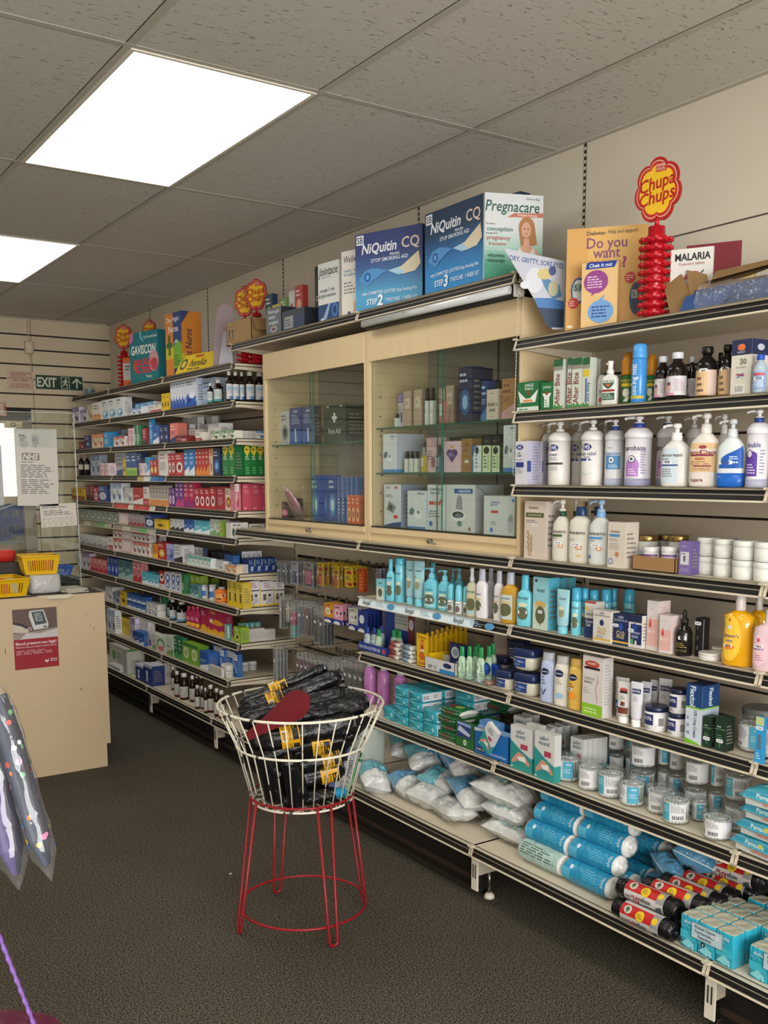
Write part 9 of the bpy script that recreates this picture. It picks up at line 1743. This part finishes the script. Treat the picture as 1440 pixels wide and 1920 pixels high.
r = empty('gift_pouch', (2.34, 4.20, 1.275)); r.rotation_euler = (.5, 0, -PI/2); tag(r, 'shiny clear and pink gift pouch leaning in the small cabinet', 'pouch')
m = MB(); m.loft([(0, .01, .003), (.02, .035, .012), (.1, .045, .014), (.15, .03, .01), (.17, .006, .003)], M('#a86c78', .2, .3, 'crinkle'), 20); m.build('contents', r); m = MB(); m.loft([(0, .02, .005), (.02, .042, .016), (.1, .052, .018), (.16, .035, .012), (.185, .012, .004)], FILM, 20); m.build('clear_film', r)

# ================================================================ FAR WALL: SIGNS, SENSOR, LIT OPENING
def wsign(x0, z0, w_, h, col, ops, label, nm='wall_sign', t=.004):
    m = MB(); m.box(0, w_, 0, t, 0, h, col); deco(m, Flat(w_, h, (0, 0, 0)), ops, d0=.0004); o = m.build(nm, None, (x0, YF-t, z0)); tag(o, label, 'sign'); return o
wsign(2.034, 2.135, .365, .112, '#b8b8a4', [('R', .015, .04, .985, .96, '#1f3a28'), ('T', 'EXIT', .24, .5, .6, '#c4c8b4', .4, 0, 0, .03), ('R', .53, .1, .71, .9, '#c4c8b4'), ('R', .54, .13, .7, .87, '#1f3a28'), ('E', .635, .76, .018, .06, '#c4c8b4'), ('P', '#c4c8b4', [(.6, .68), (.65, .68), (.64, .45), (.6, .42)]), ('P', '#c4c8b4', [(.6, .66), (.56, .6), (.56, .48), (.575, .48), (.575, .58), (.61, .62)]), ('P', '#c4c8b4', [(.65, .66), (.69, .56), (.68, .53), (.64, .6)]), ('P', '#c4c8b4', [(.62, .46), (.67, .4), (.66, .2), (.645, .2), (.65, .36), (.61, .4)]), ('P', '#c4c8b4', [(.6, .46), (.6, .34), (.55, .24), (.54, .27), (.58, .36), (.585, .46)]), ('P', '#c4c8b4', [(.86, .86), (.97, .5), (.93, .5), (.875, .68), (.875, .16), (.845, .16), (.845, .68), (.79, .5), (.75, .5)])], 'green EXIT sign with running figure and upward arrow')
wsign(1.829, 2.128, .194, .138, '#bfa996', [('T', 'THESE PREMISES ARE', .5, .86, .09, '#94403c', .8), ('T', 'PROTECTED BY', .45, .74, .09, '#94403c', .56), ('T', 'CONTINUOUS RECORDING', .5, .61, .09, '#94403c', .9), ('T', 'VIDEO CAMERA', .5, .48, .09, '#94403c', .6), ('T', 'ALL SHOPLIFTERS', .5, .27, .09, '#94403c', .66), ('T', 'WILL BE PROSECUTED', .5, .14, .09, '#94403c', .8)], 'cream security notice with red capitals left of EXIT sign')
wsign(1.70, 1.93, .115, .10, '#b88c7c', [('E', .95, .5, .06, .3, '#94302c'), ('R', .05, .1, .8, .9, '#c0ac98')], 'red edged notice cut by the left edge, below security notice')
r = empty('motion_sensor', (2.0, YF, 2.44)); tag(r, 'white motion sensor with cable on the far wall', 'motion sensor')
m = MB(); m.loft([(-.05, .026, .02, 4), (-.04, .03, .03, 4), (.03, .034, .034, 4), (.042, .034, .03, 4)], '#c4b69c', 16, Matrix.Translation((0, -.01, 0))); m.build('housing', r)
m = MB(); m.loft([(-.03, .016, .022), (.0, .02, .026), (.03, .02, .026)], '#d2c8b4', 14, Matrix.Translation((0, -.018, 0))); m.build('lens', r)
m = MB(); m.tube([(0, -.004, .04), (0, -.004, .2)], .003, '#b8a88c', 6); m.tube([(.004, -.004, -.05), (.012, -.004, -.3)], .003, '#b8a88c', 6); m.build('cable', r)
m = MB(); m.box(1.905, 1.992, YF-.012, YF+.02, .8, 1.9, M('#8c8272', .5)); struct('trim_6', m, 'grey beige post beside the far opening')
m = MB(); m.box(DX0, 1.905, YF+.11, YF+.12, 1.33, 1.9, m_emit('daylit_window', (1, .97, .88, 1), .95)); struct('window_2', m, 'daylit window behind the far opening')
r = empty('venetian_blind', (1.402, YF+.08, 1.9)); tag(r, 'white slatted blind over the bright far window', 'blind')
m = MB()
for k in range(20): m.box(-.5, .5, -.009, .009, -.03-.028*k, -.0285-.028*k, '#d8d4c4')
m.box(-.5, .5, -.02, .02, -.02, 0, '#c8c4b8'); m.build('slats', r)
show('price_card', 'card', 'cream box with dark drawing at top of far opening', 1.80, YF-.02, 1.845, .12, .045, 90, .05, '#cfc49c', [('E', .45, .5, .16, .34, '#3c3424'), ('E', .45, .5, .1, .2, '#cfc49c'), ('L', .7, .3, .8, .7, 1, '#77704c')])
# stacked blue shopping baskets and dark coat behind the opening
m = MB(); m.box(DX0, 1.90, YF+.02, YF+.5, .98, 1.0, M('#6c7c80', .2)); struct('trim_7', m, 'ledge inside the far opening')
for k in range(2):
    b = wbasket('shopping_basket', '%s blue wire shopping basket in the far opening' % ('lower', 'upper')[k], 1.80, YF+.2, 1.01+k*.11, .22, .2, .12, .25, '#1c4888', 'shopping basket'); b.rotation_euler = (0, -.22, .2)
r = empty('basket_handle', (1.78, YF+.1, 1.22)); tag(r, 'white handle of the upper blue shopping basket', 'basket handle'); m = MB(); m.tube([(-.08, 0, -.03), (-.07, 0, .0), (.08, 0, .05), (.12, 0, .04)], .005, '#c4c8cc', 6); m.build('handle', r)
r = empty('dark_coat', (1.55, YF+.25, 1.0)); tag(r, 'dark navy coat heap beside the blue baskets', 'coat')
m = MB(); m.loft([(0, .13, .1, 2.4), (.06, .14, .1, 2.6), (.14, .12, .09, 2.2), (.2, .07, .06, 2), (.24, .02, .02, 2)], M('#1b2334', .8, 0, 'crinkle'), 24); m.build('cloth', r); m = MB(); m.box(-.1, -.02, -.12, -.1, .16, .32, '#23283c'); m.build('collar_panel', r)
r = empty('leather_pouch', (1.60, YF+.13, 1.14)); tag(r, 'tan leather pouch on the dark coat', 'pouch'); m = MB(); m.loft([(-.02, .02, .012), (0, .04, .016), (.03, .03, .012)], '#8c6450', 16); m.build('pouch', r)

# ================================================================ FOREGROUND LEFT: UMBRELLAS, BAG, CORD
SLEEVE = M('#fbfcfc', .1, 0, 'clear')
def umbrella(top, tip, R, cols, label, dots=False):
    top = Vector(top); tip = Vector(tip); L_ = (tip-top).length; r = empty('folded_umbrella', tuple(top)); r.rotation_mode = 'QUATERNION'
    r.rotation_quaternion = Vector((0, 0, -1)).rotation_difference((tip-top).normalized()); tag(r, label, 'umbrella', 'folded umbrellas in clear sleeves')
    m = MB(); n = 28; K = 20; vs = []; rnd = random.Random(7)
    for j in range(K+1):
        z = -L_*.08-L_*.84*j/K; q = R*(.62+.25*min(1, j/5))*(1 if j < K-3 else 1-.22*(j-K+3))
        for i in range(n): a = 2*PI*i/n; rr = q*(1+.16*cos(4*a+z*5)); vs.append((cos(a)*rr, sin(a)*rr, z))
    for j in range(K):
        for i in range(n):
            c = cols[(i*len(cols)//n) % len(cols)]; m.add([vs[j*n+i], vs[j*n+(i+1) % n], vs[(j+1)*n+(i+1) % n], vs[(j+1)*n+i]], [(0, 1, 2, 3)], M(c, .5), True)
    if dots:
        for k in range(48):
            a = rnd.uniform(0, 2*PI); z = -L_*rnd.uniform(.1, .88); rr = R*.93*(1+.16*cos(4*a+z*5)); s = rnd.uniform(.0028, .005); c = rnd.choice(['#c84c3c', '#2c78c8', '#c8a83c', '#c86c94', '#4c8c5c', '#c8d0d8', '#d87c3c'])
            C = Vector((cos(a)*rr, sin(a)*rr, z)); t = Vector((-sin(a), cos(a), 0)); m.poly([C+t*s*cos(2*PI*q/10)+Vector((0, 0, s*sin(2*PI*q/10))) for q in range(10)], M(c, .4))
    m.build('canopy', r)
    m = MB(); vs = []
    for j in range(31):
        t = j/30; z = -L_*t; q = R*1.09*(min(1, .16+t*6) if t < .5 else min(1, .04+(1-t)*7)); 
        for i in range(24): a = 2*PI*i/24; rr = q*(1+.05*cos(5*a+j*.9)+.04*sin(9*a-j)); vs.append((cos(a)*rr, sin(a)*rr, z))
    m.add(vs, [(j*24+i, j*24+(i+1) % 24, (j+1)*24+(i+1) % 24, (j+1)*24+i) for j in range(30) for i in range(24)], SLEEVE, True); m.build('clear_sleeve', r)
    m = MB(); m.tube([(0, 0, 0), (.0, 0, .06), (-.02, 0, .16)], .0015, '#c8c4bc', 6); m.build('hang_loop', r)
    return r
umbrella((.322, 1.55, 1.19), (.372, 1.466, .884), .0185, ['#1c1f3c', '#22265c', '#30384c', '#16182c'], 'folded navy umbrella with coloured dots in clear sleeve', True)
umbrella((.305, 1.56, 1.17), (.331, 1.497, .868), .020, ['#332654', '#281f48', '#4c3f70', '#1f1c34'], 'folded purple umbrella in clear sleeve at left edge')
umbrella((.312, 1.58, 1.18), (.352, 1.52, .95), .012, ['#1f2450', '#262c64'], 'slim dark blue umbrella behind the dotted one')
# magenta bag and lilac cord at the lower left corner
r = empty('magenta_bag', (.215, 1.47, .49)); tag(r, 'dark magenta bag with clear tape at bottom left corner', 'bag')
m = MB(); m.loft([(-.3, .12, .08, 3), (0, .14, .09, 3), (.16, .13, .07, 3), (.2, .10, .05, 3)], M('#54082c', .45, 0, 'crinkle'), 28, Matrix.Rotation(.35, 4, 'Y')); m.build('bag_body', r)
m = MB(); m.box(-.05, -.01, -.1, -.096, .12, .16, '#a89ca4'); m.build('clear_tape', r)
r = empty('lilac_cord', (.3, 1.4, 0)); tag(r, 'twisted lilac cord hanging at the lower left', 'cord')
m = MB(); pts = [(-.03+.115*t, .0, .88-.42*t) for t in [i/20 for i in range(21)]]
for s in (0, PI): m.tube([(p[0]+.0022*cos(i*2.2*4+s), p[1]+.0022*sin(i*2.2*4+s), p[2]) for i, p in enumerate([(-.03+.115*k/120, 0, .88-.42*k/120) for k in range(121)])], .0022, M('#7c58a0', .4), 6)
m.build('cord', r)
for x, y, w_, ds in ((1.481, 3.248, .006, 'tiny white paper scrap on carpet left of the red stand'), (2.157, 5.496, .006, 'tiny white scrap on carpet by the far plinth')):
    m = MB(); m.poly([(-w_, -w_*.6, .003), (w_*.8, -w_, .004), (w_, w_*.7, .006), (-w_*.5, w_, .003)], '#b8b2a8'); m.poly([(-w_*.5, w_, .0025), (w_, w_*.7, .0055), (w_*.8, -w_, .0035), (-w_, -w_*.6, .0025)], '#b8b2a8')
    o = m.build('paper_scrap', None, (x, y, 0)); tag(o, ds, 'scrap')
label_items()
